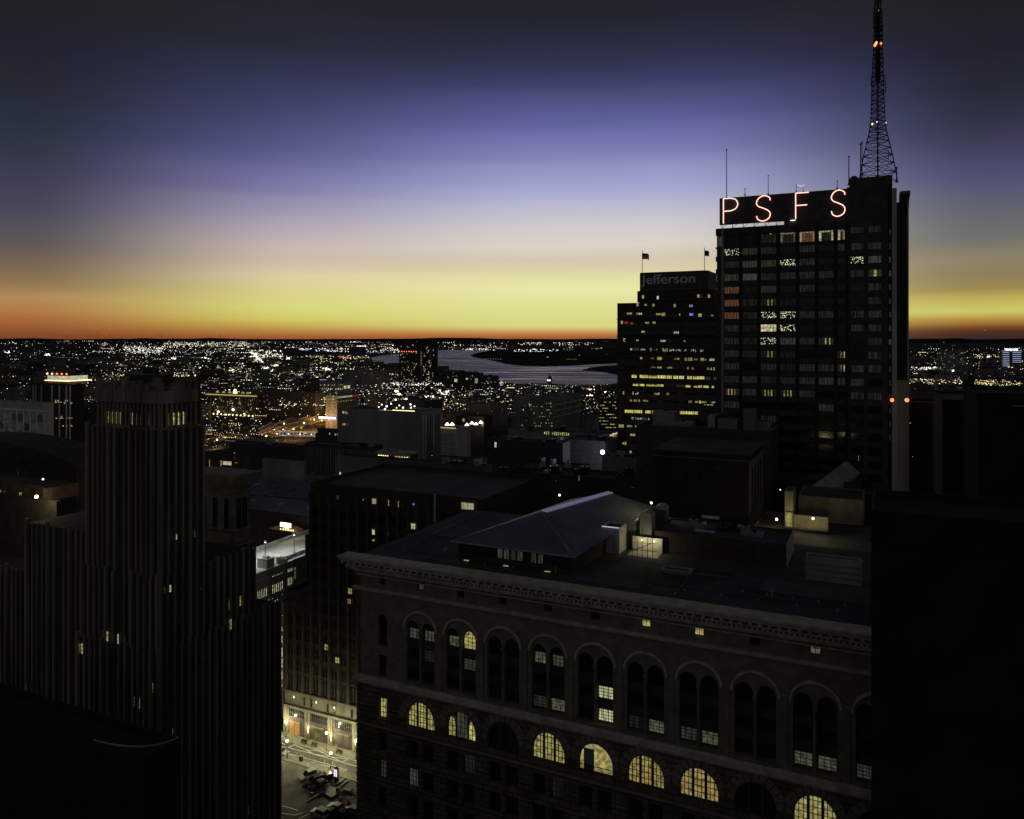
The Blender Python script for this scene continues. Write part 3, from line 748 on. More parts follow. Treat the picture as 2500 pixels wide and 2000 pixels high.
# annex behind its right end, with the lit alley
AN = Bld('rear_annex', 'flat black roofed annex behind the stone block, holding the glowing yellow alley', 1800, 2330, 0, 118, t=32, ztop=69.6, wall='dark_brick')
AW = Bld('alley_wall_building', 'low tan building with a pale blank wall above the glowing alley', 1949, 2108, 1222, 150, t=12, zb=69, wall='limestone_smooth', par=.3)
AP = Bld('alley_pier', 'narrow pale stair pier standing by the bright alley lamp', 1916, 1937, 1200, 148, t=5, zb=69, wall='limestone_smooth', par=.2)
b = MB(); x, z = AP.front(1926, 1275); b.box(x-.55, x+.55, -.05, 0, .3, 3.0, E['warm']); b.box(x-.65, x+.65, -.25, -.05, 3.0, 3.2, M['dark_metal']); AP.part('lit_doorway', b)
AB = Bld('alley_screen_wall', 'bright yellow lit screen wall of the rooftop alley', 1938, 2022, 1264, 143, t=.6, zb=69.6, wall='limestone_smooth', par=0, cat='wall')
rl = thing('alley_railing', 'thin black railing in front of the glowing alley', 'railing', AB.O - V*4, -TH)
b = MB(); b.bar((-6, 0, 1.1), (AB.w, 0, 1.1), .04, M['dark_metal']); b.bar((-6, 0, .6), (AB.w, 0, .6), .03, M['dark_metal']); b.build('rail', rl)
for i in range(8): b = MB(); b.bar((-6+i*(AB.w+6)/7, 0, 0), (-6+i*(AB.w+6)/7, 0, 1.1), .035, M['dark_metal']); b.build('post', rl)
def wall_lamp(px, py, d, r, m, label, group=None, name='wall_lamp'):
    t = thing(name, label, 'lamp', P(px, py, d), 0, group)
    b = MB(); b.ball((0,0,0), r, m, 10, 6); b.build('bulb', t)
    b = MB(); b.bar((0, r*.2, r*1.0), (0, r*2.4, r*1.6), r*.25, M['dark_metal']); b.box(-r*.7, r*.7, -r*.7, r*.7, r*1.05, r*1.25, M['dark_metal']); b.build('bracket', t)
    return t
wall_lamp(1896, 1268, 146, .22, L_ROOF, 'bright yellow wall lamp glowing in the alley beside the dark square tower')
wall_lamp(1985, 1266, 141, .2, L_ROOF, 'second alley lamp, over the bright screen wall')
wall_lamp(1905, 1196, 150, .12, E['hotw'], 'small lamp high on the alley pier')
wall_lamp(1590, 1228, 136, .18, L_ROOF, 'hidden warm lamp washing the right slope of the slate roof')
wall_lamp(1366, 1209, 150, .22, E['hotw'], 'round yellow lamp above the skylight end of the slate roof')

# right-hand black tower close by
BR = Bld('black_corner_tower', 'plain black tower filling the lower right corner', 2127, 2650, 0, 70, t=12, ztop=88, wall='near_black', roof='near_black')
BR2 = Bld('black_office_block', 'black slab with a sloping edge line rising behind the corner tower', 2385, 2900, 0, 110, t=22, ztop=96.7, wall='near_black')
b = MB(); b.box(-.15, BR.w, -.15, 0, BR.h-3.2, BR.h-2.9, M['near_black']); BR.part('ledge', b)
b = MB(); x, z = BR2.front(2470, 992); b.box(x, x+12, -.15, 0, z, z+.12, M['grey_metal']); BR2.part('ledge', b)

# ================================================================== DARK SQUARE TOWER and block behind
D = Bld('dark_square_tower', 'dark square stone tower with tall windows on its paler right side, right of centre', 1600, 1828, 1112, 160, xs=1862, wall='near_black', par=.6)
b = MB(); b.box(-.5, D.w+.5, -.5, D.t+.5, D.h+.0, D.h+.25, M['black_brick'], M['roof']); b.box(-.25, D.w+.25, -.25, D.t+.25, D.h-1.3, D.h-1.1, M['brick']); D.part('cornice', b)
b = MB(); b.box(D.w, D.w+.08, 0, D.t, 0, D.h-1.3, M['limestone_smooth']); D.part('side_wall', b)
for k in range(4):
    D.win(D.t*(.2+.2*k), D.h-12.5, 1.0, 9.5, 'dark', 's', off=.08, cols=2, rows=6); D.win(D.t*(.2+.2*k), D.h-27, 1.0, 10.5, 'dark', 's', off=.08, cols=2, rows=6)
for px in (1675, 1712, 1750): D.pxwin(px, 1165, 12, 50, 'dark', cols=2, rows=4)
D.pxwin(1718, 1168, 2, 2, 'white')
D.grid(frange(1, D.w-1, 7), [D.h-30-5*i for i in range(4)], 1.6, 2.8, 'dark', cols=2, rows=3)
for (px, py) in ((1735, 1265), (1712, 1283)):
    x, z = D.front(px, py); b = MB(); b.box(x-1.8, x+1.8, -.5, 0, z, z+.5, M['pale_panel']); D.part('ledge', b)
D.finish()
DB = Bld('wide_black_block', 'wide black windowless block with a thin grey roof edge, behind the dark square tower', 1553, 1882, 1052, 190, xs=1900, wall='black_brick', cap='grey_wall')
roof_units(DB, 8, 5, size=6)
for i, (xa, xb, ya, yb) in enumerate(((1815,1842,1000,1046), (1835,1880,1030,1052), (1752,1800,1024,1046))):
    q = Bld('rooftop_machine_room', ['tall ribbed cooling tower on the wide black block', 'small pale tank on the wide black block', 'low grey machine room on the wide black block, by the office tower'][i], xa, xb, ya, 196+i, t=4, zb=DB.zt-.8, wall='grey_wall', par=.1, cat='rooftop structure')
    b = MB()
    for j in range(5): b.box(q.w*(j+.3)/5, q.w*(j+.6)/5, -.15, 0, .1, q.h-.2, M['grey_metal'])
    q.part('rib', b)
ST_ = Bld('stepped_dark_block', 'dark stepped block between the square tower and the sign tower, with one slit window lit', 1862, 2100, 1180, 186, t=18, wall='dark_brick')
ST_.pxwin(2096, 1119, 3, 15, 'warm', y0=0); ST_.finish()
sb = MB(); p0, p1 = P(1950,1185,172), P(2078,1115,196)
PD = Bld('tower_podium', 'dark podium with a pale ledge at the foot of the sign tower', 2010, 2214, 1214, 186, t=8, wall='dark_brick', cap='limestone_smooth')
for i in range(3):
    b = MB(); b.box(PD.w*.62+i*3, PD.w*.62+i*3+2.4, -.2, 0, PD.h-3, PD.h-1, M['limestone_smooth']); PD.part('panel', b)
DG = thing('sloping_roof_wing', 'dim sloping roof wing rising towards the sign tower', 'building wing')
b = MB(); q = [P(1965,1200,176), P(2078,1116,205), P(2110,1150,203), P(2010,1205,174)]
b.add(q+[Vector((v.x, v.y, 50)) for v in q], [(0,3,2,1),(0,4,7,3),(3,7,6,2),(2,6,5,1),(1,5,4,0)], M['concrete']); b.build('roof', DG)
for (px, py, kd) in ((1905, 1120, 'dim'), (1911, 1122, 'white')):
    ST_.pxwin(px, py+60, 3, 5, kd)

# ================================================================== SIGN TOWER (dark slab with the four neon letters)
T = Bld('sign_tower', 'tall dark office tower topped by neon rooftop letters and a lattice mast', 1750, 2168, 0, 198, t=22, wall='black_brick', ztop=135.7)
roofz = T.h
def Tz(row): return 128.0 - 3.5*row + .0       # window sill heights, row 0 under the bright top row
edges = [T.front(px, 700)[0] for px in (1750, 1765, 1808.5, 1853, 1900, 1947, 1994, 2040, 2068, 2168)]
right_x = [T.front(px, 700)[0] for px in (2093, 2136)]
nrow = 22
b = MB(); b.box(edges[9]-(edges[9]-edges[8]), T.w+.0, 0.01, 22, 0, 146-.0, M['black_brick']); 
tower_r = MB(); tower_r.box(edges[8], T.w, -.5, 21, 0, 144.3, M['black_brick']); tower_r.box(edges[8]+.5, T.w+1.0, -.2, 14, 144.3, 146.6, M['black_brick']); T.part('lift_wing', tower_r)
kinds = {}
for key, v in {(0,1):'dots',(0,2):'dim',(0,3):'faint',(0,0):'dim',(1,1):'faint',(1,2):'dim',(1,3):'dim',(1,4):'dots',(2,0):'dim',(2,1):'curtain_s',(2,2):'dim',(2,3):'faint',(2,4):'faint',
               (3,0):'dim',(3,1):'curtain_s',(3,2):'faint',(3,3):'dim',(4,0):'sunset',(4,1):'sunset',(4,2):'faint',(4,3):'warm_s',(4,4):'faint',(5,0):'sunset',(5,1):'sunset',(5,2):'faint',(5,3):'dots',(5,4):'dots',
               (6,0):'sunset',(6,1):'faint',(6,2):'faint',(6,3):'full',(6,4):'dots',(7,1):'faint',(7,2):'faint',(7,3):'dots',(7,4):'dim',(7,6):'warm_s',(8,0):'faint',(8,2):'faint',(8,3):'warm_s',(8,4):'faint',(8,7):'warm_s',
               (9,1):'faint',(9,7):'warm_s',(10,1):'faint',(10,2):'faint',(10,6):'dim',(11,1):'warm_s2',(11,3):'warm_s2',(11,4):'warm_s2',(11,2):'faint'}.items(): kinds[key] = v
for r in range(nrow):
    z = Tz(r)
    for c2 in range(8):
        xa, xb = edges[c2], edges[c2+1]; w = xb-xa-.9; x = (xa+xb)/2; kd = kinds.get((r, c2), 'faint' if rnd.random() < (.8 if c2 < 4 and r < 12 else .42 if r < 12 else .15) else 'dark')
        if w < .8: continue
        if kd in ('warm_s', 'warm_s2'):
            T.win(x, z, w, 1.9, 'faint', cols=5, rows=1, fr=.06, proud=.1)
            for dx in ((-.1, .9) if kd == 'warm_s' else (-.9, 0, .8)): T.win(min(x+dx, xb-.7), z+.05, .42, 1.75, 'warm', fr=.05, proud=.16)
        elif kd == 'curtain_s': T.win(x, z, w, 1.9, 'dim' if r == 2 else 'sunset', cols=5, rows=1, fr=.06)
        elif kd == 'full': T.win(x, z, w, 2.0, 'white', cols=5, rows=2, fr=.06)
        else: T.win(x, z, w, 1.9, kd, cols=5 if w > 2 else 2, rows=1, fr=.06)
    for i, x in enumerate(right_x):
        kd = {(-1,0):'faint',(1,0):'dots',(1,1):'dim',(2,1):'dim',(2,0):'faint'}.get((r, i), 'faint' if (r < 12 and rnd.random() < .55) else 'dark')
        T.win(x, z-.1, 3.1, 1.9, kd, off=-.5, cols=5, rows=2, fr=.07)
        if (r, i) == (2, 1): T.win(x+.1, z-.05, .8, 1.8, 'warm', off=-.55, fr=.05, proud=.2)
for i, x in enumerate(right_x): T.win(x, 132.2, 3.1, 1.7, 'faint', off=-.5, cols=5, rows=1, fr=.07)
# bright top storey: open rooms behind a rail
for c2, (kd) in ((3, 'faint'), (4, 'rm'), (5, 'rm'), (6, 'rm'), (7, 'rm')):
    xa, xb = edges[c2]+.45, edges[c2+1]-.45; x = (xa+xb)/2; w = xb-xa
    if kd == 'faint': T.win(x, 130.9, w, 2.7, 'faint', cols=4, rows=1); T.win(x+.3, 133.3, w*.6, .35, 'dots', fr=.04, proud=.16)
    else:
        T.win(x, 130.7, w, 2.9, 'sunset' if c2 == 5 else 'faint', cols=5, rows=2, fr=.08)
        T.win(x, 133.05, w-.2, .42, 'white', fr=.03, proud=.17)
        T.win(xa+.4, 130.8, .62, 2.4, 'white', fr=.03, proud=.17); T.win(xb-.35, 130.8, .5, 2.4, 'warm', fr=.03, proud=.17)
T.win((edges[0]+edges[1])/2, 130.6, 1.2, 2.9, 'dim', cols=2, rows=2)
T.finish(100)
for r in range(-1, nrow):
    z0 = Tz(r)+2.0; z1 = Tz(r-1)-.1 if r > 0 else (130.5 if r == 0 else 135.6)
    if r == -1: z0 = 133.7
    b = MB(); b.box(-.25, edges[8]-.02, -.3, 0, z0, z1, M['black_brick']); T.part('spandrel', b)
for c2 in range(1, 9):
    b = MB(); b.box(edges[c2]-.28, edges[c2]+.28, -.75, 0, 40, 135.6, M['dark_metal'] if c2 > 1 else M['grey_metal']); T.part('pier', b)
# the narrow strip, pale pier and dark spine at the right end
sp = MB(); sp.box(T.w+.0, T.w+.9, 1.0, 22, 0, 142.5, M['dark_brick']); T.part('window_strip', sp)
for r in range(16):
    b2 = win_mesh(.5, 1.5, 'dim' if r < 9 else 'faint', fr=.06); link('window', b2, T.root, (T.w+.45, .99, 131.5-3.5*r))
sp = MB(); sp.box(T.w+.9, T.w+2.0, .4, 22, 0, 143.4, M['pale_stone']); T.part('pale_pier', sp)
x0, _ = T.front(2187, 700, 12); x1, _ = T.front(2215, 700, 12)
sp = MB(); sp.box(T.w+2.0, x1, 12, 30, 94, 141.5, M['black_brick']); T.part('rear_spine', sp)
sp = MB(); sp.box(T.w+2.0, x1+.1, 11.5, 30.2, 0, 94, M['pale_stone']); T.part('lower_spine', sp)  # paler stone; light from below is put into its colour too
sp = MB(); sp.box(x1, x1+.35, 11.2, 30, 0, 141.0, M['pale_stone']); T.part('edge_fin', sp)
sp = MB(); xa, _ = T.front(2196, 470, 18); sp.box(xa, x1+.6, 18, 28, 141, 145.2, M['black_brick']); sp.box(xa+.2, x1+.9, 17.6, 28.4, 144.5, 145.4, M['grey_wall']); T.part('rear_penthouse', sp)
# rooftop sign: panel, struts and neon letters
SG = thing('rooftop_sign', 'long dark rooftop signboard carrying four glowing neon letters P S F S', 'sign', T.O + Vector((0,0,136.7)), -TH)
sx0, _ = T.front(1757, 500); sx1 = edges[8]+.2
b = MB(); b.box(sx0, sx1, -.2, .9, 0, 7.35, M['black_brick']); b.build('panel', SG)
b = MB(); xg, _ = T.front(1914, 545); b.box(xg, sx1, -.1, .8, -1.05, 0, M['black_brick']); b.build('lower_panel', SG)
for i in range(12):
    b = MB(); x = sx0+.6+i*(sx1-sx0-1.2)/11; b.bar((x, .3, -1.1), (x, .3, 0), .09, M['dark_metal']); b.bar((x, .3, -1.05), (x+1.2, .5, 0), .05, M['dark_metal']); b.build('strut', SG)
Spts = [(1,.80),(.93,.92),(.55,1.0),(.17,.91),(.0,.74),(.12,.60),(.5,.505),(.86,.40),(1,.26),(.88,.09),(.48,0),(.12,.07),(.0,.21)]
Ppath = [[(0,0),(0,1)], [(0,1),(.55,1),(.85,.93),(1,.76),(.85,.58),(.55,.5),(0,.49)]]
Fpath = [[(0,0),(0,1)], [(0,1),(1,1)], [(0,.52),(.87,.52)]]
def neon(name, paths, px0, px1, smooth):
    xa = T.front(px0, 515)[0]; xb = T.front(px1, 515)[0]
    g_ = MB(); e_ = MB()
    for p in paths:
        q = [Vector((xa+(xb-xa)*u_, -.55, .25+6.85*v_)) for u_, v_ in p]
        if len(q) > 2 and smooth: q = catmull(q, 5)
        for a_, c2 in zip(q, q[1:]):
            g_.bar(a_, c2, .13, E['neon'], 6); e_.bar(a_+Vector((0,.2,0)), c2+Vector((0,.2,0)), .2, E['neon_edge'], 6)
    o = e_.build(name, SG); g_.build('neon_tube', o)
neon('letter_p', [Ppath[0]], 1767, 1802, False)
o_p = [o for o in SG.children if o.name.startswith('letter_p')][0]
def neon_more(o, paths, px0, px1, smooth):
    xa = T.front(px0, 515)[0]; xb = T.front(px1, 515)[0]; g_ = MB()
    for p in paths:
        q = [Vector((xa+(xb-xa)*u_, -.55, .25+6.85*v_)) for u_, v_ in p]
        if smooth: q = catmull(q, 5)
        for a_, c2 in zip(q, q[1:]): g_.bar(a_, c2, .13, E['neon'], 6)
    g_.build('neon_tube', o)
neon_more(o_p, [[(0,1),(.5,1)]], 1767, 1802, False); neon_more(o_p, [[(.5,1),(.85,.93),(1,.75),(.85,.57),(.5,.49)]], 1767, 1802, True); neon_more(o_p, [[(.5,.49),(0,.49)]], 1767, 1802, False)
neon('letter_s', [Spts], 1847.5, 1881, True); neon('letter_f', Fpath, 1943, 1975, False); neon('letter_s', [Spts], 2030, 2063, True)
b = MB(); x, _ = T.front(1936, 545); b.box(x-.6, x+.6, -.5, -.3, -.1, .0, E['hot']); b.build('maintenance_light', SG)

# rooftop poles, dish, moon
def pole(px, y0, y1, r, lb, y=1.0):
    x, z0 = T.front(px, y0, y); _, z1 = T.front(px, y1, y)
    p = T.O + U*x + V*y; t = thing('aerial_pole', lb, 'aerial', (p.x, p.y, z0), 0, 'thin aerials on the sign tower roof')
    b = MB(); b.bar((0,0,0), (0,0,z1-z0), r, M['dark_metal'], 6, r*.7); b.build('rod', t)
    b = MB(); b.bar((0,0,0), (0,0,.5), r*3, M['dark_metal'], 8, r*1.4); b.ball((0,0,z1-z0), r*1.8, M['dark_metal']); b.build('fitting', t)
for px, y0, y1, r, lb in ((1774,486,366,.13,'tallest thin aerial, at the left end over the letter P'), (1819,478,461,.1,'short aerial between the first two neon letters'), (1875.5,476,429,.1,'medium aerial above the first letter S'),
        (1944,470,450,.08,'short aerial beside the crescent moon'), (1961,468,459,.06,'tiniest aerial just under the moon'), (2044,462,442,.1,'short aerial above the last letter S'), (2072.5,452,383,.15,'tall aerial at the right end of the signboard'),
        (2101,442,352,.14,'left one of the twin tall aerials by the mast'), (2104.5,442,348,.14,'right one of the twin tall aerials by the mast'), (2189,445,410,.16,'stubby aerial right of the mast foot')):
    pole(px, y0, y1, r, lb)
dx, dz = T.front(2085, 436, 3); p = T.O+U*dx+V*3
dsh = thing('satellite_dish', 'round black dish standing at the left foot of the lattice mast', 'satellite dish', (p.x, p.y, 145.2))
b = MB(); b.ball((0,0,1.6), 1.05, M['dark_metal'], 14, 8); b.build('reflector', dsh); b = MB(); b.bar((0,.3,-1), (0,.3,1), .15, M['dark_metal']); b.build('stand', dsh)
md = 12000; mc = P(1956, 444, md); k = md/F; b = MB(); n = 18; o_, i_ = [], []
for j in range(n+1):
    a_ = R(196 + 150*j/n); o_.append((11*k*math.cos(a_), 11*k*math.sin(a_))); w = 1.3*math.sin(math.pi*j/n)
    i_.append(((11-w)*k*math.cos(a_), (11-w)*k*math.sin(a_)))
b.xz(o_ + i_[::-1][1:-1], 0, 4, E['moon']); b.build('moon', None, mc, label='thin crescent moon hanging low just over the rooftop signboard', cat='moon')

# lattice mast
mx, _ = T.front(2143, 440, 8)
mbase = T.O + U*mx + V*8; zb_ = 146.4
MA = thing('lattice_mast', 'tall black tapering lattice radio mast with red beacons on the sign tower', 'radio mast', (mbase.x, mbase.y, zb_), R(20))
dm = mbase.y
def mh(y): return H + (HY-y)/F*dm - zb_
prof_m = [(443,3.3),(383,2.5),(319,1.42),(300,1.25),(252,1.08),(186,.95),(116,.75),(60,.6),(0,.52),(-60,.45)]
def mw(h):
    pr = [(mh(y), w) for y, w in prof_m]
    for (h0, w0), (h1, w1) in zip(pr, pr[1:]):
        if h0 <= h <= h1: return w0+(w1-w0)*(h-h0)/(h1-h0)
    return pr[-1][1] if h > pr[-1][0] else pr[0][1]
HT = mh(-60); lv = [0]
while lv[-1] < HT: lv.append(lv[-1] + max(1.2, mw(lv[-1])*.8))
cs = [(-1,-1),(1,-1),(1,1),(-1,1)]
for sx_, sy_ in cs:
    b = MB()
    for h0, h1 in zip(lv, lv[1:]): b.bar((sx_*mw(h0), sy_*mw(h0), h0), (sx_*mw(h1), sy_*mw(h1), h1), .15 if h0 < 16 else .12, M['dark_metal'], 5)
    b.build('leg', MA)
b = MB()
for i, (h0, h1) in enumerate(zip(lv, lv[1:])):
    for k in range(4):
        p_, q_ = cs[k], cs[(k+1) % 4]; w0, w1 = mw(h0), mw(h1)
        if i: b.bar((p_[0]*w0, p_[1]*w0, h0), (q_[0]*w0, q_[1]*w0, h0), .09, M['dark_metal'], 4)
        b.bar((p_[0]*w0, p_[1]*w0, h0), (q_[0]*w1, q_[1]*w1, h1), .07, M['dark_metal'], 4)
        if h0 < 9 or i % 2: b.bar((q_[0]*w0, q_[1]*w0, h0), (p_[0]*w1, p_[1]*w1, h1), .07, M['dark_metal'], 4)
b.build('bracing', MA)
b = MB(); b.bar((0,0,2), (0,0,HT), .2, M['dark_metal'], 6); b.box(-.5, .5, -.35, .35, mh(200), mh(30), M['dark_metal']); b.build('feeder_core', MA)
for i, (y, sd, l) in enumerate(((210,-1,2.0),(222,1,2.6),(200,1,2.4),(70,-1,1.4),(70,1,1.5),(158,1,1.6),(248,-1,1.4),(384,1,1.8),(105,1,1.6),(238,1,1.2))):
    h0 = mh(y); w0 = mw(h0); b = MB(); x = sd*(w0+l*.62)
    b.bar((sd*w0*.8, 0, h0), (x, 0, h0), .07, M['dark_metal'], 5); b.bar((x, 0, h0-.4), (x, 0, h0+ (2.2 if i not in (3, 4, 8) else 5.5)), .085, M['dark_metal'], 5)
    if i in (1, 2): [b.bar((x-.6, 0, h0+dz_), (x+.6, 0, h0+dz_), .06, M['dark_metal'], 4) for dz_ in (.5, 1.2, 1.9)]
    b.build('side_aerial', MA)
for (px, y, r, m) in ((2137,107,.38,'hoto'), (2133,112,.32,'beacon'), (2148,108,.28,'beacon'), (2127,304,.2,'hotw'), (2139,298,.2,'hot'), (2159,301,.2,'hot'), (2141.5,28,.16,'softb')):
    h0 = mh(y); b = MB(); xx = (px-2143)/F*dm; b.ball((xx*math.cos(R(20)), -xx*math.sin(R(20))-.4, h0), r, E[m], 8, 6, 1.3); b.bar((xx*.8, 0, h0-.3), (xx, -.1, h0-.2), .08, M['dark_metal'], 4); b.build('beacon', MA)
MR = Bld('mast_machine_box', 'black machine box standing right under the lattice mast', 2152, 2177, 427, 203, t=4, zb=145.8, wall='black_brick', par=.1, cat='rooftop structure')
b = MB(); b.box(.2, MR.w-.2, -.1, 0, .3, MR.h-.6, M['dark_metal']); MR.part('hatch', b)
wall_lamp(2178, 977, 194, .45, E['beacon'], 'red obstruction lamp low on the pale pier of the sign tower')
wall_lamp(2214, 977, 196, .5, E['beacon'], 'red obstruction lamp on the right edge fin of the sign tower')

# ================================================================== LETTERED HOSPITAL TOWER
J = Bld('broad_dark_tower', 'broad dark tower with a signboard and two flags on top, many floors lit yellow', 1507, 1775, 735, 360, t=35, wall='dark_brick', par=.8)
def tier(B, name, px0, px1, ya, yb, y0, t, m, chamfer=0):
    xa = B.front(px0, ya, y0)[0]; xb = B.front(px1, ya, y0)[0]; z1 = B.front((px0+px1)/2, ya, y0)[1]; z0 = B.front((px0+px1)/2, yb, y0)[1]
    b = MB()
    if chamfer:
        c3 = chamfer; b.prism([(xa+c3, y0), (xb-c3, y0), (xb, y0+c3), (xb, y0+t), (xa, y0+t), (xa, y0+c3)], z0, z1, m)
    else: b.box(xa, xb, y0, y0+t, z0, z1, m)
    B.part(name, b); return xa, xb, z0, z1
tier(J, 'upper_storeys', 1553, 1741, 708, 736, 3, 26, M['dark_brick'], 2)
xa, xb, z0, z1 = tier(J, 'sign_block', 1560, 1728, 663, 708, 5, 22, M['black_brick'], 1.5)
tx = text_mesh('Jefferson', 1.0, E['faint'], .03)
lm = emat('sign_letters_grey_glow', (72,76,80), .42, 'flat'); tx.materials.clear(); tx.materials.append(lm)  # unlit letters given a faint grey glow of their own
wx = max(v.co.x for v in tx.vertices)-min(v.co.x for v in tx.vertices); hx = max(v.co.z for v in tx.vertices)
l0 = J.front(1567, 690, 4.6)[0]; l1 = J.front(1699, 690, 4.6)[0]; lz0 = J.front(1630, 692, 4.6)[1]; lz1 = J.front(1630, 668, 4.6)[1]
for v in tx.vertices: v.co = (v.co.x/wx*(l1-l0), v.co.y*6, v.co.z/hx*(lz1-lz0)*.95)
link('sign_lettering', tx, J.root, (l0, 4.75, lz0))
b = MB(); b.box(xa+2, xb-2, 4.6, 5, z0+.3, z0+.5, M['grey_wall']); J.part('sign_ledge', b)
# windows, storey by storey: (y in the photo, share lit, kind, spans)
rowsJ = [(746,.25,'warm',[(1553,1750)]), (768,.35,'warm',[(1530,1750)]), (790,.06,'warm',[(1515,1700)]), (812,.05,'white',[(1515,1700)]), (833,.35,'dots',[(1520,1720)]), (855,.45,'dots',[(1515,1745)]),
         (876,.45,'warm',[(1525,1745)]), (898,.4,'warm',[(1580,1748)]), (921,1.0,'office',[(1541,1750)]), (943,.85,'office',[(1545,1744)]), (962,.35,'warm',[(1520,1640)]), (980,.3,'warm',[(1530,1585),(1660,1755)]),
         (988,.4,'warm',[(1700,1755)]), (1007,1.0,'office',[(1525,1704)]), (1024,.7,'dots',[(1541,1630)]), (1043,.7,'warm',[(1510,1556)]), (1064,.8,'warm',[(1538,1556)]), (1085,.7,'warm',[(1510,1530)]), (1106,.6,'warm',[(1536,1552)])]
for y, sh, kd, spans in rowsJ:
    for s0, s1 in spans:
        x = s0
        while x < s1-4:
            w_ = rnd.choice([5, 7, 10, 14]) if kd != 'office' else rnd.choice([14, 22, 30])
            w_ = min(w_, s1-x)
            if rnd.random() < sh: J.pxwin(x+w_/2, y+(x-1630)*.024, w_-1, rnd.choice([5, 6, 8]) if kd != 'office' else 8, kd if rnd.random() < .8 else rnd.choice(['white', 'dim', 'dots']), cols=max(1, int(w_//4)), fr=.08)
            x += w_ + rnd.choice([0, 2, 6])
for px, py, kd, w_ in ((1543,790,'red',7),(1529,788,'red',8),(1689,747,'blue',6),(1688,768,'blue',10),(1597,788,'warm',8)): J.pxwin(px, py, w_, 6, kd, fr=.06, proud=.2)
for px, py, kd in ((1570,725,'warm'),(1606,727,'white'),(1705,723,'warm'),(1712,723,'dim'),(1731,723,'warm')): J.pxwin(px, py, 6, 9, kd, y0=3)
for r in range(26): J.grid(frange(2, J.w-2, 5), [J.h-7-r*4.1], 7, 1.1, 'dark', cols=5, fr=.05, proud=.08)
J.finish(100)
for r in range(14):
    b = MB(); b.box(0, J.w, -.5, 0, J.h-8.6-r*8.2, J.h-7.6-r*8.2, M['dark_metal']); J.part('ledge', b)
def flag(px, y0, y1, stars, lb, fh=15, fw=17):
    d = J.front(px, y0, 8); p = J.O+U*d[0]+V*8; z1 = J.front(px, y1, 8)[1]+J.zb; z0 = d[1]+J.zb; kk = p.y/F
    t = thing('flagpole', lb, 'flagpole', (p.x, p.y, z0-1), 0, 'flags on the broad tower')
    b = MB(); b.bar((0,0,0), (0,0,z1-z0+1), .16, M['grey_metal'], 8, .1); b.ball((0,0,z1-z0+1), .25, M['grey_metal']); b.build('pole', t)
    dark = mat('flag_dark', (.06,.02,.03), .9); pale = mat('flag_pale', (.8,.76,.72), .9)
    b = MB(); n = 12; W_, H_ = fw*kk, fh*kk; zt = z1-z0+1-1.0; rows = 13
    for sgn in (0, .06):
        for j in range(rows):
            for i in range(n):
                def q(i_, j_): u_ = i_/n; return (W_*u_, math.sin(u_*7+j_*.1)*.6*u_+sgn, zt-H_*j_/rows*(1-.12*u_)-math.sin(u_*6.5)*.28*u_ - .9*u_*u_)
                m = dark if (not stars or j % 2 == 0 or (i < 5 and j < 7)) else pale
                b.add([q(i, j), q(i, j+1), q(i+1, j+1), q(i+1, j)], [(0,1,2,3)], m)
    b.build('flag', t)
flag(1568, 663, 613, True, 'striped flag flying from the left pole on the broad dark tower')
flag(1720, 661, 606, False, 'plain dark flag flying from the right pole on the broad dark tower', 14, 12)

# ================================================================== LEFT: STEPPED TOWER WITH UPRIGHT RIBS
def rib_tower(name, label, xr, d, w, t, ztop, pitch_, wall='deco', rib='deco', ribd=.45, crown=None, zb=0):
    """one tier: (xr, d) is its front right corner; ribs run up front and right side"""
    C = P(xr, HY, d); xl_p = C - U*w; px = to_px(Vector((xl_p.x, xl_p.y, H)))[0]
    return Bld(name, label, px, xr, 0, d, t=t, ztop=ztop, zb=zb, wall=wall, par=.6)
dL = 130.0; cornL = P(385, HY, dL)
LT = thing('ribbed_tower', 'huge dark stepped tower with close upright ribs and few lit slit windows, filling the left', 'building', (cornL.x, cornL.y, 0), -TH)
# local frame: origin at the main front right corner, x to the right, y back
def LF(px, py, y0=0.0):
    r = Vector(((px-HX)/F, 1, -(py-HY)/F)); o = Vector((cornL.x, cornL.y, 0)); t = ((o-CAM).dot(V)+y0)/r.dot(V); q = CAM+r*t-o; return q.dot(U), q.z
def LS(px, py, x0=0.0):
    r = Vector(((px-HX)/F, 1, -(py-HY)/F)); o = Vector((cornL.x, cornL.y, 0)); t = ((o-CAM).dot(U)+x0)/r.dot(U); q = CAM+r*t-o; return q.dot(V), q.z
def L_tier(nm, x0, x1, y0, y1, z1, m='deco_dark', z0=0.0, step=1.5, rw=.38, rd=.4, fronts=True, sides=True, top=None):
    b = MB(); b.box(x0, x1, y0, y1, z0, z1, M[m], M['near_black']); b.build(nm, LT)
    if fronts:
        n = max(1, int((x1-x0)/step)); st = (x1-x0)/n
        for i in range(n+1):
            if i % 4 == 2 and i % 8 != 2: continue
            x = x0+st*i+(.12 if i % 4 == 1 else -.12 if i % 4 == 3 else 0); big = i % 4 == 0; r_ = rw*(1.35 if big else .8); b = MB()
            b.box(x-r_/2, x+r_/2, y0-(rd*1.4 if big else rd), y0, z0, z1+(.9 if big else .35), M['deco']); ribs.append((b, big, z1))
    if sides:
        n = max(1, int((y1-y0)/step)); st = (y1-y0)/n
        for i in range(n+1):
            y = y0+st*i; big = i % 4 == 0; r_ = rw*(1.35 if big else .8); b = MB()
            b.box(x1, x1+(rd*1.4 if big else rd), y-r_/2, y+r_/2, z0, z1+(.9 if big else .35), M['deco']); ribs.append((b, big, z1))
ribs = []
t683 = LS(683, 1500)[0]; t625 = LS(625, 1400)[0]; t507 = LS(507, 1000)[0]
zc_ = lambda px, py, side=True: (LS if side else LF)(px, py)[1]
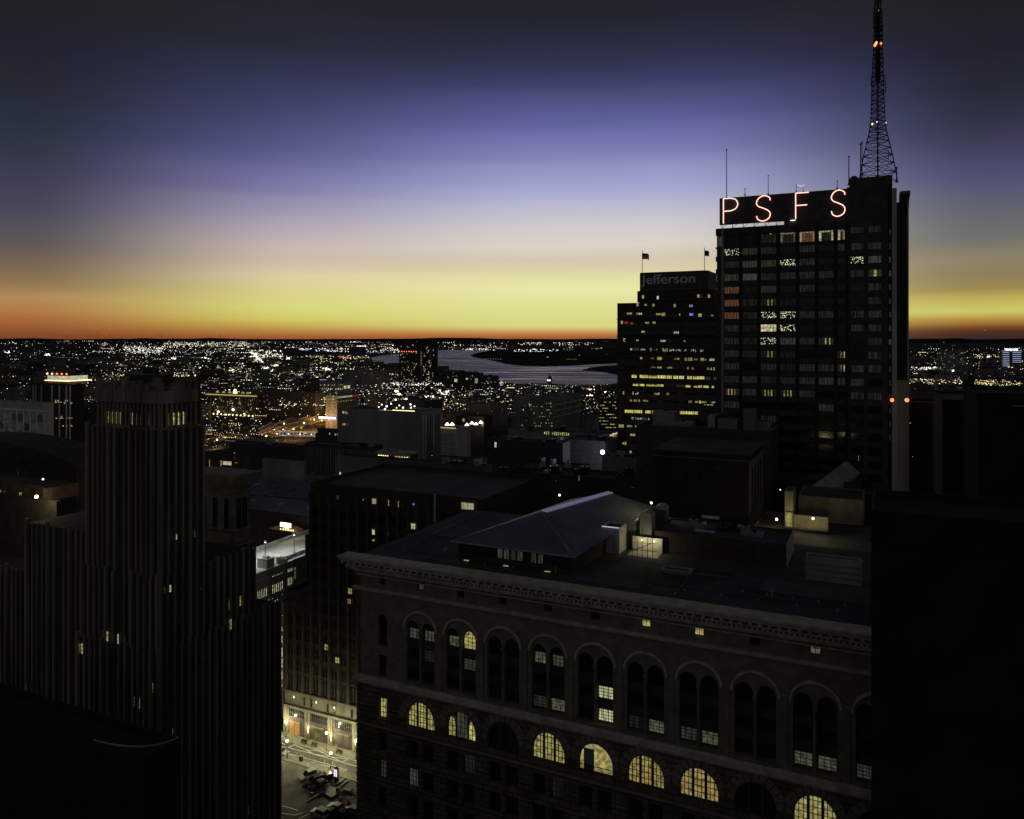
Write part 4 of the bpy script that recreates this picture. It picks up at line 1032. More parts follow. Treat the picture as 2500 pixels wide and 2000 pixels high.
z_low = zc_(640, 1490); z_mid = zc_(610, 1345); z_sh = zc_(300, 1050, False)
xl190 = LF(190, 1100)[0]; xl110 = LF(110, 1300)[0]
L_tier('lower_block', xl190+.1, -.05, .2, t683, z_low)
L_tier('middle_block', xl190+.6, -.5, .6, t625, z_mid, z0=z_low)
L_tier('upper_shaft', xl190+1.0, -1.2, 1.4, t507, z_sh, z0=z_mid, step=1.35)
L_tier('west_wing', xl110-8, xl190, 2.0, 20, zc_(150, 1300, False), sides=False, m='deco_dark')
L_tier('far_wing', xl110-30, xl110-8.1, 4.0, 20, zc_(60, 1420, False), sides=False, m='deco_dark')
# crown: recessed lit gallery and a battlemented head
zg0, zg1 = z_sh, z_sh+3.3
cx0, cx1, cy0, cy1 = xl190+2.6, -2.2, 2.4, t507-1.0
b = MB(); b.box(cx0, cx1, cy0, cy1, zg0, zg1+1.2, M['deco_dark']); b.build('gallery_wall', LT)
b = MB(); b.box(cx0-.5, cx1+.5, cy0-.5, cy1+.5, zg1+1.2, zg1+3.4, M['deco'], M['roof']); b.build('crown_wall', LT)
b = MB(); b.box(cx0-.9, cx1+.9, cy0-.9, cy1+.9, zg0-.1, zg0+.3, M['deco']); b.build('gallery_ledge', LT)
for i in range(9):
    x = cx0+(cx1-cx0)*(i+.5)/9; hh = [1.1, .5, 1.4, .6, .5, 1.6, .7, 1.2, .9][i]
    b = MB(); b.box(x-.62, x+.62, cy0-.6, cy0+1.0, zg1+3.4, zg1+3.4+hh, M['grey_wall' if i in (0, 2, 4) else 'deco']); b.build('battlement', LT)
for i in range(6):
    y = cy0+2+(cy1-cy0-2)*(i+.5)/6; b = MB(); b.box(cx1-1.0, cx1+.6, y-.5, y+.5, zg1+3.4, zg1+4.0+(i % 3)*.6, M['deco']); b.build('battlement', LT)
b = MB(); b.box(cx0+4, cx1-4, cy0+2.5, cy1-1, zg1+3.4, zg1+6.0, M['deco_dark'], M['grey_wall']); b.box(cx0+6, cx0+10, cy0+4, cy1-3, zg1+6.0, zg1+7.2, M['deco_dark'], M['grey_wall']); b.build('penthouse', LT)
for i, (x, y, hh, w_) in enumerate(((cx0-.6, cy0-.6, 2.6, 1.3), (cx0+3.1, cy0-.7, 1.9, 1.0), (cx0+6.4, cy0-.7, 3.0, 1.1), (cx1-5.2, cy0-.7, 2.2, 1.0), (cx1-1.6, cy0-.6, 2.9, 1.4), (cx1-.6, cy0+3.2, 2.2, 1.0), (cx1-.7, cy1-1.2, 2.8, 1.3), (cx0-.6, cy1-1.2, 1.6, 1.2))):
    b = MB(); b.box(x, x+w_, y, y+w_, zg1+1.3, zg1+3.4+hh*.5, M['deco']); b.box(x+.2, x+w_-.2, y+.2, y+w_-.2, zg1+3.4+hh*.5, zg1+3.4+hh*.8, M['deco']); b.box(x+.4, x+w_-.4, y+.4, y+w_-.4, zg1+3.4+hh*.8, zg1+3.4+hh, M['deco_dark']); b.build('pinnacle', LT)
gal = {2:'warm', 3:'warm', 4:'warm', 5:'curtain', 1:'dim', 8:'curtain', 9:'dim', 10:'dim', 12:'dim'}
ng = 15
for i in range(ng):
    x = cx0+(cx1-cx0)*(i+.5)/ng; kd = gal.get(i, 'dark')
    link('window', win_mesh(.72, 2.4, kd, 1, 3, arch=2.1, fr=.07), LT, (x, cy0-.004, zg0+.5))
for i in range(7):
    y = cy0+(cy1-cy0)*(i+.5)/7; kd = {1:'dim', 2:'warm', 3:'warm', 4:'curtain'}.get(i, 'dark')
    link('window', win_mesh(.72, 2.4, kd, 1, 3, arch=2.1, fr=.07), LT, (cx1+.004, y, zg0+.5), R(90))
for i in range(16):
    x = cx0+(cx1-cx0)*i/15; b = MB(); b.box(x-.2, x+.2, cy0-.42, cy0, zg0+.3, zg1+1.2, M['deco']); ribs.append((b, False, 999))
for i in range(8):
    y = cy0+(cy1-cy0)*i/7; b = MB(); b.box(cx1, cx1+.42, y-.2, y+.2, zg0+.3, zg1+1.2, M['deco']); ribs.append((b, False, 999))
ribs.sort(key=lambda q: (q[2] != 999, not q[1], -q[2]))
for b, big, z in ribs[:96]: b.build('rib', LT)
b = MB()
for q, big, z in ribs[96:]: b.add(q.v, q.f, M['deco'])
b.build('rib', LT, kind='stuff')
def lwin(px, py, pw, ph, kd, side=False, off=0.0):
    if side: a_ = LS(px-pw/2, py, off)[0]; c2 = LS(px+pw/2, py, off)[0]; lo = LS(px, py+ph/2, off)[1]; hi = LS(px, py-ph/2, off)[1]
    else: a_ = LF(px-pw/2, py, off)[0]; c2 = LF(px+pw/2, py, off)[0]; lo = LF(px, py+ph/2, off)[1]; hi = LF(px, py-ph/2, off)[1]
    w_ = max(abs(c2-a_), .4); me = win_mesh(w_, hi-lo, kd, 2 if w_ > .7 else 1, 3, fr=.06, proud=.05)
    if side: link('window', me, LT, (off+.04, (a_+c2)/2, lo), R(90))
    else: link('window', me, LT, ((a_+c2)/2, off-.04, lo))
for q in ((195,1582,4,24,'curtain'),(204,1584,10,26,'warm'),(222,1588,5,24,'dim'),(252,1549,3,20,'dim'),(263,1553,5,25,'warm'),(277,1556,4,25,'dim'),(289,1560,5,26,'curtain'),(305,1565,4,24,'dim'),(327,1712,7,25,'dim'),(339,1716,8,27,'warm'),
          (373,1679,4,25,'warm'),(65,1676,5,24,'faint'),(76,1680,4,22,'faint'),(372,1645,3,20,'faint')): lwin(*q, off=.2)
for q in ((421,1785,5,16,'dim'),(370+45,1437,6,18,'curtain'),(386,1437,5,16,'warm'),(401,1441,4,14,'dim'),(447,1558,3,10,'faint'),(498,1608,5,20,'faint'),(615,1741,4,3,'white'),(604,1979,5,22,'sunset'),(657,1984,5,18,'dim'),(561,1476,7,27,'warm'),(586,1467,4,25,'warm'),(575,1473,4,22,'faint'),
          (547,1473,5,10,'dim'),(562,1525,7,26,'warm'),(586,1518,4,26,'warm'),(575,1524,4,24,'faint'),(600,1515,4,22,'faint'),(430,1311,3,14,'curtain'),(475,1303,4,16,'dim'),(490,1437,4,6,'dim')): lwin(*q, side=True, off=-.05 if q[1] > 1490 else -.5)
for i in range(18):
    y = 2+i*1.5
    for j in range(3):
        if y < t683-1 and rnd.random() < .7: link('window', win_mesh(.7, 1.8, 'dark', 1, 3, fr=.06, proud=.05), LT, (0-.01, y, z_low-6-j*9.0), R(90))
LR = Bld('curved_low_roof', 'low dark roof with pale curved edge, in the lower left corner', -200, 352, 0, 92, t=5, ztop=55.6, wall='near_black', roof='near_black')
b = MB(); n = 14; pr = [(LR.w-9+9*math.sin(math.pi/2*j/n), 5*(j/n)**2) for j in range(n+1)]
for (x0_, y0_), (x1_, y1_) in zip(pr, pr[1:]): b.bar((x0_, y0_, LR.h+.05), (x1_, y1_, LR.h+.05), .09, M['concrete'], 6)
LR.part('curved_kerb', b)

# building with the classical cornice behind it
K = Bld('corniced_stone_block', 'slim pale stone block with a bulging classical cornice, right behind the ribbed tower', 480, 572, 1188, 176, xs=607, wall='limestone_smooth', par=.3)
b = MB(); n = 7
for j in range(n): q = .35+1.7*math.sin(math.pi/2*(j+1)/n); b.box(-q, K.w+q, -q, K.t+q, K.h-.2+j*.42, K.h+.215+j*.42, M['limestone_smooth'])
b.box(-.8, K.w+.8, -.8, K.t+.8, K.h-1.4, K.h-1.1, M['limestone_smooth']); K.part('cornice', b)
b = MB(); q0 = K.side(600, 1290)[1]; b.box(-.5, K.w+.5, -.5, K.t+.5, q0, q0+.4, M['limestone_smooth']); b.box(-.5, K.w+.5, -.5, K.t+.5, q0-3.4, q0-3.0, M['limestone_smooth']); K.part('string_course', b)
for k in range(2):
    y = K.t*(.3+.4*k); K.win(y, K.h-10.5, 1.3, 7.6, 'dark', 's', cols=2, rows=4); K.win(y, K.h-16, 1.3, 3.0, 'dark', 's', cols=2, rows=2); K.win(y, K.h-22, 1.8, 3.6, 'dark', 's', cols=2, rows=2, arch=2.7)
    for j in range(6): K.win(y, K.h-27-4.5*j, 1.3, 2.8, 'dark', 's', cols=2, rows=2)
for k in range(3): K.win(K.w*(.2+.3*k), K.h-10.5, 1.3, 7.6, 'dark', cols=2, rows=4)
K.finish()

# ================================================================== LIT PARKING DECK and market roofs
GXL = 470
GA = Bld('parking_garage', 'multi storey parking garage with a brightly lit white roof deck and slotted openings', GXL, 602, 1410, 244, t=64, wall='concrete', roof='pale_panel', par=1.1, cap='pale_panel')
gz = GA.h-1.1
def deck_lamp(px, py_top, py_base, lb):
    g0 = G(px, py_base, GA.zt-1.1); k_ = g0.y/F; hh = (py_base-py_top)*k_
    t = thing('deck_lamp_post', lb, 'lamp post', g0, -TH, 'lamp posts on the garage deck')
    b = MB(); b.bar((0,0,.8), (0,0,hh), .12, M['dark_metal']); b.build('pole', t)
    b = MB(); b.bar((0,0,0), (0,0,.9), .42, M['concrete'], 10, .38); b.build('base', t)
    b = MB(); b.box(-.3, .3, -.2, .2, hh, hh+.7, M['grey_metal']); b.build('lamp_housing', t)
    b = MB(); b.box(-.26, .26, -.16, .16, hh-.1, hh-.004, L_DECK); b.build('lamp_lens', t)
deck_lamp(647.5, 1324, 1364, 'lamp post on the garage deck rising behind the stair box'); deck_lamp(718, 1306, 1351, 'lamp post with a grey concrete foot in the bright middle of the garage deck')
deck_lamp(600, 1345, 1385, 'lamp post on the garage deck mostly hidden by the ribbed tower')
SB = G(640, 1388, GA.zt-1.1); sbx = thing('deck_stair_box', 'square grey stair housing on the bright garage deck', 'stair housing', SB, -TH)
b = MB(); b.box(-2.2, 2.2, 0, 3.4, 0, 3.0, M['grey_wall']); b.build('wall', sbx); b = MB(); b.box(-2.4, 2.4, -.2, 3.6, 3.004, 3.2, M['pale_panel']); b.box(-.8, 1.2, 1, 2.2, 3.204, 3.8, M['grey_metal']); b.build('roof', sbx)
sg_ = thing('deck_sign_board', 'small white lit signboard on a post at the garage ramp', 'sign', G(681, 1383, GA.zt-1.1), -TH)
b = MB(); b.bar((0,0,0), (0,0,3.6), .1, M['dark_metal']); b.build('post', sg_); b = MB(); b.box(-1.5, .3, -.12, .12, 3.2, 4.0, E['softw']); b.build('board', sg_)
RW = GA.loc(G(690, 1372, GA.zt-1.1))
b = MB(); b.box(RW[0]-1, RW[0]-.7, RW[1]-2, RW[1]+16, gz, gz+1.2, M['concrete']); b.box(RW[0]-1, RW[0]+4, RW[1]-2.3, RW[1]-2.0, gz, gz+2.6, M['concrete']); GA.part('ramp_wall', b)
for g0_, g1_, n_, zt_, zh in ((627,652,6,5.6,2.9),(663,691,6,5.6,2.9),(701,718,4,5.4,2.6),(663,691,6,2.6,.5),(701,718,4,2.4,1.1)):
    y0_ = GA.side(g0_, 1400)[0]; y1_ = GA.side(g1_, 1400)[0]
    for j in range(n_): GA.win(y0_+(y1_-y0_)*(j+.5)/n_, GA.h-zt_-zh+.0, (y1_-y0_)/n_*.5, zh, 'white', 's', fr=.05)
for i in range(26): GA.win(GA.side(rnd.uniform(655, 692), 1400)[0], GA.h-rnd.choice([10.2, 11.4, 13.5, 14.3, 19, 20.5, 22]), .45, rnd.choice([.3, .5]), 'white', 's', fr=.04)
for y, hh in ((1404, 26), (1460, 30), (1530, 20)): pass
GA.finish()
b = MB(); b.box(GA.w, GA.w+.25, 0, GA.t, GA.h-2.4, GA.h-2.0, M['pale_panel']); GA.part('deck_edge', b)
GS = Bld('glowing_stair_shaft', 'thin stair shaft seen in the gap beside the ribbed tower, its floors lit bright white', 680, 693, 1470, 216, t=4, wall='concrete')
for y, hh, kd in ((1500,10,'dots'),(1535,14,'dots'),(1560,18,'curtain'),(1592,24,'white'),(1618,22,'white'),(1648,22,'curtain'),(1672,8,'warm')): GS.pxwin(686, y, 10, hh, kd, cols=2, rows=2, fr=.06)
GS.finish()
GH = Bld('garage_corner_tower', 'dark stair tower with three stacked bright panes at the garage corner', 745, 790, 1312, 236, t=9, wall='black_brick', par=.3)
for y in (1277, 1288, 1298): pass
GH.pxwin(752, 1395, 3, 8, 'dim'); GH.finish()
SBK = Bld('market_side_block', 'dark market side block with a column of bright panes', 772, 822, 1240, 300, t=14, wall='black_brick', par=.3)
for y in (1277, 1289, 1300): SBK.pxwin(775, y, 5, 9, 'white', fr=.05)
for px, kd in ((788,'faint'),(813,'warm'),(823,'dim')): SBK.pxwin(min(px, 818), 1287, 4, 18, kd, fr=.05)
SBK.pxwin(800, 1253, 14, 5, 'curtain', fr=.05); SBK.pxwin(797, 1262, 6, 7, 'warm', fr=.05)
SBK.finish()
SBK2 = Bld('garage_pane_tower', 'narrow dark tower with three greenish panes at the end of the garage', 716, 750, 1372, 232, t=6, wall='black_brick', par=.2)
for y in (1389, 1399, 1408): SBK2.pxwin(721, y, 5, 9, 'green', fr=.05)
SBK2.pxwin(733, 1398, 3, 26, 'faint', fr=.05); SBK2.finish()
# gabled blue-grey market roofs
def gable(label, xl, xr, yt, d, t, rise, k_):
    B = Bld('market_hall', label, xl, xr, yt, d, t=t, wall='dark_brick', par=0.0, body=False, group='market halls behind the garage')
    b = MB(); b.box(0, B.w, 0, B.t, 0, B.h, M['dark_brick']); B.part('wall', b)
    b = MB(); y2 = B.t*.5
    b.add([(-.6,-.6,B.h), (B.w+.6,-.6,B.h), (B.w+.6,y2,B.h+rise), (-.6,y2,B.h+rise), (B.w+.6,B.t+.6,B.h), (-.6,B.t+.6,B.h)], [(0,1,2,3),(3,2,4,5),(1,4,2),(0,3,5),(0,5,4,1)], M['slate_roof']); B.part('roof', b)
    for j in range(k_):
        b = MB(); x = B.w*(j+.5)/k_; b.box(x-.9, x+.9, y2*.4, y2*.6, B.h+rise*.35, B.h+rise*.8, M['grey_metal']); B.part('roof_light', b)
    return B
gable('blue-grey gabled market roof farthest back behind the garage', 600, 815, 1188, 395, 46, 5, 4)
mh2 = gable('middle blue-grey market roof with a bright gutter line', 580, 800, 1226, 345, 30, 3.5, 5)
mh3 = gable('nearest dark blue market roof over the garage', 560, 775, 1262, 312, 22, 3.0, 3)
b = MB(); x, z = mh2.front(640, 1215); b.bar((x-8, -.7, mh2.h+.2), (x+9, -.7, mh2.h+.25), .16, M['pale_panel']); mh2.part('gutter', b)
b = MB(); x, z = mh2.front(636, 1228); b.box(x-2.6, x+2.6, -1.6, -.7, mh2.h-2.2, mh2.h-.2, M['pale_panel']); mh2.part('awning', b)
sb_ = Bld('white_sign_box', 'glowing white box sign over a yellow lit awning behind the garage deck', 684, 708, 1279, 300, t=.6, zb=H-(1289-HY)/F*300, wall='black_brick', par=0, cat='sign', body=False)
b = MB(); b.box(0, sb_.w, 0, .6, 0, sb_.h, E['hot']); b.build('panel', sb_.root); b = MB(); b.bar((.5,.3,-2.5),(.5,.3,0),.1,M['dark_metal']); b.build('post', sb_.root)
aw = Bld('lit_awning', 'curved awning lit yellow under the white box sign', 655, 727, 1290, 301, t=4, zb=H-(1301-HY)/F*301, wall='black_brick', par=0, cat='awning', body=False)
b = MB(); n = 10
for j in range(n):
    x0_, x1_ = aw.w*j/n, aw.w*(j+1)/n; z0_, z1_ = aw.h*math.sin(math.pi*j/n), aw.h*math.sin(math.pi*(j+1)/n)
    b.add([(x0_,0,0),(x1_,0,0),(x1_,0,z1_+.1),(x0_,0,z0_+.1),(x0_,4,0),(x1_,4,0),(x1_,4,z1_+.1),(x0_,4,z0_+.1)], [(0,1,2,3),(3,2,6,7),(5,4,7,6)], M['copper'])
b.build('canopy', aw.root)
for j in range(9):
    b = MB(); x = aw.w*(.42+.055*j); hh = rnd.uniform(.4, 1.1); b.box(x-.12, x+.14, -.06, 0, .3, .3+hh, E['hotw']); b.build('lit_letter', aw.root)
wall_lamp(700, 1288, 297, .3, L_ROOF, 'small lamp lighting the curved awning')

# ================================================================== LEFT EDGE
MB_ = Bld('barrel_roofed_block', 'broad dark block with a low curved roof at the left edge', -260, 186, 1135, 205, t=15, wall='dark_brick', par=0, body=False)
b = MB(); n = 20; pr = [(0, 0), (MB_.w, 0)] + [(MB_.w*(1-j/n), MB_.h + 5.5*math.sin(math.pi*(.02+.96*j/n))**.8 - .8) for j in range(n+1)]; b.xz(pr, 0, MB_.t, M['dark_brick']); b.build('wall', MB_.root)
for i in range(2): MB_.pxwin(45+16*i, 1154, 5, 10, 'faint')
MB_.finish()
ML = Bld('terrace_block', 'low block with a lamp-lit rooftop terrace at the left edge', -150, 138, 1225, 160, xs=150, wall='dark_brick', par=.9)
ML.finish()
MU = Bld('terrace_penthouse', 'tan penthouse wall glowing round a bright terrace lamp, left edge', -150, 128, 1190, 166, t=6, zb=ML.zt-1, wall='brick', par=.2)
MU.pxwin(2, 1206, 6, 22, 'warm', cols=2, rows=3); MU.pxwin(12, 1206, 6, 18, 'dim', cols=1, rows=3); MU.pxwin(20, 1208, 5, 14, 'dim'); MU.pxwin(51, 1207, 8, 12, 'warm', cols=2, rows=2)
b = MB(); x, z = MU.front(118, 1200); b.box(x, MU.w, -1.2, 0, 0, MU.h, M['limestone_smooth']); MU.part('corner_pier', b); MU.finish()
wall_lamp(89, 1213, 157, .34, L_ROOF, 'brightest terrace lamp, at the left edge, flaring by the tan wall'); wall_lamp(105, 1170, 162, .2, E['hotw'], 'small lamp on a pole above the bright terrace lamp')

N1 = Bld('glass_office_block', 'pale glass office block with white mullions at the far left edge', -120, 105, 985, 330, xs=131, wall='pale_panel', par=.4, cap='pale_panel')
b = MB(); b.box(0, N1.w, -.35, 0, N1.h-3.6, N1.h-3.0, M['mullion_white']); N1.part('band', b)
for i in range(15):
    x = N1.w*(i+.02)/15+.3; b = MB(); b.box(x, x+.4, -.5, 0, 0, N1.h-3.6, M['mullion_white']); N1.part('mullion', b)
for px, py in ((20,1030),(25,1034),(15,1045),(22,1048),(28,1047),(10,1050),(18,1054),(30,1052),(8,1032)): N1.pxwin(px, py, 3, 3, 'warm')
N1.grid(frange(0, N1.w, 15), [N1.h-8-4*i for i in range(7)], N1.w/15-.9, 3.0, lambda x, z: 'dim' if (int(x*7+z) % 3) else 'faint', cols=3, fr=.06, proud=.08); N1.finish()
N2 = Bld('lantern_topped_tower', 'dark tower with a glowing white lantern ring on top and pale upright stripes, far left', 75, 178, 938, 430, xs=206, wall='dark_brick', par=.4, cap='limestone_smooth')
b = MB(); c0, c1 = N2.front(103, 930)[0], N2.front(150, 930)[0]; b.box(c0, c1, 3, 16, N2.h-.4, N2.h+1.6, M['dark_brick']); b.box(c0, c1, 3, 16, N2.h+1.6, N2.h+4.1, E['white'], M['concrete']); b.box(c0-1, c1+2, 2, 17, N2.h+1.2, N2.h+1.55, E['hotw']); b.box(c0+1, c1-6, 4, 14, N2.h+4.2, N2.h+5.4, M['dark_brick']); N2.part('lantern', b)
for i in range(5): b = MB(); b.ball((c0+(c1-c0)*i/4, 3, N2.h+5.2), .5, E['beacon' if i > 1 else 'hotw']); N2.part('lamp', b)
for i, px in enumerate((82, 88, 102, 128, 146, 163, 172)):
    b = MB(); x = N2.front(px, 950)[0]; b.box(x-.35, x+.35, -.4, 0, 0, N2.h-1, M['mullion_white' if i > 2 else 'pale_panel']); N2.part('stripe', b)
for i in range(30): N2.pxwin(rnd.uniform(135, 176), rnd.choice([978, 982, 985, 1003, 1017, 1021, 1040]), 4, 3, rnd.choice(['warm', 'white', 'white']), fr=.08)
N2.finish()
N4 = Bld('louvred_office', 'dark office with thin pale floor lines behind the ribbed tower', 394, 476, 922, 620, xs=490, wall='dark_brick')
for i in range(9): b = MB(); b.box(0, N4.w, -.5, 0, N4.h-2-i*2.4, N4.h-1.7-i*2.4, M['concrete']); N4.part('floor_edge', b)
for i in range(12): N4.pxwin(rnd.uniform(400, 470), 917+rnd.uniform(8, 14), 3, 2, 'warm', fr=.08)
N4.finish()
N5 = Bld('low_louvred_office', 'squat dark office with two lit panes left of the louvred one', 345, 394, 925, 600, xs=400, wall='black_brick')
N5.pxwin(362, 928, 5, 3, 'warm', fr=.08); N5.pxwin(370, 928, 5, 3, 'warm', fr=.08); N5.finish()

# floodlit colonnade building
N3 = Bld('floodlit_colonnade', 'floodlit office with glowing yellow columns and white roof arches', 512, 626, 963, 1050, xs=634, wall='brick', par=.5)
for i in range(12):
    x = N3.w*(i+.4)/12; b = MB(); b.box(x-.7, x+.7, -1.2, 0, 0, N3.h-3, M['limestone_smooth']); N3.part('column', b)
    l_ = MB(); l_.ball((0,0,0), .9, E['hotw'], 8, 5); l_.build('uplight', N3.root, (x, -2.6, 1.2))
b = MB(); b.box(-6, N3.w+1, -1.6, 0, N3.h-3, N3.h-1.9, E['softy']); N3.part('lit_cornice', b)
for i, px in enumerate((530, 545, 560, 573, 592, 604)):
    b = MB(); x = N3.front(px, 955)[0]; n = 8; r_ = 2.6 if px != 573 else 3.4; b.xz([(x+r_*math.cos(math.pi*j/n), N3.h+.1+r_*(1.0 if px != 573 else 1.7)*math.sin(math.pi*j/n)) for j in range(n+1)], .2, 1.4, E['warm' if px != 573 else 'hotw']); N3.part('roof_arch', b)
for px, py, r_ in ((537,1005,2.4),(573,1000,2.8),(512,1012,1.4),(600,1010,1.4),(556,1012,1.5)):
    b = MB(); x, z = N3.front(px, py); b.ball((x, -3, max(z, 1)), r_*.6, E['hot'], 8, 6); N3.part('flood_lamp', b)
for i in range(70): N3.pxwin(rnd.uniform(520, 622), rnd.uniform(972, 1008), rnd.choice([2, 3]), rnd.choice([3, 5]), rnd.choice(['warm', 'warm', 'dots', 'dim']), fr=.15)
N3.finish()
b = MB(); 
N6 = Bld('white_rib_office', 'small grey ribbed block left of the floodlit colonnade', 488, 510, 985, 1000, xs=516, wall='grey_wall')
for i in range(6): b = MB(); b.box(0, N6.w, -.5, 0, N6.h-3-i*3, N6.h-2.4-i*3, M['pale_panel']); N6.part('floor_edge', b)

# riverside twin towers
def condo(label, xl, xr, xs, yt, d, seed, crown):
    B = Bld('riverside_tower', label, xl, xr, yt, d, xs=xs, wall='dark_brick', par=1.5, group='twin towers on the river bank')
    r = random.Random(seed)
    for i in range(6): b = MB(); x = B.w*(i+.5)/6; b.box(x-2, x+2, -1.5, 0, 0, B.h-4, M['dark_brick']); B.part('bay', b)
    for i in range(98):
        px = r.uniform(xl+2, xr-2); py = yt+4+ (r.random()**.8)*100
        B.pxwin(px, py, r.choice([1.6, 2.2]), r.choice([1.6, 2.4]), r.choice(['warm', 'white', 'white', 'dim', 'dim']), fr=.1, y0=-1.55, proud=.1)
    B.finish(98)
    b = MB(); b.box(B.w*.2, B.w*.75, 3, B.t*.7, B.h-1.5, B.h+5, M['dark_brick']); B.part('penthouse', b)
    if crown:
        for i in range(8): b = MB(); b.ball((B.w*(i+.5)/8, -2, B.h-16), .9, E['beacon' if i % 2 else 'orange' if False else 'beacon'], 6, 4); B.part('red_lamp', b)
condo('left riverside apartment tower with a row of red lamps', 974, 1020, 1027, 838, 1480, 1, True)
condo('right riverside apartment tower, slightly taller', 1031, 1061, 1069, 834, 1500, 2, False)

# big windowless block with a lit roof garden
O = Bld('windowless_block', 'big plain grey windowless block with a brightly lit garden on its roof', 824, 1028, 1006, 520, xs=1079, wall='panel_dull', par=1.2)
for i in range(8): b = MB(); y = O.t*(i+.3)/8; b.box(O.w, O.w+.8, y, y+O.t/16, 0, O.h-3, M['pale_panel' if i in (0, 1, 4, 7) else 'grey_wall']); O.part('side_fin', b)
for px, py, kd in ((838,993,'white'),(843,993,'warm'),(847,995,'warm'),(838,1022,'warm'),(842,1022,'warm'),(849,1022,'dim')): O.pxwin(px, py+14, 4, 6, kd, cols=2, fr=.1)
O.finish()
gl = random.Random(4)
for i in range(13):
    px = [925, 932, 944, 955, 966, 968, 975, 984, 992, 1002, 1003, 1012, 940][i]; py = [994, 988, 992, 986, 976, 1000, 990, 996, 974, 988, 998, 992, 999][i]
    p = P(px, py, 545+gl.uniform(-8, 12)); zr = O.zt-1.1
    t = thing('garden_lamp', f'lamp post in the windowless block roof garden, {["at its left tip","second from its left tip","left of its middle","among the left shrubs","the tall one over its middle","low in its middle","right of its middle","by the right shrubs","the tall one over its right half","in its right half","low on its right side","at its right tip","low on its left side"][i]}', 'lamp post', (p.x, p.y, zr), 0, 'lamps in the roof garden')
    b = MB(); b.bar((0,0,0), (0,0,max(1, p.z-zr)), .12, M['dark_metal']); b.build('pole', t); b = MB(); b.ball((0,0,max(1, p.z-zr)), gl.choice([.5, .7, .9]), E[gl.choice(['hot', 'hotw', 'hotb'])], 8, 5); b.build('globe', t)
def shrub(p, r_, label, name='shrub', group=None, trunk=0.0, seed=1, n=90):
    t = thing(name, label, name, p, 0, group); q = random.Random(seed)
    if trunk:
        b = MB(); b.bar((0,0,0), (0,0,trunk), r_*.09, M['bark'], 7, r_*.06)
        for i in range(4): a_ = i*1.7; b.bar((0,0,trunk*.9), (math.cos(a_)*r_*.5, math.sin(a_)*r_*.5, trunk+r_*.6), r_*.05, M['bark'], 5, r_*.02)
        b.build('trunk', t)
    b = MB()
    for i in range(n):
        a_ = q.uniform(0, 6.28); v_ = q.uniform(-1, 1); rr = r_*(q.random()**.45)*(1+.25*math.sin(a_*3+seed)); s_ = math.sqrt(1-v_*v_)
        c3 = Vector((rr*s_*math.cos(a_), rr*s_*math.sin(a_), trunk+r_*.75+rr*v_*.8)); l1 = Vector((q.uniform(-1,1), q.uniform(-1,1), q.uniform(-1,1))).normalized()*r_*.2; l2 = l1.cross(Vector((q.uniform(-1,1), q.uniform(-1,1), q.uniform(-1,1)))).normalized()*r_*.16
        b.add([c3-l1, c3-l2, c3+l1, c3+l2], [(0,1,2,3)], M['leaf'])
    b.build('crown' if trunk else 'foliage', t); return t
for i in range(9):
    px = 930+i*10; p = P(px, 995, 548+(i % 3)*5); shrub((p.x, p.y, O.zt-1.1), 1.8+.4*(i % 3), f'clipped shrub in the roof garden of the windowless block, {["first","second","third","fourth","fifth","sixth","seventh","eighth","last"][i]} from the left', group='shrubs in the roof garden', seed=i)
for px, py in ((950,990),(985,992)):
    p = P(px, py, 540); t = thing('garden_floor_light', f'long low light strip lining the {"left" if px < 960 else "right"} half of the roof garden', 'light strip', (p.x, p.y, O.zt-1.05), -TH)
    b = MB(); b.box(-9, 9, -.4, .4, 0, .25, E['hotw']); b.build('strip', t)

# low building beside it with lit terraces
PP = Bld('terraced_grey_block', 'grey block with two big lit terrace lamps, right of the windowless block', 1076, 1113, 1048, 505, t=20, wall='pale_panel')
PQ = Bld('terrace_wing', 'pale wing with cone-shaped pools of lamp light, right of the terraced grey block', 1113, 1182, 1018, 560, t=14, wall='dark_brick')
for px, py, dd in ((1092,1035,508),(1104,1035,508),(1140,1036,556),(1152,1032,556),(1162,1034,556),(1174,1030,556)):
    p = P(px, py, dd); t = thing('terrace_lamp', f'bright cone-shaped terrace lamp beside the windowless block, {["the first of six","second of six","third of six","fourth of six","fifth of six","the rightmost of six"][[1092,1104,1140,1152,1162,1174].index(px)]}', 'lamp', p, 0, 'terrace lamps')
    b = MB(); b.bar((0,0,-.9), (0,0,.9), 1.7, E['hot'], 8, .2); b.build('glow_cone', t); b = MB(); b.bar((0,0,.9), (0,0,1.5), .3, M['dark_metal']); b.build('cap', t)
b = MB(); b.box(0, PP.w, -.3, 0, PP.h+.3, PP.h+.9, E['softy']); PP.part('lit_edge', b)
for i in range(5): b = MB(); b.box(0, PP.w, -.25, 0, PP.h-4-i*3, PP.h-3.6-i*3, M['concrete']); PP.part('floor_edge', b)
for (px, py) in ((1132, 1026), (1190, 1037), (1203, 1035)): PQ.pxwin(min(px, 1178), py, 6, 8, 'warm')
PQ.finish()

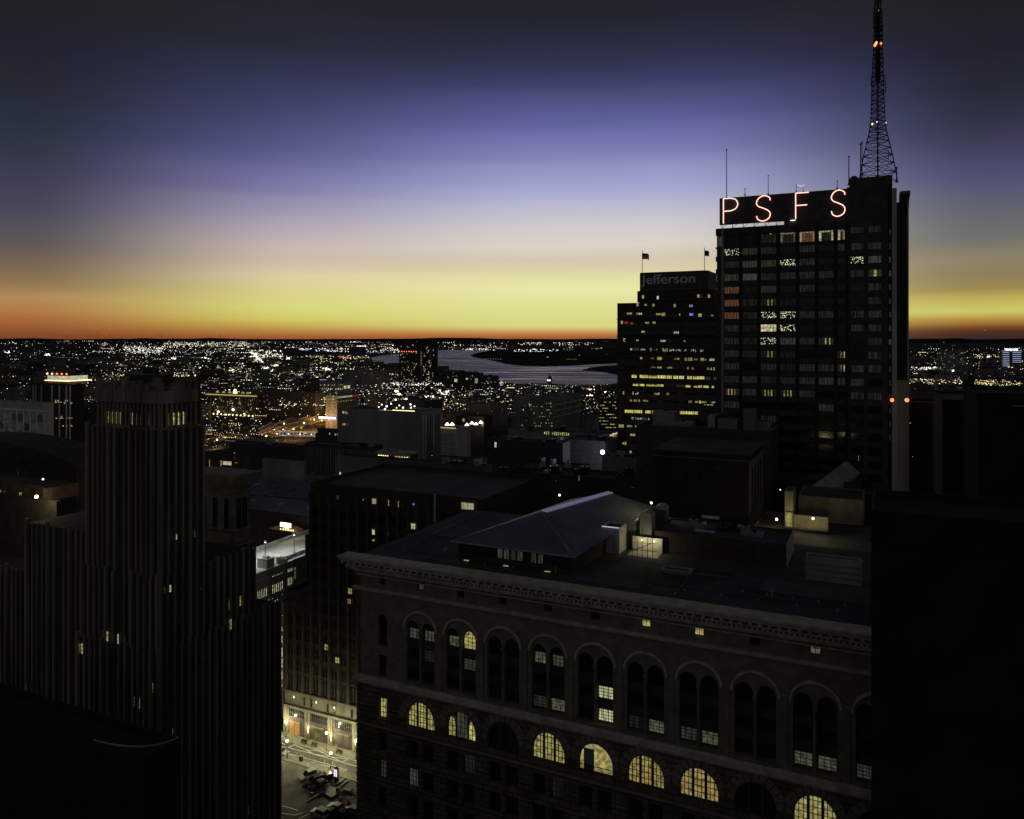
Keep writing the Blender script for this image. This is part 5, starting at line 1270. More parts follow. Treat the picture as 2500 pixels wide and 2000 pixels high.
# middle-distance blocks, all in the street grid
mid = [ # name, label, xl, xr, xs, ytop, d, t, wall, [windows px,py,w,h,kind]
 ('ribbed_hall', 'dark hall with thin upright grey ribs left of the middle', 745, 905, 935, 1092, 400, None, 'dark_brick', [(829,1124,4,10,'warm'),(841,1126,3,10,'dim')]),
 ('round_canopy_block', 'low block with a curved canopy underlit by a row of lamps', 905, 1003, 1020, 1112, 372, None, 'black_brick', []),
 ('small_white_block', 'small white-walled box roof with dark recess, beside the curved canopy', 1040, 1128, 1140, 1118, 352, None, 'black_brick', [(1055,1112,3,3,'white')]),
 ('edge_lit_block', 'large black block whose roof edge catches a thin grey line', 1190, 1374, 1392, 1082, 330, None, 'black_brick', [(1210,1086,6,13,'white'),(1218,1086,3,12,'dim')]),
 ('lane_block', 'dark block with a slanting row of pale panes, left of the bright blue-white lamp', 1255, 1400, 1440, 1150, 285, None, 'dark_brick', [(1320,1150,5,4,'warm'),(1334,1142,5,5,'dim'),(1346,1139,6,6,'white'),(1358,1137,6,6,'curtain'),(1372,1144,3,3,'white')]),
 ('brown_slit_block', 'brown block with one glowing slit window, behind the slate roof', 1290, 1530, 1560, 1172, 240, None, 'dark_brick', [(1414,1167,3,14,'warm'),(1358,1175,2,4,'white'),(1255,1173,0.1,0.1,'dark')]),
 ('lamp_lit_block', 'black block carrying the bright blue-white wall lamp', 1378, 1478, 1507, 1078, 345, None, 'black_brick', []),
 ('pale_roof_block', 'flat pale roof catching lamp light right of the blue-white lamp', 1470, 1548, 1560, 1118, 300, None, 'grey_wall', [(1580,1180,1,1,'dark')]),
 ('orange_pane_block', 'dark block with a yellow-lit skylight left of the square tower', 1500, 1602, 1620, 1168, 225, None, 'black_brick', [(1578,1178,14,6,'amber'),(1596,1184,7,10,'amber'),(1545,1190,8,4,'dim')]),
 ('panelled_office', 'dark office with a row of small lit panes and a pale corner panel', 770, 828, 832, 1062, 560, None, 'black_brick', [(806,1059,3,5,'white'),(820,1061,3,6,'warm'),(826,1061,3,6,'warm')]),
 ('lit_pane_row_office', 'low dark office with six small square lit panes beside the windowless block', 775, 884, 890, 1052, 545, None, 'black_brick', [(805,1059,3,6,'warm'),(819,1061,4,6,'warm'),(825,1061,4,6,'warm'),(834,1062,4,6,'warm'),(848,1063,6,6,'warm'),(858,1063,4,6,'white')]),
 ('flat_black_hall', 'flat black hall in front of the highway ramps', 560, 745, 775, 1094, 450, None, 'black_brick', [(690,1135,10,8,'white'),(680,1138,3,3,'warm')]),
 ('pale_grid_block', 'low block with a pale grid of six dark openings', 640, 742, 748, 1128, 372, None, 'grey_wall', []),
 ('corner_shop_block', 'low brown block with lit shop panes just right of the ribbed tower', 500, 590, 612, 1112, 330, None, 'dark_brick', [(512,1130,3,18,'warm'),(540,1131,4,14,'warm'),(555,1131,22,10,'curtain'),(577,1130,8,4,'orange'),(574,1118,1.5,8,'orange'),(573,1106,3,3,'white')]),
 ('lit_slit_tower', 'dark block with two stacked white panes below the ribbed hall', 820, 1180, 1200, 1140, 262, None, 'black_brick', [(831,1156,5,9,'white'),(831,1167,5,8,'white'),(842,1161,3,16,'dim'),(1257,1175,1,1,'dark')]),
 ('ramp_roof_block', 'black block with slanted glinting roof edge near the middle', 1100, 1245, 1262, 1150, 300, None, 'black_brick', [(1257,1174,8,5,'warm'),(1250,1177,5,3,'white')]),
 ('tall_ribbed_office', 'tall ribbed office with dotted lit panes on its front, left of the broad tower', 1298, 1352, 1420, 972, 520, None, 'grey_wall', []),
 ('round_front_office', 'curved glassy office with pale upright bars below the river', 1405, 1456, 1462, 1015, 560, None, 'grey_wall', []),
 ('dotted_office', 'office dotted with yellow panes just left of the broad tower', 1462, 1508, 1512, 975, 480, None, 'black_brick', []),
 ('long_glazed_hall', 'long low hall with a strip of bright panes below its roof', 1240, 1483, 1508, 1062, 410, None, 'grey_wall', []),
]
MID = {}
rr_ = random.Random(11)
for nm, lb, xl, xr, xs, yt, d, t, wall, wins in mid:
    B = Bld(nm, lb, xl, xr, yt, d, xs=xs, t=t, wall=wall, par=.7, cap='grey_wall' if nm in ('edge_lit_block', 'ribbed_hall', 'small_white_block', 'ramp_roof_block') else None); MID[nm] = B
    for q in wins:
        if q[2] > 1 and xl+2 < q[0] < xr-1: B.pxwin(*q, cols=2 if q[2] > 5 else 1, fr=.1)
    roof_units(B, rr_.randint(2, 6), len(nm)*7, size=4)
def strips(B, n, m, y0=.2, depth=.4, wd=.35, top=2):
    for i in range(n): b = MB(); x = B.w*(i+.5)/n; b.box(x-wd/2, x+wd/2, -depth, 0, 0, B.h-top, M[m]); B.part('rib', b)
strips(MID['ribbed_hall'], 26, 'grey_wall', wd=.5); strips(MID['round_front_office'], 9, 'pale_panel', wd=.5)
B = MID['round_canopy_block']
for i in range(13):
    x = B.w*(.22+i*.06); b = MB(); b.ball((x, -1.0+.6*math.cos(i*.4), B.h-1.2), .42, E['hotw'], 6, 4); B.part('canopy_lamp', b)
b = MB(); b.prism([(B.w*.15, -1.2), (B.w*.5, -2.4), (B.w*.98, -1.6), (B.w*1.0, 8), (B.w*.1, 8)], B.h+.0, B.h+.8, M['concrete']); B.part('canopy', b)
B = MID['pale_grid_block']
for i in range(3):
    for j in range(2): B.pxwin(715+i*11, 1146+j*12, 8, 9, 'dark', pale=True, fr=.3)
b = MB(); x0_ = B.front(706, 1150)[0]; b.box(x0_, B.w, -.06, 0, B.h-9, B.h-.7, M['concrete']); B.part('pale_bay', b)
B = MID['tall_ribbed_office']
for i in range(14): b = MB(); y = B.t*(i+.4)/14; b.box(B.w, B.w+.5, y, y+.6, 0, B.h-2, M['grey_wall']); B.part('side_rib', b)
for i in range(7): b = MB(); b.box(B.w, B.w+.8, 0, B.t, B.h-5-i*4, B.h-4.4-i*4, M['pale_panel' if i < 3 else 'grey_wall']); B.part('side_ledge', b)
for i in range(46): B.pxwin(rr_.uniform(1302, 1348), rr_.choice([985, 993, 1001, 1009, 1017, 1025, 1033, 1040, 1047]), rr_.choice([2, 3, 4]), 3, rr_.choice(['warm', 'warm', 'dim', 'white']), fr=.1)
B = MID['dotted_office']
for i in range(60): B.pxwin(rr_.uniform(1465, 1504), rr_.choice([982, 990, 997, 1004, 1012, 1020, 1028, 1036, 1044]), rr_.choice([2, 4, 7]), 2.5, rr_.choice(['warm', 'warm', 'office']), fr=.08)
B = MID['long_glazed_hall']
for i in range(13):
    if i in (3,): continue
    B.pxwin(1330+i*4.8, 1057+i*.3, 3.4, 9 if i % 4 else 6, 'warm' if i % 3 else 'white', fr=.08)
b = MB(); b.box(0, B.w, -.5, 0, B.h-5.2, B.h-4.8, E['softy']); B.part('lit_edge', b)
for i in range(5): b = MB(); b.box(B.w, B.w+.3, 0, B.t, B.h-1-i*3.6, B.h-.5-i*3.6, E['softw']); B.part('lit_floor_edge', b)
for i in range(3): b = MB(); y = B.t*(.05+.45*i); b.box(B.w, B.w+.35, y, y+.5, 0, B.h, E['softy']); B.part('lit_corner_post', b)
for i in range(8): B.win(B.t*(.3+.4*(i % 2)), B.h-4.2-3.6*(i//2), B.t*.36, 2.9, 'orange', 's', fr=.1)
for B in MID.values(): B.finish()
wall_lamp(1471, 1104, 330, .9, L_ROOF if False else lampmat('security_lamp_glow', (.86, .9, 1), 160), 'blinding blue-white security lamp on a black wall left of the broad tower')
for i, (px, py, dd, m, r_, lb) in enumerate(((1361,1211,0,0,0,''),)): pass

# floodlit white block and the fronts beyond the highway
TW = Bld('white_lit_office', 'white floodlit office with a red-lit right end, beyond the highway ramps', 795, 823, 966, 900, xs=872, wall='grey_wall', par=.5)
for i in range(24): TW.pxwin(rr_.uniform(799, 820), rr_.choice([968, 975, 982, 989, 996, 1003]), 3.4, 3, rr_.choice(['white', 'white', 'warm']), fr=.12)
for i in range(16): TW.win(TW.t*(i+.5)/16, TW.h-3.5, TW.t/16*.7, 2.4, 'white' if i < 12 else 'red', 's', fr=.12)
for i in range(8): TW.win(TW.t*(i+.5)/8, TW.h-8, TW.t/8*.4, 1.6, 'warm' if i < 6 else 'red', 's', fr=.12)
for i in range(9): b = MB(); b.ball((TW.w*(i-2.5)/6, -2.5, TW.h-26), 1.3, E['hotb'], 6, 4); TW.part('entrance_lamp', b)
TW.finish()
T2 = Bld('pane_grid_office', 'greenish office with two rows of lit panes and blue-white signs on its right', 774, 838, 933, 1250, xs=860, wall='concrete', par=.5)
for r_ in range(2):
    for i in range(13): T2.pxwin(778+i*4.8, 940+r_*10+rr_.uniform(-.6, .6), 2.6, 3.2+2*r_, rr_.choice(['warm', 'white', 'dim']), fr=.15)
for px, py in ((842,946),(850,946)): T2.win(T2.t*(.2 if px == 842 else .6), T2.h-11, T2.t*.3, 5, 'white', 's', fr=.1)
T2.finish()
for (nm, lb, xl, xr, xs, yt, d, wall) in (('grey_slab_block', 'plain dark grey slab below the left river bend', 840, 925, 945, 905, 1380, 'grey_wall'), ('long_low_shed', 'long unlit shed right of the twin riverside towers', 1072, 1110, 1136, 906, 1500, 'black_brick'),
        ('boxy_riverside_block', 'boxy black riverside block with two bright panes', 1110, 1172, 1180, 910, 1420, 'dark_brick'), ('flat_riverside_block', 'flat black riverside block with a row of lamps at its foot', 1176, 1214, 1218, 917, 1400, 'black_brick'),
        ('shadowy_block', 'broad unlit block behind the floodlit colonnade', 640, 770, 790, 960, 1010, 'black_brick'), ('unlit_apartment_block', 'unlit apartment block left of the white lit office', 730, 772, 780, 925, 1180, 'black_brick')):
    B = Bld(nm, lb, xl, xr, yt, d, xs=xs, wall=wall, par=.7); roof_units(B, 3, len(lb), size=6)
    for i in range(12): B.pxwin(rr_.uniform(xl+3, xr-3), yt+rr_.uniform(4, 20), 2, 2, rr_.choice(['warm', 'white', 'dim', 'dim']), fr=.15)
    if nm == 'boxy_riverside_block': B.pxwin(1113, 929, 8, 8, 'white', fr=.3); B.pxwin(1140, 925, 6, 5, 'white', fr=.3); B.pxwin(1163, 930, 8, 12, 'dots', fr=.2)
    B.finish()

# clock tower by the river
CT_ = thing('clock_tower', 'small pointed clock tower standing dark against the river', 'tower', G(1342, 961), -TH)
kc = G(1342, 961).y/F
b = MB(); w = 4.2*kc; b.box(-w, w, -w, w, 0, 30*kc, M['grey_wall']); b.build('shaft', CT_)
b = MB(); w = 5*kc; b.box(-w, w, -w, w, 30*kc, 36*kc, M['grey_wall']); b.build('belfry', CT_)
b = MB(); w = 4.6*kc; b.add([(-w,-w,36*kc),(w,-w,36*kc),(w,w,36*kc),(-w,w,36*kc),(0,0,47*kc)], [(0,1,4),(1,2,4),(2,3,4),(3,0,4)], M['roof']); b.bar((0,0,46*kc), (0,0,50*kc), .4, M['dark_metal']); b.build('spire', CT_)
for s_ in (-1, 1): b = MB(); b.bar((s_*2.6*kc, -5.3*kc, 32.5*kc), (s_*2.6*kc, -5.02*kc, 32.5*kc), 1.7*kc, E['hot'], 12); b.build('clock_face', CT_)

# right of the sign tower
RB = Bld('right_side_block', 'black block with pale right edge and red roof lamp, right of the sign tower', 2190, 2296, 984, 300, t=20, wall='near_black', cap='grey_wall')
b = MB(); x, z = RB.front(2294, 1000); b.box(RB.w, RB.w+1.4, .2, 3, RB.h-6, RB.h-.3, M['pale_panel']); RB.part('pale_panel', b)  # the lit right face is painted as this pale panel
RB.pxwin(2222, 1033, 5, 3, 'warm', fr=.1); RB.pxwin(2228, 1115, 3, 3, 'warm', fr=.1); RB.finish()
wall_lamp(2288, 978, 298, 1.0, E['beacon'], 'big red roof lamp on the block right of the sign tower'); wall_lamp(2297, 976, 300, .7, E['beacon'], 'smaller red roof lamp beside the big one on the right')
RT = Bld('narrow_mast_tower', 'narrow black tower at the right, with slanting pale cap and red lamp halfway down', 2306, 2322, 1012, 262, t=5, wall='near_black')
b = MB(); b.add([(-.6,-.6,RT.h),(RT.w+.6,-.6,RT.h+1.3),(RT.w+.6,5,RT.h+1.3),(-.6,5,RT.h),(-.6,-.6,RT.h-.6),(RT.w+.6,-.6,RT.h+.7),(RT.w+.6,5,RT.h+.7),(-.6,5,RT.h-.6)], [(0,1,2,3),(4,5,1,0),(5,6,2,1),(4,0,3,7)], M['limestone_smooth']); RT.part('slanting_cap', b)
for i in range(4): RT.pxwin(2313+i*1.5, 1072-i*3, 2, 2, 'white', fr=.05)
RT.finish(); wall_lamp(2325, 1055, 258, .75, E['beacon'], 'lower red lamp on the narrow tower at the right')
CH = Bld('chimney_stack', 'tall black chimney block standing before the far lights at the right', 2352, 2380, 918, 420, t=8, wall='near_black')
b = MB(); b.box(2, CH.w-2, 1, 6, CH.h-.7, CH.h+3, M['black_brick']); CH.part('cap', b)
BM = Bld('low_black_mass', 'wide low black roofline at the right edge, under the yellow row of lights', 2300, 2620, 0, 200, t=40, ztop=88.5, wall='near_black')
bb = thing('roof_edge_rail', 'thin slanting pale rail on the black roofline at the right', 'rail', P(2378, 981, 170))
q = P(2413, 957, 182)-P(2378, 981, 170); b = MB(); b.bar((0,0,0), q, .09, M['pale_panel']); b.build('bar', bb); b = MB(); b.bar(q*.5, q*.5-Vector((0,0,2)), .08, M['dark_metal']); b.build('post', bb)

# banded blue tower across the river
YT = Bld('blue_banded_tower', 'distant tower striped with blue-white light bands under a lit sign, right edge', 2447, 2495, 857, 2500, t=35, wall='black_brick', par=1)
for r_ in range(10):
    y = 861+r_*4.65
    for xa_, xb_ in ((2448,2464),(2472,2493)):
        if r_ == 6 and xa_ == 2472: xa_ = 2485
        a_ = YT.front(xa_, y)[0]; c2 = YT.front(xb_, y)[0]; z = YT.front(2470, y)[1]; b = MB(); b.box(a_, c2, -1, 0, z-.75, z+.75, E['softb']); YT.part('light_band', b)
b = MB(); a_ = YT.front(2446, 855)[0]; c2 = YT.front(2495, 855)[0]; b.box(a_, c2, -2, 0, YT.h-.8, YT.h+.6, E['softb']); YT.part('roof_light_band', b)
tx = text_mesh('TRIAD1828', 1, E['hotb'], .2, .02); wx = max(v.co.x for v in tx.vertices); hx = max(v.co.z for v in tx.vertices)
a_ = YT.front(2452, 853)[0]; c2 = YT.front(2485, 853)[0]
for v in tx.vertices: v.co = (v.co.x/wx*(c2-a_), v.co.y, v.co.z/hx*6.5)
link('sign_lettering', tx, YT.root, (a_, -1, YT.h+1.2))
for i, (xl, xr, yt, d) in enumerate(((2290,2310,858,2300),(2312,2333,861,2250),(2336,2354,856,2350))):
    B = Bld('far_apartment_tower', ['left','middle','right'][i]+' of three dim apartment towers at the right, speckled with lights', xl, xr, yt, d, t=20, wall='grey_wall', group='three far apartment towers')
    for j in range(26): B.pxwin(rr_.uniform(xl+1, xr-1), yt+2+rr_.random()*38, 1.8, 1.8, rr_.choice(['warm', 'white', 'dim', 'dim', 'faint']), fr=.3)
    B.finish()
    b = MB(); b.box(B.w*.3, B.w*.7, 4, 12, B.h, B.h+6, M['grey_wall']); B.part('penthouse', b)

# radio masts on the horizon
for i, (px, y) in enumerate(((163,812),(220,801),(238,802),(267,804),(386,806),(394,804),(537,805),(538,813),(628,817),(2403,807))):
    dd = 16000; p = P(px, y, dd); t = thing('horizon_radio_mast', ['first','second','third','fourth','fifth','sixth','seventh','eighth','ninth','only right-hand'][i]+' hair-thin radio mast from the left on the horizon' if i < 9 else 'lone hair-thin radio mast on the horizon right of the sign tower', 'radio mast', (p.x, p.y, 0), 0, 'radio masts on the horizon')
    b = MB(); b.bar((0,0,0), (0,0,p.z), 1.5, M['dark_metal'], 4); b.build('shaft', t); b = MB(); b.ball((0,0,p.z), 7, E['softy'], 6, 4); b.build('beacon', t)

# ================================================================== THE LIT STREET and the department store behind it
sP = G(780, 1812)
def S_at(px, off=0.0):                      # point of the store's front plane seen at px
    r = Vector(((px-HX)/F, 1, 0)); t = (sP - Vector((0,0,0))).dot(V)/r.dot(V) ; q = r*t; return Vector((q.x, q.y, 0))
S = Bld('department_store', 'wide dark masonry store with upright piers, its lamp-lit base facing the street', 757, 1180, 0, S_at(1180).y, t=34, ztop=67.5, wall='dark_brick', par=.9)
SW = Bld('lower_store_wing', 'lower store wing beside the lit street, its base glowing with wall torches', 697, 757, 0, S_at(757).y, t=30, ztop=38, wall='dark_brick', par=.9)
def sxz(px, py, y0=0.0): x, z = S.front(px, py, y0); return x, z
x_l = S.front(695, 1800)[0]; x_r = S.front(905, 1800)[0]
zl1 = (S.front(780, 1706)[1]); zl2 = S.front(780, 1740)[1]
for B, xa, xb in ((SW, 0, SW.w), (S, 0, S.w)):
    b = MB(); b.box(xa, xb, -.5, 0, zl1, zl1+.5, M['limestone_smooth']); b.box(xa, xb, -.35, 0, zl1+.5, zl1+.7, M['limestone_smooth']); B.part('upper_ledge', b)
    b = MB(); b.box(xa, xb, -.7, 0, zl2-.1, zl2+.35, M['limestone_smooth']); b.box(xa, xb, -.4, 0, zl2-.5, zl2-.1, M['limestone_smooth']); B.part('lower_ledge', b)
    b = MB(); b.box(xa, xb, -.25, 0, zl2+.35, zl1, M['limestone_smooth']); B.part('frieze', b)
    n = max(2, round((xb-xa)/3.05)); st = (xb-xa)/n
    for i in range(n):
        x = xa+st*(i+.5)
        b = MB(); b.box(xa+st*i-.0, xa+st*i+.8, -.4, 0, zl1+.7, B.h-2.5, M['deco_dark']); B.part('pier', b)
        zr = zl1+1.2; r_ = 0
        while zr < B.h-5:
            near = x + (0 if B is S else -SW.w) < x_r+2
            if near or r_ > 6:
                for dx in (-.05, .95):
                    B.win(x+dx, zr, .75, 3.6 if r_ == 0 else 2.4, 'dark', cols=1, rows=2, fr=.08)
            zr += 4.6 if r_ == 0 else 4.15; r_ += 1
        B.pxwin(0, 0, 0, 0) if False else None
for px, py in ((745,1713),(762,1716),(802,1729),(819,1732),(861,1743)):
    B = SW if px < 757 else S
    x, z = B.front(px, py); B.win(x, z-.9, .6, 2.0, 'dark', off=-.25, cols=1, rows=2, fr=.07)
for q in ((797,1580,10,15,'warm'),(824,1612,11,15,'warm'),(825,1214,7,11,'dim'),(887,1220,3,6,'warm'),(914,1224,12,14,'curtain'),(949,1228,4,16,'warm'),(973,1231,4,16,'warm'),(960,1230,3,14,'faint'),(1010,1231,6,5,'blue'),(912,1299,8,14,'white'),(912,1319,8,5,'warm'),
          (948,1303,3,12,'dim'),(1009,1285,12,15,'curtain'),(1142,1236,32,18,'curtain'),(887,1271,5,4,'faint'),(855,1443,11,15,'warm'),(853,1468,9,13,'amber'),(851,1487,2,4,'white'),(985,1232,4,14,'faint'),(800,1585,5,12,'faint')):
    S.pxwin(*q, cols=2 if q[2] > 8 else 1, rows=2, y0=-.42, fr=.08)
b = MB(); x, z = S.front(1065, 1275); _, z1 = S.front(1065, 1205); b.bar((x, -.6, z), (x, -.6, z1), .25, M['pale_panel'], 8); S.part('vent_pipe', b)
# shop fronts: transom windows, doors, pilasters with torches
for px, py, w_, h_ in ((725,1742,39,20),(782,1757,42,22),(839,1773,42,22),(893,1789,40,22)):
    B = SW if px < 757 else S
    B.pxwin(px, py, w_, h_, 'dark', cols=9, rows=2, fr=.12, y0=-.02)
for px, py, w_, kd in ((720,1781,33,'copper'),(777,1795,26,'dark_brick'),(838,1809,34,'dark_brick')):
    B = SW if px < 757 else S; x, z = B.front(px, py); b = MB(); wv = w_*.105
    b.box(x-wv/2, x+wv/2, -.15, 0, .1, 3.6, M[kd]); b.box(x-wv/2-.2, x+wv/2+.2, -.3, 0, 3.6, 3.9, M['limestone_smooth']); b.box(x-.05, x+.05, -.2, -.15, .1, 3.5, M['dark_metal']); B.part('shop_door', b)
for px in (700, 752, 808, 868):
    B = SW if px < 757 else S; x, z = B.front(px, 1790); b = MB()
    for dx in (-.75, .2): b.box(x+dx, x+dx+.5, -.45, 0, 0, zl2-.5, M['limestone_smooth'])
    B.part('pilaster', b)
torch = [(698,1762),(752,1777),(808,1796),(868,1811)]
for i, (px, py) in enumerate(torch):
    B = SW if px < 757 else S; x, z = B.front(px, py, -.8); p = B.O + U*x - V*.8
    t = thing('wall_torch', 'slim glowing wall torch between the store fronts, ' + ['at their left end','second from the left','third from the left','last before the stone block'][i], 'wall lamp', (p.x, p.y, z), -TH, 'wall torches of the store')
    b = MB(); b.ball((0,0,0), .19, L_WALL, 8, 6); b.build('bulb', t); b = MB(); b.bar((0,0,-1.5), (0,0,-.25), .07, E['hotw'], 6, .12); b.bar((0,0,-1.4), (0,.4,-1.4), .05, M['dark_metal']); b.build('glowing_stem', t)
for i, (px, py) in enumerate(((717,1702),(772,1715),(816,1728),(722,1748),(827,1775))):  # reflections painted as glowing drops; bulb and bracket are made up
    B = SW if px < 757 else S; x, z = B.front(px, py, -.4); p = B.O+U*x-V*.4
    t = thing('reflection_glow_spot', 'tiny teardrop glow painted for a reflection on the store wall, ' + ['upper row left','upper row middle','upper row right','lower row left','lower row right'][i], 'wall lamp', (p.x, p.y, z), -TH, 'small reflection glows on the store wall')
    b = MB(); b.ball((0,0,0), .13, E['hot'], 8, 6, 2.2); b.build('bulb', t); b = MB(); b.bar((0,0,-.35), (0,.4,-.4), .03, M['dark_metal']); b.build('bracket', t)
S.finish(); SW.finish()

# ground sheets: lot, street, pavement, kerbs, paint
bS = sP.dot(V); bK = G(780, 1833).dot(V); bN = G(780, 1868).dot(V); bP = bN-2.2
def sheet(name, a0, a1, b0, b1, z, m):
    b = MB(); q = [WP(a0,b0,z), WP(a1,b0,z), WP(a1,b1,z), WP(a0,b1,z)]; b.add(q, [(0,1,2,3)], m); return b.build(name, kind='structure')
aL, aR = -210, 60
sheet('parking_lot', aL, aR, 90, bP, .004, M['lot'])
sheet('road', -900, 700, bN, bK, .008, M['asphalt'])
b = MB()
for b0, b1, nm in ((bK, bS+.3, 'pavement'), (bP, bN, 'pavement')):
    b = MB(); q = [(aL-300, b0), (aR+300, b0), (aR+300, b1), (aL-300, b1)]
    vs = [WP(a_, b_, z) for z in (0, .13) for a_, b_ in q]; b.add(vs, [(0,1,5,4),(1,2,6,5),(2,3,7,6),(3,0,4,7),(4,5,6,7)], M['pavement']); b.build(nm, kind='structure')
for b0 in (bK-.16, bN+.001):
    b = MB(); q = [(aL-300, b0), (aR+300, b0), (aR+300, b0+.155), (aL-300, b0+.155)]; vs = [WP(a_, b_, z) for z in (0, .145) for a_, b_ in q]
    b.add(vs, [(0,1,5,4),(1,2,6,5),(2,3,7,6),(3,0,4,7),(4,5,6,7)], M['kerb']); b.build('kerb', kind='structure')
def zq(x, y): return (660+x/5.39, 1680+y/5.39)
mk = MB()
def ribbon(b, pts, w, z, m, wz=None):
    for (p, q) in zip(pts, pts[1:]):
        d = (q-p); d.z = 0
        if d.length < .01: continue
        d.normalize(); s_ = Vector((-d.y, d.x, 0))*w/2; e = d*w*.3
        vs = [p-s_-e, q-s_+e, q+s_+e, p+s_-e]; b.add([(v.x, v.y, z) for v in vs], [(0,1,2,3)], m); z += .0006
for pl in ([(150,770),(240,785),(540,862),(800,935),(945,978),(1160,1040),(1300,1080)], [(240,782),(315,745),(480,818),(560,868)], [(480,818),(620,826),(705,856),(800,905),(945,975),(1012,938)],
           [(560,868),(700,892),(800,905),(1000,938)], [(240,868),(390,905),(780,1010),(1000,1075)], [(240,898),(400,938),(780,1035)], [(780,1012),(800,1045)], [(870,1058),(985,1092),(1010,1076)], [(115,700),(190,745)]):
    ribbon(mk, [G(*zq(*p)) for p in pl], .28, .014, M['paint'])
mk.build('road_markings', kind='structure')
# lot markings and worn kerb lines
mk = MB()
for pl in ([(100,1640),(200,1655),(330,1670),(430,1640)], [(120,1545),(240,1570),(360,1610)], [(370,1725),(560,1630)], [(120,1725),(170,1700)]):
    ribbon(mk, [G(*zq(*p)) for p in pl], .22, .010, M['paint'])
mk.build('lot_markings', kind='structure')
# street lamps
def street_lamp(p, h, lb, m=L_STREET, r=.3):
    t = thing('street_lamp', lb, 'street lamp', p, 0, 'street lamps along the lit street')
    b = MB(); b.bar((0,0,0), (0,0,.7), .16, M['dark_metal'], 8, .11); b.bar((0,0,.7), (0,0,h-.3), .08, M['dark_metal'], 8, .06); b.build('post', t)
    b = MB(); b.ball((0,0,h), r, m, 10, 7, 1.15); b.build('globe', t)
    b = MB(); b.bar((0,0,h+r*1.1), (0,0,h+r*1.6), r*.6, M['dark_metal'], 8, .03); b.bar((0,0,h-.32), (0,0,h-r*1.1), .1, M['dark_metal'], 8, .14); b.build('cap', t)
for (hx, hy, by), lb in (((220,695,930), 'street lamp standing at the left end of the lane hatching'), ((738,590,830), 'street lamp on the far pavement in front of the store'), ((795,855,1065), 'street lamp by the violet kiosk on the near kerb'), ((1127,690,945), 'far pavement street lamp cut by the stone block'), ((205,440,650), 'street lamp on the far pavement beside the left torch')):
    p = G(*zq(hx, by)); k_ = p.y/F; street_lamp(p, (by-hy)/5.39*k_, lb)
# hidden neighbours of those lamps further along the street, just out of view, light the same pavement
for i, a_ in enumerate((-34, 30)):
    p = WP(S_at(780).dot(U)+a_, bN-1, .13)
    if i == 0: street_lamp(p, 4.4, 'street lamp further along the near kerb behind the ribbed tower')
# delineator posts, cabinet, kiosk
for i, (x, y) in enumerate(((345,905),(435,935),(585,1015),(710,1003),(820,1030),(497,1045),(668,1045),(755,1070),(150,660),(120,960))):
    p = G(*zq(x, y)); t = thing('lane_post', 'slim white plastic lane post, ' + ['first of the back row','second of the back row','tall one in the middle','fourth of the back row','last of the back row','first of the front row','second of the front row','last of the front row','alone on the far pavement at the left','cut by the ribbed tower'][i], 'post', p, 0, 'lane posts on the street')
    hh = 1.5 if i == 2 else 1.1; b = MB(); b.bar((0,0,.05), (0,0,hh), .055, M['paint'], 8, .05); b.build('post', t); b = MB(); b.bar((0,0,0), (0,0,.06), .16, M['dark_metal'], 8); b.build('base', t)
cb = thing('utility_cabinet', 'small dark utility cabinet among the lane posts', 'cabinet', G(*zq(402, 965)), -TH); b = MB(); b.box(-.35, .35, -.3, .3, .05, 1.3, M['dark_metal']); b.build('body', cb); b = MB(); b.box(-.4, .4, -.35, .35, 1.3, 1.38, M['grey_metal']); b.build('lid', cb)
kp = G(*zq(868, 1235)); kk = kp.y/F
ki = thing('kiosk_pylon', 'dark pylon with two glowing violet panels at the lot entrance', 'kiosk', kp, -TH)
hk = 185/5.39*kk; b = MB(); b.box(-.5, .5, -.3, .3, 0, hk, M['dark_metal']); b.build('body', ki)
for sx_ in (-.25, .25): b = MB(); b.box(sx_-.16, sx_+.16, -.36, -.3, hk*.42, hk*.93, E['violet']); b.build('light_panel', ki)
b = MB(); b.ball((0,0,hk), .5, M['dark_metal'], 10, 6, .5); b.build('cap', ki)
# low walls, ramp, barriers
def lowwall(label, pts, h, w, m='concrete', name='low_wall', cat='wall'):
    t = thing(name, label, cat, G(*zq(*pts[0]))); o = t.location.copy()
    for p, q in zip(pts, pts[1:]):
        P0, Q0 = G(*zq(*p))-o, G(*zq(*q))-o; d = (Q0-P0).normalized(); s_ = Vector((-d.y, d.x, 0))*w/2
        b = MB(); vs = [P0-s_, Q0-s_, Q0+s_, P0+s_]; vs = [Vector((v.x, v.y, z)) for z in (.005, h) for v in vs]
        b.add(vs, [(0,1,5,4),(1,2,6,5),(2,3,7,6),(3,0,4,7),(4,5,6,7)], M[m]); b.build('wall', t)
    return t
lowwall('long low kerb wall slanting across the car park', [(480,1510),(620,1420),(820,1300),(960,1225)], .35, .35)
lowwall('pale raised concrete ramp island in the car park', [(745,1425),(880,1335)], .3, 3.2)
lowwall('short kerb wall of the near parking bays', [(960,1350),(1095,1390)], .5, .25, 'pale_panel')
lowwall('curved pale kerb at the lot entrance', [(905,1145),(985,1150),(990,1185),(930,1225)], .2, .3, 'pavement')
lowwall('slanting kerb beside the near barrier', [(890,1330),(1000,1240),(1030,1235)], .3, .3)
bx_ = thing('pay_machine', 'small white pay machine beside the pale ramp', 'pay machine', G(*zq(890, 1395)), -TH); b = MB(); b.box(-.35, .35, -.3, .3, 0, 1.5, M['pale_panel']); b.build('body', bx_); b = MB(); b.box(-.25, .25, -.33, -.3, .9, 1.3, M['dark_metal']); b.build('screen', bx_)
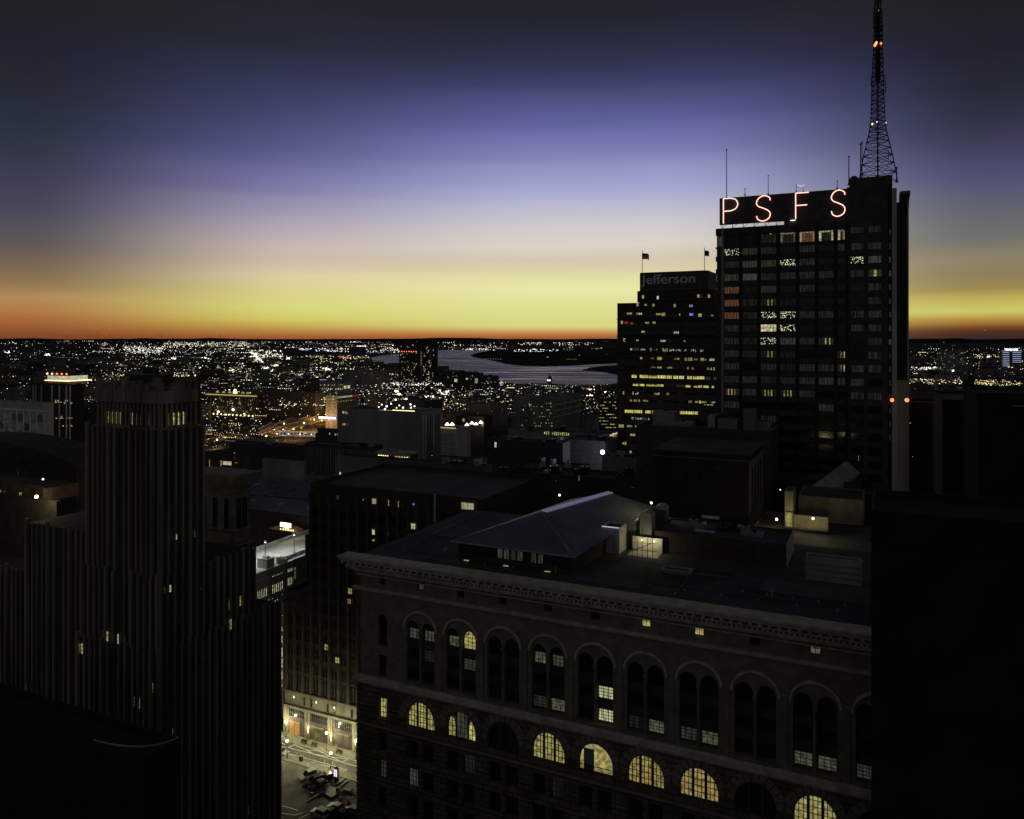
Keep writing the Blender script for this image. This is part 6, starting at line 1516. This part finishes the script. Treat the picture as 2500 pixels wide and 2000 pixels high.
for i, (x, y) in enumerate(((545,1440),(1030,1530))):
    t = thing('barrier_gate', ['red striped barrier gate in the middle of the lot','red barrier gate beside the near parked cars'][i], 'barrier', G(*zq(x, y)), -TH+R(20)); b = MB(); b.box(-.25, .25, -.2, .2, 0, 1.1, M['red_paint']); b.build('housing', t)
    b = MB(); b.bar((0,0,1.0), (2.6,.6,1.6), .06, M['red_paint'], 6); b.build('arm', t)
for i, (x, y) in enumerate(((722,1335),(740,1330),(674,1355),(820,1270),(833,1262))):
    t = thing('yellow_bollard', 'yellow bollard by the parked cars, ' + ['left of the close pair','right of the close pair','nearest the white car','left one under the kiosk','right one under the kiosk'][i], 'bollard', G(*zq(x, y)), 0, 'yellow bollards'); ym = M.setdefault('yellow_paint', mat('yellow_paint', (.55,.42,.06), .6)); b = MB(); b.bar((0,0,0), (0,0,1.0), .12, ym, 8); b.build('post', t); b = MB(); b.ball((0,0,1.0), .12, ym, 8, 5); b.build('cap', t)
os_ = thing('oval_sign', 'small yellow oval sign on a post in the near bays', 'sign', G(*zq(1075, 1455)), -TH); b = MB(); b.bar((0,0,0), (0,0,1.2), .05, M['dark_metal']); b.build('post', os_); b = MB(); b.xz([(.32*math.cos(2*math.pi*k/14), 1.7+.6*math.sin(2*math.pi*k/14)) for k in range(14)], -.04, .04, M['yellow_paint']); b.build('plate', os_)
# small street trees, lit green by the lamps
for (x, y, yb, r_, lb) in ((597,632,760,.85,'little green street tree glowing by the lamp in front of the store'), (1140,790,930,.7,'little green street tree at the edge of the stone block'), (905,715,760,.9,'rounded dark planter shrub against the store front')):
    p = G(*zq(x, yb)); tr_ = (yb-y)/5.39*p.y/F - r_*.75; shrub(p+Vector((0,0,.13)), r_, lb, 'street_tree' if tr_ > .5 else 'shrub', trunk=max(0, tr_) if tr_ > .5 else 0, seed=int(x), n=220)
pl = thing('stone_planter', 'pale stone planter under the rounded shrub', 'planter', G(*zq(905, 765))+Vector((0,0,.13)), -TH); b = MB(); b.prism([(1.3*math.cos(2*math.pi*k/14), .7*math.sin(2*math.pi*k/14)) for k in range(14)], 0, .5, M['limestone_smooth'], M['leaf']); b.build('bowl', pl)
for i, (x, y) in enumerate(((575,775),(440,735),(905,870))):
    t = thing('street_bench', 'dark bench on the bright pavement, ' + ['under the little tree','left of the little tree','right of the front lamp'][i], 'bench', G(*zq(x, y))+Vector((0,0,.13)), -TH, 'benches on the bright pavement')
    b = MB(); b.box(-.9, .9, -.22, .22, .4, .47, M['dark_metal']); b.build('seat', t)
    for s_ in (-.7, .7): b = MB(); b.box(s_-.05, s_+.05, -.2, .2, 0, .4, M['dark_metal']); b.build('leg', t)
    b = MB(); b.box(-.9, .9, .2, .26, .5, .9, M['dark_metal']); b.build('backrest', t)

# cars
def car(p, rz, paint, label, suv=False, group='cars in the street-side lot'):
    t = thing('parked_car', label, 'car', p, rz, group); L2, W2 = (2.3, .93); hb, ht = (.95, 1.75) if suv else (.82, 1.42)
    prof_ = [(-L2, .42), (-L2+.05, hb-.12), (-L2+.3, hb), (L2-.95, hb), (L2-.15, hb-.22), (L2, .5), (L2-.05, .3), (-L2+.05, .3)]
    b = MB(); n = len(prof_)
    rings = [(-W2, .9), (-W2*.96, 1.0), (W2*.96, 1.0), (W2, .9)]
    vs = []
    for y, s_ in ((-W2, .96), (-W2+.08, 1), (W2-.08, 1), (W2, .96)): vs += [(x*s_, y, .3+(z-.3)*s_) for x, z in prof_]
    fs = [(k+r_*n, k+(r_+1)*n, (k+1) % n+(r_+1)*n, (k+1) % n+r_*n) for r_ in range(3) for k in range(n)] + [tuple(range(n)), tuple(range(4*n-1, 3*n-1, -1))]
    b.add(vs, fs, M[paint]); b.sm = False; b.build('body', t)
    c0, c1, c2, c3 = (-L2+.15, -L2+.5, .25, 1.0) if suv else (-L2+.45, -L2+1.15, .35, 1.15)
    g0 = [(c0, hb), (c3, hb), (c2, ht-.04), (c1, ht-.04)]; b = MB()
    vs = [(x, -W2*.93, z) if z == hb else (x, -W2*.78, z) for x, z in g0] + [(x, W2*.93, z) if z == hb else (x, W2*.78, z) for x, z in g0]
    b.add(vs, [(0,1,2,3),(7,6,5,4),(1,5,6,2),(4,0,3,7),(3,2,6,7)], M['glass']); b.build('cabin_glass', t)
    b = MB(); b.box(c1-.02, c2+.02, -W2*.79, W2*.79, ht-.05, ht+.02, M[paint]); b.build('roof', t)
    b = MB(); 
    for xa, xb in ((c3, c2), (c0, c1)):
        for s_ in (-1, 1): b.bar((xa, s_*W2*.93, hb), (xb, s_*W2*.79, ht-.02), .045, M[paint], 4)
    b.build('pillars' if False else 'pillar_frame', t)
    for x in (-L2+.85, L2-.85):
        for s_ in (-1, 1):
            b = MB(); b.bar((x, s_*(W2-.18), .33), (x, s_*(W2+.02), .33), .33, M['tyre'], 14); w_ = b.build('wheel', t)
            b = MB(); b.bar((x, s_*(W2+.02), .33), (x, s_*(W2+.035), .33), .19, M['grey_metal'], 10); b.build('rim', w_)
    for s_ in (-1, 1):
        b = MB(); b.box(L2-.08, L2+.0, s_*.66-.17, s_*.66+.17, .55, .68, M['pale_panel']); b.build('headlight', t)
        b = MB(); b.box(-L2-.01, -L2+.06, s_*.68-.15, s_*.68+.15, .6, .75, M['red_paint']); b.build('tail_light', t)
        b = MB(); b.box(.75, .9, s_*(W2+.05)-.09, s_*(W2+.05)+.09, hb, hb+.14, M[paint]); b.build('mirror', t)
    return t
VA = math.atan2(V.y, V.x); UA = math.atan2(U.y, U.x)
def at_(x, y, z=.006): p = G(*zq(x, y)); p.z = z; return p
car(at_(497,1185), VA+R(157), 'white_paint', 'white off-roader parked nose left in the middle of the lot', True)
car(at_(585,1240), VA+R(157), 'black_paint', 'black car parked just right of the white off-roader')
car(at_(665,1215), VA+R(157), 'silver_paint' if False else 'black_paint', 'black car in the middle of the dark parked group')
car(at_(735,1205), VA+R(157), 'black_paint', 'black car parked nearest the violet kiosk')
car(at_(640,1300), VA+R(160), 'black_paint', 'black car in front of the parked group, by the yellow bollards')
car(at_(650,1680), UA+R(176), 'white_paint', 'white estate car parked at the bottom edge of the view', True)
car(at_(768,1665), UA+R(176), 'black_paint', 'black car between the two white ones at the bottom')
car(at_(865,1600), UA+R(176), 'white_paint', 'white saloon with bright roof near the bottom of the lot')
car(at_(930,1680), UA+R(176), 'black_paint', 'black car cut by the bottom edge beside the silver one')
car(at_(1090,1640), UA+R(176), 'silver_paint', 'silver car half hidden by the stone block')
car(at_(130,860), math.atan2(U.y, U.x), 'silver_paint', 'pale car on the street cut by the ribbed tower')

# ================================================================== highway ramps lit orange
M['hwy'] = mat('highway_concrete', (.20,.19,.17), .9, .3, .05)
def zh(x, y): return (600+x/5.99, 900+y/5.99)
def road_deck(name, pts, w, z, edge=True):
    b = MB(); q = [G(*zh(*p)) for p in pts]; L, Rr = [], []
    for i, p in enumerate(q):
        d = (q[min(i+1, len(q)-1)]-q[max(0, i-1)]); d.z = 0; d.normalize(); s_ = Vector((-d.y, d.x, 0))*w/2; L.append(p+s_); Rr.append(p-s_)
    n = len(q)
    vs = [(v.x, v.y, z) for v in L]+[(v.x, v.y, z) for v in Rr]+[(v.x, v.y, z-1.2) for v in L]+[(v.x, v.y, z-1.2) for v in Rr]
    fs = []
    for i in range(n-1): fs += [(n+i, n+i+1, i+1, i), (2*n+i, 2*n+i+1, 3*n+i+1, 3*n+i), (i, i+1, 2*n+i+1, 2*n+i), (3*n+i, 3*n+i+1, n+i+1, n+i)]
    fs += [(0, 2*n, 3*n, n), (n-1, 2*n-1, 4*n-1, 3*n-1)]
    b.add(vs, fs, M['hwy'])
    for side in (L, Rr):
        for i in range(n-1): b.bar((side[i].x, side[i].y, z+.5), (side[i+1].x, side[i+1].y, z+.5), .4, M['pale_panel'], 4)
    b.build(name, kind='structure')
road_deck('highway_ramp', [(1420,560),(1330,590),(1180,610),(1000,650),(840,700),(740,760),(600,820)], 22, 1.4)
road_deck('highway_exit_ramp', [(1420,690),(1330,715),(1200,735),(1060,780),(850,815),(700,850),(560,900),(440,960),(330,990)], 20, 1.6)
road_deck('highway_loop', [(1330,650),(1200,665),(1080,700),(1000,745),(930,770),(820,800)], 9, 4.5)
road_deck('highway_slip_road', [(440,805),(360,850),(235,905)], 9, 1.5)
road_deck('highway_side_ramp', [(520,850),(440,890),(330,930),(240,965),(330,1000),(430,1010)], 10, 1.5)
road_deck('lower_avenue', [(-560,1080),(-380,1040),(-200,1010),(-40,1030)], 14, 1.3)
hl = [(1185,632,1),(1060,672,1),(1170,672,.8),(1258,662,.8),(1000,745,.8),(945,742,.7),(853,795,1),(790,670,.9),(700,885,.8),(548,890,.8),(560,805,.8),(1215,755,.7),(1110,760,.7),(905,690,.8),(300,985,.8),(420,895,.7),(1310,575,.8),(-150,1000,.8),(-420,1040,.8),(-300,1010,.7)]
for i, (x, y, s_) in enumerate(hl):
    px, py = zh(x, y); dgr = H*F/(py-HY); dd = dgr*(1-12/H); p = P(px, py, dd); hp = p.z
    t = thing('highway_lamp', ('tall orange highway lamp glowing over the ramps, ' + ['far right','right of the ramp fork','second along the top ramp','by the top ramp end','inside the loop','left inside the loop','over the exit ramp','at the top ramp head','by the arcaded viaduct','at the viaduct left end','over the slip road','lower right','above the lower right','between top ramp and loop','over the side ramp','at the slip road foot','beside the white office','over the lower avenue','far left on the avenue','middle of the avenue'][i]), 'highway lamp', (p.x, p.y, 0), 0, 'lamps along the highway ramps')
    b = MB(); b.bar((0,0,0), (0,0,hp), .25, M['dark_metal'], 6, .15); b.build('pole', t); b = MB(); b.ball((0,0,hp), .75*s_, L_HWY if (i % 2 == 0 and i != 16) else E['hoto' if i % 3 else 'hotw'], 8, 6); b.build('lamp', t)
# arcaded viaduct
v0, v1 = G(*zh(440, 985)), G(*zh(1110, 1000)); va = thing('arcaded_viaduct', 'long pale arcaded viaduct wall with dark round openings under the highway ramps', 'viaduct', v0, math.atan2((v1-v0).y, (v1-v0).x))
Lv = (v1-v0).length; hv = 75/5.99*v0.y/F; b = MB(); b.box(0, Lv, 0, 3, 0, hv, M['pale_panel'], M['hwy']); b.box(0, Lv, -.6, 0, hv-.9, hv+.3, M['pale_panel']); b.build('wall', va)
for i in range(13): link('arch_opening', win_mesh(2.4, hv*.5, 'dark', arch=hv*.3, fr=.2, pale=True), va, (Lv*(i+.6)/13.2, -.01, hv*.28))
for i in range(4): p = va.location+(v1-v0)*((i+.5)/4)-V*7; t = thing('viaduct_floodlight', 'small ground floodlight washing the arcaded viaduct, ' + ['leftmost','second','third','rightmost'][i], 'floodlight', (p.x, p.y, 0), 0, 'viaduct floodlights'); b = MB(); b.ball((0,0,3.2), .4, lampmat('flood_glow', (1,.85,.75), 110) if i == 0 else bpy.data.materials['flood_glow'], 6, 4); b.build('lens', t); b = MB(); b.bar((0,0,0), (0,0,3), .1, M['dark_metal']); b.build('stand', t)
for i, (px, py, r_) in enumerate(((560,1045,5),(548,1050,4),(572,1040,4),(533,1052,3.5),(600,1062,3.5),(735,1058,3),(760,1052,3),(690,1010,3.5))):
    p = G(px, py); shrub(p, r_, 'round street tree near the orange avenue and ramps, ' + ['brightest, mid left','left of the brightest','right of the brightest','far left','by the slip road','behind the arcade','right behind the arcade','by the ramp head'][i], 'avenue_tree', 'trees by the highway ramps', trunk=3, seed=i+40, n=160)

# ================================================================== ordinary city blocks, one by one
LMK = [(515,1010,'the floodlit colonnade'), (860,985,'the white lit office'), (1020,940,'the riverside towers'), (960,1040,'the windowless block'), (1340,945,'the clock tower'), (150,935,'the lantern-topped tower'),
       (730,1040,'the highway ramps'), (1400,1040,'the long glazed hall'), (2320,880,'the far apartment towers'), (2470,890,'the blue banded tower'), (1160,1030,'the terrace lamps'), (60,1010,'the glass office block'), (430,940,'the louvred office'), (1250,900,'the river bend'), (1480,1000,'the dotted office'), (810,945,'the pane-grid office'), (2365,960,'the black chimney stack'), (645,880,'the bright white light cluster')]
ORD = ['nearest','second nearest','third nearest','fourth nearest','fifth nearest','sixth nearest','seventh nearest','eighth nearest','ninth nearest','tenth nearest'] + [str(i)+'th nearest' for i in range(11, 90)]
def place_names(items):
    """items: list of (px, py, first words); returns a label for each, unlike all others"""
    groups = {}
    for i, (px, py, w) in enumerate(items):
        j = min(range(len(LMK)), key=lambda k: (LMK[k][0]-px)**2/4+(LMK[k][1]-py)**2*3)
        lx, ly, nm = LMK[j]; dx, dy = (px-lx)/2, (py-ly)*1.7
        dr = ('right of' if dx > 0 else 'left of') if abs(dx) > abs(dy) else ('below' if dy > 0 else 'above')
        groups.setdefault((w, dr, nm), []).append((dx*dx+dy*dy, i))
    out = [None]*len(items)
    for (w, dr, nm), L in groups.items():
        L.sort()
        for r_, (_, i) in enumerate(L): out[i] = f'{w}, {"" if len(L) == 1 else ORD[r_]+" "}{dr} {nm}' if len(L) == 1 else f'{w}, {ORD[r_]} one {dr} {nm}'
    return out
def inpoly(x, y, pl):
    c = False; j = len(pl)-1
    for i in range(len(pl)):
        xi, yi = pl[i]; xj, yj = pl[j]
        if (yi > y) != (yj > y) and x < (xj-xi)*(y-yi)/(yj-yi)+xi: c = not c
        j = i
    return c
allriver = [river, [(2190,940),(2255,938),(2255,962),(2190,964)], [(2310,940),(2420,940),(2412,965),(2370,980),(2320,968)], [(1100,850),(1760,850),(1760,944),(1100,944)]]
heroes = []
for o in COL.objects:
    if o.parent is None and o.type == 'EMPTY' and abs(o.rotation_euler[2]+TH) < 1e-4 and o.location.y > 150:
        w_ = [c for c in o.children if c.type == 'MESH']
        if w_:
            xs_ = [v[0]+c.location.x for c in w_[:1] for v in c.bound_box]; ys_ = [v[1]+c.location.y for c in w_[:1] for v in c.bound_box]
            a_, b_ = ab(o.location); heroes.append((a_+min(xs_)-4, a_+max(xs_)+4, b_+min(ys_)-4, b_+max(ys_)+4))
keep = [(490,925,640,1022,1050),(600,985,875,1085,1150),(770,925,880,1050,900),(965,828,1075,962,1480),(895,850,1510,936,1900),(1325,905,1360,962,1490),(2285,850,2360,900,2200),(2440,840,2500,905,2400),(500,1035,640,1090,1000),(1455,1075,1490,1130,330)]
def clash(x0, x1, yt, yb, d):
    return any(x1 > k[0] and x0 < k[2] and yt < k[3] and yb > k[1] and d < k[4] for k in keep)
rc = random.Random(21); lots = []
PA, PB = 92.0, 118.0
for ia in range(-40, 60):
    for ib in range(2, 40):
        for sa in range(2):
            for sb2 in range(2):
                a0 = ia*PA+sa*38+4; b0 = ib*PB+sb2*48+6; wa, wb = rc.uniform(22, 36), rc.uniform(26, 44)
                c = WP(a0+wa/2, b0+wb/2)
                if c.y < 415 or c.y > 3200: continue
                hgt = rc.choice([7, 9, 11, 13, 16]) if rc.random() < .82 else rc.uniform(18, 34)
                px, py = to_px(Vector((c.x, c.y, hgt)))
                if px < -60 or px > 2560 or (1515 < px < 2205): continue
                base = to_px(Vector((c.x, c.y, 0)))[1]
                if any(inpoly(px, base, r_) for r_ in allriver): continue
                if px > 1280 and px < 1515 and base < 960: continue
                if 1095 < px < 1515 and base < 942: continue
                if any(a0 < h[1] and a0+wa > h[0] and b0 < h[3] and b0+wb > h[2] for h in heroes): continue
                if 500 < px < 860 and 985 < base < 1090: continue
                hw = wa/2*F/c.y
                if clash(px-hw, px+hw, py, base, c.y):
                    hgt = 4.0; py = to_px(Vector((c.x, c.y, hgt)))[1]
                    if clash(px-hw, px+hw, py, base-3, c.y): continue
                lots.append((c.y, a0, b0, wa, wb, hgt, px, py))
lots.sort(); near_, far_ = lots[:280], lots[280:]
names = []
wm_ = M['city_wall']; tones = ['brown', 'grey', 'black', 'buff']
spec = []
for (d, a0, b0, wa, wb, hgt, px, py) in near_:
    k_ = rc.randrange(4); nl = rc.choice([0, 1, 2, 3, 4, 5, 7]); spec.append((k_, nl, rc.choice(['warm', 'warm', 'white', 'amber', 'blue'])))
    word = ('tall ' if hgt > 17 else 'low ') + tones[k_] + ' building ' + ('without lights' if nl == 0 else 'with ' + ('one' if nl == 1 else 'few' if nl < 4 else 'many') + ' lit windows')
    names.append((px, py, word))
labels = place_names(names)
for (d, a0, b0, wa, wb, hgt, px, py), (k_, nl, col), lb in zip(near_, spec, labels):
    o = WP(a0, b0); t = thing('city_building', lb, 'building', o, -TH, 'ordinary city blocks below the skyline')
    m = wm_[k_]; b = MB(); b.box(0, wa, 0, wb, 0, hgt-.9, m, M['roof']); b.box(0, wa, 0, .5, hgt-.9, hgt, m); b.box(wa-.5, wa, .5, wb, hgt-.9, hgt, m); b.box(0, .5, .5, wb, hgt-.9, hgt, m)
    b.build('wall', t)
    b = MB(); x, y = rc.uniform(3, wa-8), rc.uniform(4, wb-9); b.box(x, x+rc.uniform(3, 6), y, y+rc.uniform(3, 6), hgt-.9, hgt+rc.uniform(1, 3.5), rc.choice([m, M['grey_wall'], M['roof']])); b.build('roof_house', t)
    for j in range(nl):
        s_ = max(1.0, d*2.2/F); w2, h2 = s_*rc.choice([.8, 1, 1.6]), min(hgt*.3, s_*.9); fl_ = rc.randint(0, max(0, int(hgt/4)-1))
        kd = col if rc.random() < .7 else rc.choice(['white', 'warm', 'dim'])
        w2 = round(w2, 1); h2 = round(h2, 1)
        me = win_mesh(w2, h2, kd, fr=.12)
        if rc.random() < .6: link('window', me, t, (rc.uniform(2, wa-2), -.004, 1+fl_*4))
        else: link('window', me, t, (wa+.004, rc.uniform(2, wb-2), 1+fl_*4), R(90))
b = MB()
for (d, a0, b0, wa, wb, hgt, px, py) in far_:
    q = [WP(a0, b0), WP(a0+wa, b0), WP(a0+wa, b0+wb), WP(a0, b0+wb)]; m = wm_[rc.randrange(4)]
    vs = [(v.x, v.y, z) for z in (0, hgt) for v in q]; b.add(vs, [(0,1,5,4),(1,2,6,5),(2,3,7,6),(3,0,4,7)], m); b.add(vs[4:], [(0,1,2,3)], M['roof'])
b.build('far_city_blocks', kind='stuff', label='dark mass of far low city blocks reaching towards the horizon', cat='city blocks')

# ------------------------------------------------------------------ street lights of the plain
lamps = []
rl_ = random.Random(5)
for ia in range(-40, 60):
    for ib in range(3, 20):
        for (da, db) in ((-3, 20), (-3, 60), (-3, 100), (30, -4), (70, -4)):
            if rl_.random() > .30: continue
            c = WP(ia*PA+da, ib*PB+db)
            if c.y < 430 or c.y > 1700: continue
            px, py = to_px(Vector((c.x, c.y, 9)))
            if not (0 < px < 1510 or 2225 < px < 2500): continue
            if any(inpoly(px, py, r_) for r_ in allriver) or (px > 2200 and py > 946): continue
            if 600 < px < 850 and 995 < py < 1080: continue
            lamps.append((c.y, c.x, px, py))
lamps.sort(); rl_.shuffle(lamps); lamps = lamps[:290]
cols = [('hotw', 'yellowish street light'), ('hot', 'white street light'), ('hotb', 'bluish street light'), ('hoto', 'orange street light'), ('softy', 'dim yellow street light'), ('softw', 'dim white street light')]
ck = [rl_.choice([0, 1, 1, 1, 2, 4, 4, 5, 5, 3]) if True else 0 for _ in lamps]
ll = place_names([(q[2], q[3], cols[k_][1]) for q, k_ in zip(lamps, ck)])
LM = {}
for (y, x, px, py), k_, lb in zip(lamps, ck, ll):
    sz = round(min(1.5, max(.45, y*.95/F)), 1); t = thing('street_light', lb, 'street light', (x, y, 0), 0, 'street lights across the city plain')
    if 'p' not in LM: b = MB(); b.bar((0,0,0), (0,0,8.6), .16, M['dark_metal'], 5, .1); b.bar((0,0,8.6), (1,0,8.9), .09, M['dark_metal'], 4); LM['p'] = b.mesh('pole')
    if (k_, sz) not in LM: b = MB(); b.ball((1,0,9), sz, E[cols[k_][0]], 6, 4, .7); LM[(k_, sz)] = b.mesh('lamp')
    link('pole', LM['p'], t); link('lamp', LM[(k_, sz)], t)

# ------------------------------------------------------------------ far lights nobody could count
fl_ = MB(); rf = random.Random(9)
mats_ = {'w': E['hot'], 'y': E['hotw'], 'b': E['hotb'], 'o': E['hoto'], 'dw': E['softw'], 'dy': E['softy'], 'db': E['softb']}
def far_light(px, py, sw=1.6, sh=1.0, kd='w', z=None):
    z = (rf.uniform(13, 27) if py > 845 else 14) if z is None else z
    if any(inpoly(px, py, r_) for r_ in allriver[:3]): return
    if py < 831.8: return
    d = (H-z)*F/(py-HY)
    d = min(d, 20500); p = P(px, py, d); k_ = d/F; a_, c = sw*k_/2, sh*k_/2; th = a_*.8
    fl_.add([(p.x-a_, p.y, p.z), (p.x+a_, p.y, p.z), (p.x, p.y-th, p.z), (p.x, p.y+th, p.z), (p.x, p.y, p.z-c), (p.x, p.y, p.z+c)], [(0,2,5),(2,1,5),(1,3,5),(3,0,5),(2,0,4),(1,2,4),(3,1,4),(0,3,4)], mats_[kd])
def field(x0, y0, x1, y1, n, kinds='wwwyybdw', sw=(1.2, 2.4), sh=(1.0, 1.8), yp=1.0):
    kl = {'w':'w','y':'y','b':'b','o':'o','W':'dw','Y':'dy','B':'db'}
    left = int(n*1.45)
    while left > 0:
        px = rf.uniform(x0, x1); py = y0+(y1-y0)*rf.random()**yp; k_ = kl.get(rf.choice([c for c in kinds if c in kl]), 'w')
        if k_ in 'wyb' and rf.random() < .20: k_ = 'd'+k_
        a_ = sw[0]*.8+(sw[1]-sw[0]*.8)*rf.random()**1.8; c_3 = min(sh[0]*.85+(sh[1]-sh[0]*.85)*rf.random()**2, a_*1.1); left -= 1
        if rf.random() < .04: a_ *= rf.uniform(2, 3.5); c_3 = 1.1
        far_light(px, py, a_, c_3, k_)
        if rf.random() < .07:                    # lamps strung along a street of the grid
            st_ = rf.uniform(3.2, 7); zc_4 = rf.uniform(9, 20)
            for j in range(rf.randint(2, 6)):
                xx = px+st_*(j+1); yy = py+(xx-px)*(py-828)/(px+2733)
                if x0 <= xx <= x1: far_light(xx, yy, a_*.9, min(c_3, 1.5), k_, zc_4)
                left -= 1
WK = 'wwyyWWYYbB'
field(0, 834, 240, 905, 130, WK); field(0, 832.5, 260, 840, 26, 'wWY')
field(240, 836, 620, 862, 330, 'wwwwyWWYbB'); field(300, 846, 400, 863, 130, 'wwwbwW', (1.4, 3)); field(400, 834, 600, 846, 150, 'wwyyW'); field(240, 860, 640, 905, 260, WK)
field(560, 834, 960, 850, 210, 'wwWWyYB'); field(730, 850, 850, 859, 60, 'wwbbw', (1.5, 3), (1.4, 2.4)); field(890, 850, 975, 862, 70, 'wbbWw'); field(610, 855, 690, 872, 90, 'wwyyb', (1.6, 4), (1.2, 2.2))
for i in range(46): t_ = i/45; far_light(617+24*t_+rf.uniform(-4, 4), 862+22*t_+rf.uniform(-2, 2), rf.uniform(1.5, 3.6), rf.uniform(1.5, 2.6), 'b' if i % 3 else 'w')
for i in range(40): t_ = i/39; far_light(632+62*t_, 868+22*t_**.7+rf.uniform(-1.5, 1.5), rf.uniform(1.5, 3.5), .9, rf.choice(['o', 'y', 'dy']))
field(560, 868, 900, 912, 300, WK, (1.4, 3.4)); field(760, 865, 905, 905, 80, 'WYwy'); field(300, 900, 640, 940, 130, WK); field(0, 900, 320, 975, 110, WK)
for x, y, w_ in ((520,905,12),(563,904,14),(625,888,9),(660,905,10),(675,893,12),(704,875,9),(795,900,14),(800,903,12),(620,906,16),(650,898,14),(560,876,12),(590,876,9),(505,875,10),(425,876,12),(115,866,14),(20,860,16),(905,921,8)):
    for _ in range(9): far_light(x+rf.uniform(-w_/2, w_/2), y+rf.uniform(-2, 2), rf.uniform(2, 5), rf.uniform(1.2, 2.4), rf.choice(['w', 'b', 'w', 'y']))
field(240, 915, 330, 920, 24, 'wyYW', (1.5, 4)); field(395, 915, 480, 919, 40, 'yywY', (2, 4)); field(120, 915, 200, 920, 14, 'WY')
field(1064, 836, 1240, 856, 80, 'wwWWyY'); field(1130, 851, 1210, 856, 34, 'wwwb', (1.6, 3)); field(1265, 836, 1325, 842, 34, 'wwWy'); field(1350, 836, 1450, 843, 36, 'wwWy'); field(1255, 852, 1365, 859, 34, 'wwwb', (1.6, 4)); field(1370, 842, 1400, 855, 14, 'wW'); field(1445, 848, 1470, 853, 10, 'WwB'); field(1160, 862, 1500, 880, 9, 'WY')
field(1425, 893, 1506, 910, 60, 'WWwY', (1, 1.6))
field(905, 935, 1080, 941, 120, 'wbbbww', (1.6, 3.4), (1.2, 2.2)); field(860, 905, 1000, 935, 60, WK); field(990, 943, 1230, 1010, 170, WK, (1.4, 3)); field(1170, 932, 1235, 938, 45, 'ywyY', (1.3, 2.2)); field(1220, 929, 1510, 942, 90, 'ywWY', (1.4, 3))
field(1230, 944, 1510, 1010, 120, WK, (1.4, 3)); field(860, 940, 1000, 985, 90, WK)
for x, y, w_ in ((1083,955,26),(1085,962,26),(1048,968,22),(968,955,8),(973,962,8),(1113,929,9),(1270,934,9),(1445,935,22),(1443,951,18),(1484,958,14),(1470,935,14),(1440,965,14)):
    for _ in range(12): far_light(x+rf.uniform(-w_/2, w_/2), y+rf.uniform(-2.4, 2.4), rf.uniform(2, 5), rf.uniform(1.4, 3), rf.choice(['w', 'y', 'w', 'dw']))
field(640, 905, 900, 1000, 260, WK, (1.3, 2.6)); field(680, 968, 800, 992, 150, 'wyyywbo', (1.6, 4)); field(440, 1010, 640, 1060, 90, 'wyYW', (1.4, 3)); field(500, 1030, 600, 1090, 50, 'yoYW'); field(150, 950, 205, 1045, 40, 'wyW')
field(0, 975, 190, 1050, 20, 'WYB')
field(200, 905, 640, 985, 330, WK, (1.3, 2.8)); field(560, 868, 960, 930, 260, WK, (1.3, 3.4)); field(240, 870, 560, 915, 200, WK); field(620, 900, 980, 965, 190, WK, (1.3, 3)); field(980, 940, 1500, 1000, 330, WK, (1.3, 3)); field(860, 985, 1500, 1050, 60, 'WYyw', (1.3, 2.4)); field(440, 985, 700, 1100, 110, 'wyYWo', (1.3, 3)); field(2225, 850, 2500, 925, 110, WK, (1.2, 2.4))
field(2222, 850, 2500, 905, 95, WK, (1.2, 2.2)); field(2222, 896, 2300, 904, 60, 'wwbbW', (1.6, 3), (1.4, 2.6)); field(2222, 925, 2350, 938, 110, 'yywwY', (1.4, 3)); field(2380, 927, 2500, 942, 150, 'yyyywY', (1.4, 3.4)); field(2380, 865, 2440, 885, 34, 'wyY'); field(2222, 836, 2500, 850, 10, 'WB')
for x, y in ((2395,888),(2326,905),(2415,871)):
    for _ in range(7): far_light(x+rf.uniform(-4, 4), y+rf.uniform(-2, 2), 3, 2, rf.choice('wb'))
field(0, 832.3, 1500, 835, 60, 'WYB', (1, 1.6), (.8, 1.1))
fl_.build('distant_city_lights', kind='stuff', label='countless tiny white and yellow lights of the far city plain', cat='city lights')
# four stacks, their red light painted as a glowing sleeve
rs = G(845, 878)
for i in range(4):
    p = G(830+9*i, 878); k_ = p.y/F; t = thing('red_lit_stack', f'slim chimney with deep red light painted on, {["first","second","third","last"][i]} of the four in a row above the riverside', 'chimney', p, 0, 'four red lit stacks'); b = MB(); b.bar((0,0,0), (0,0,12*k_), 1.6*k_, M['brick'], 8, 1.3*k_); b.build('stack', t)
    b = MB(); b.bar((0,0,2*k_), (0,0,11*k_), 1.75*k_, emat('red_wash_glow', (.6,.10,.03), .55) if i == 0 else bpy.data.materials['red_wash_glow'], 8, 1.45*k_); b.build('glow_sleeve', t)
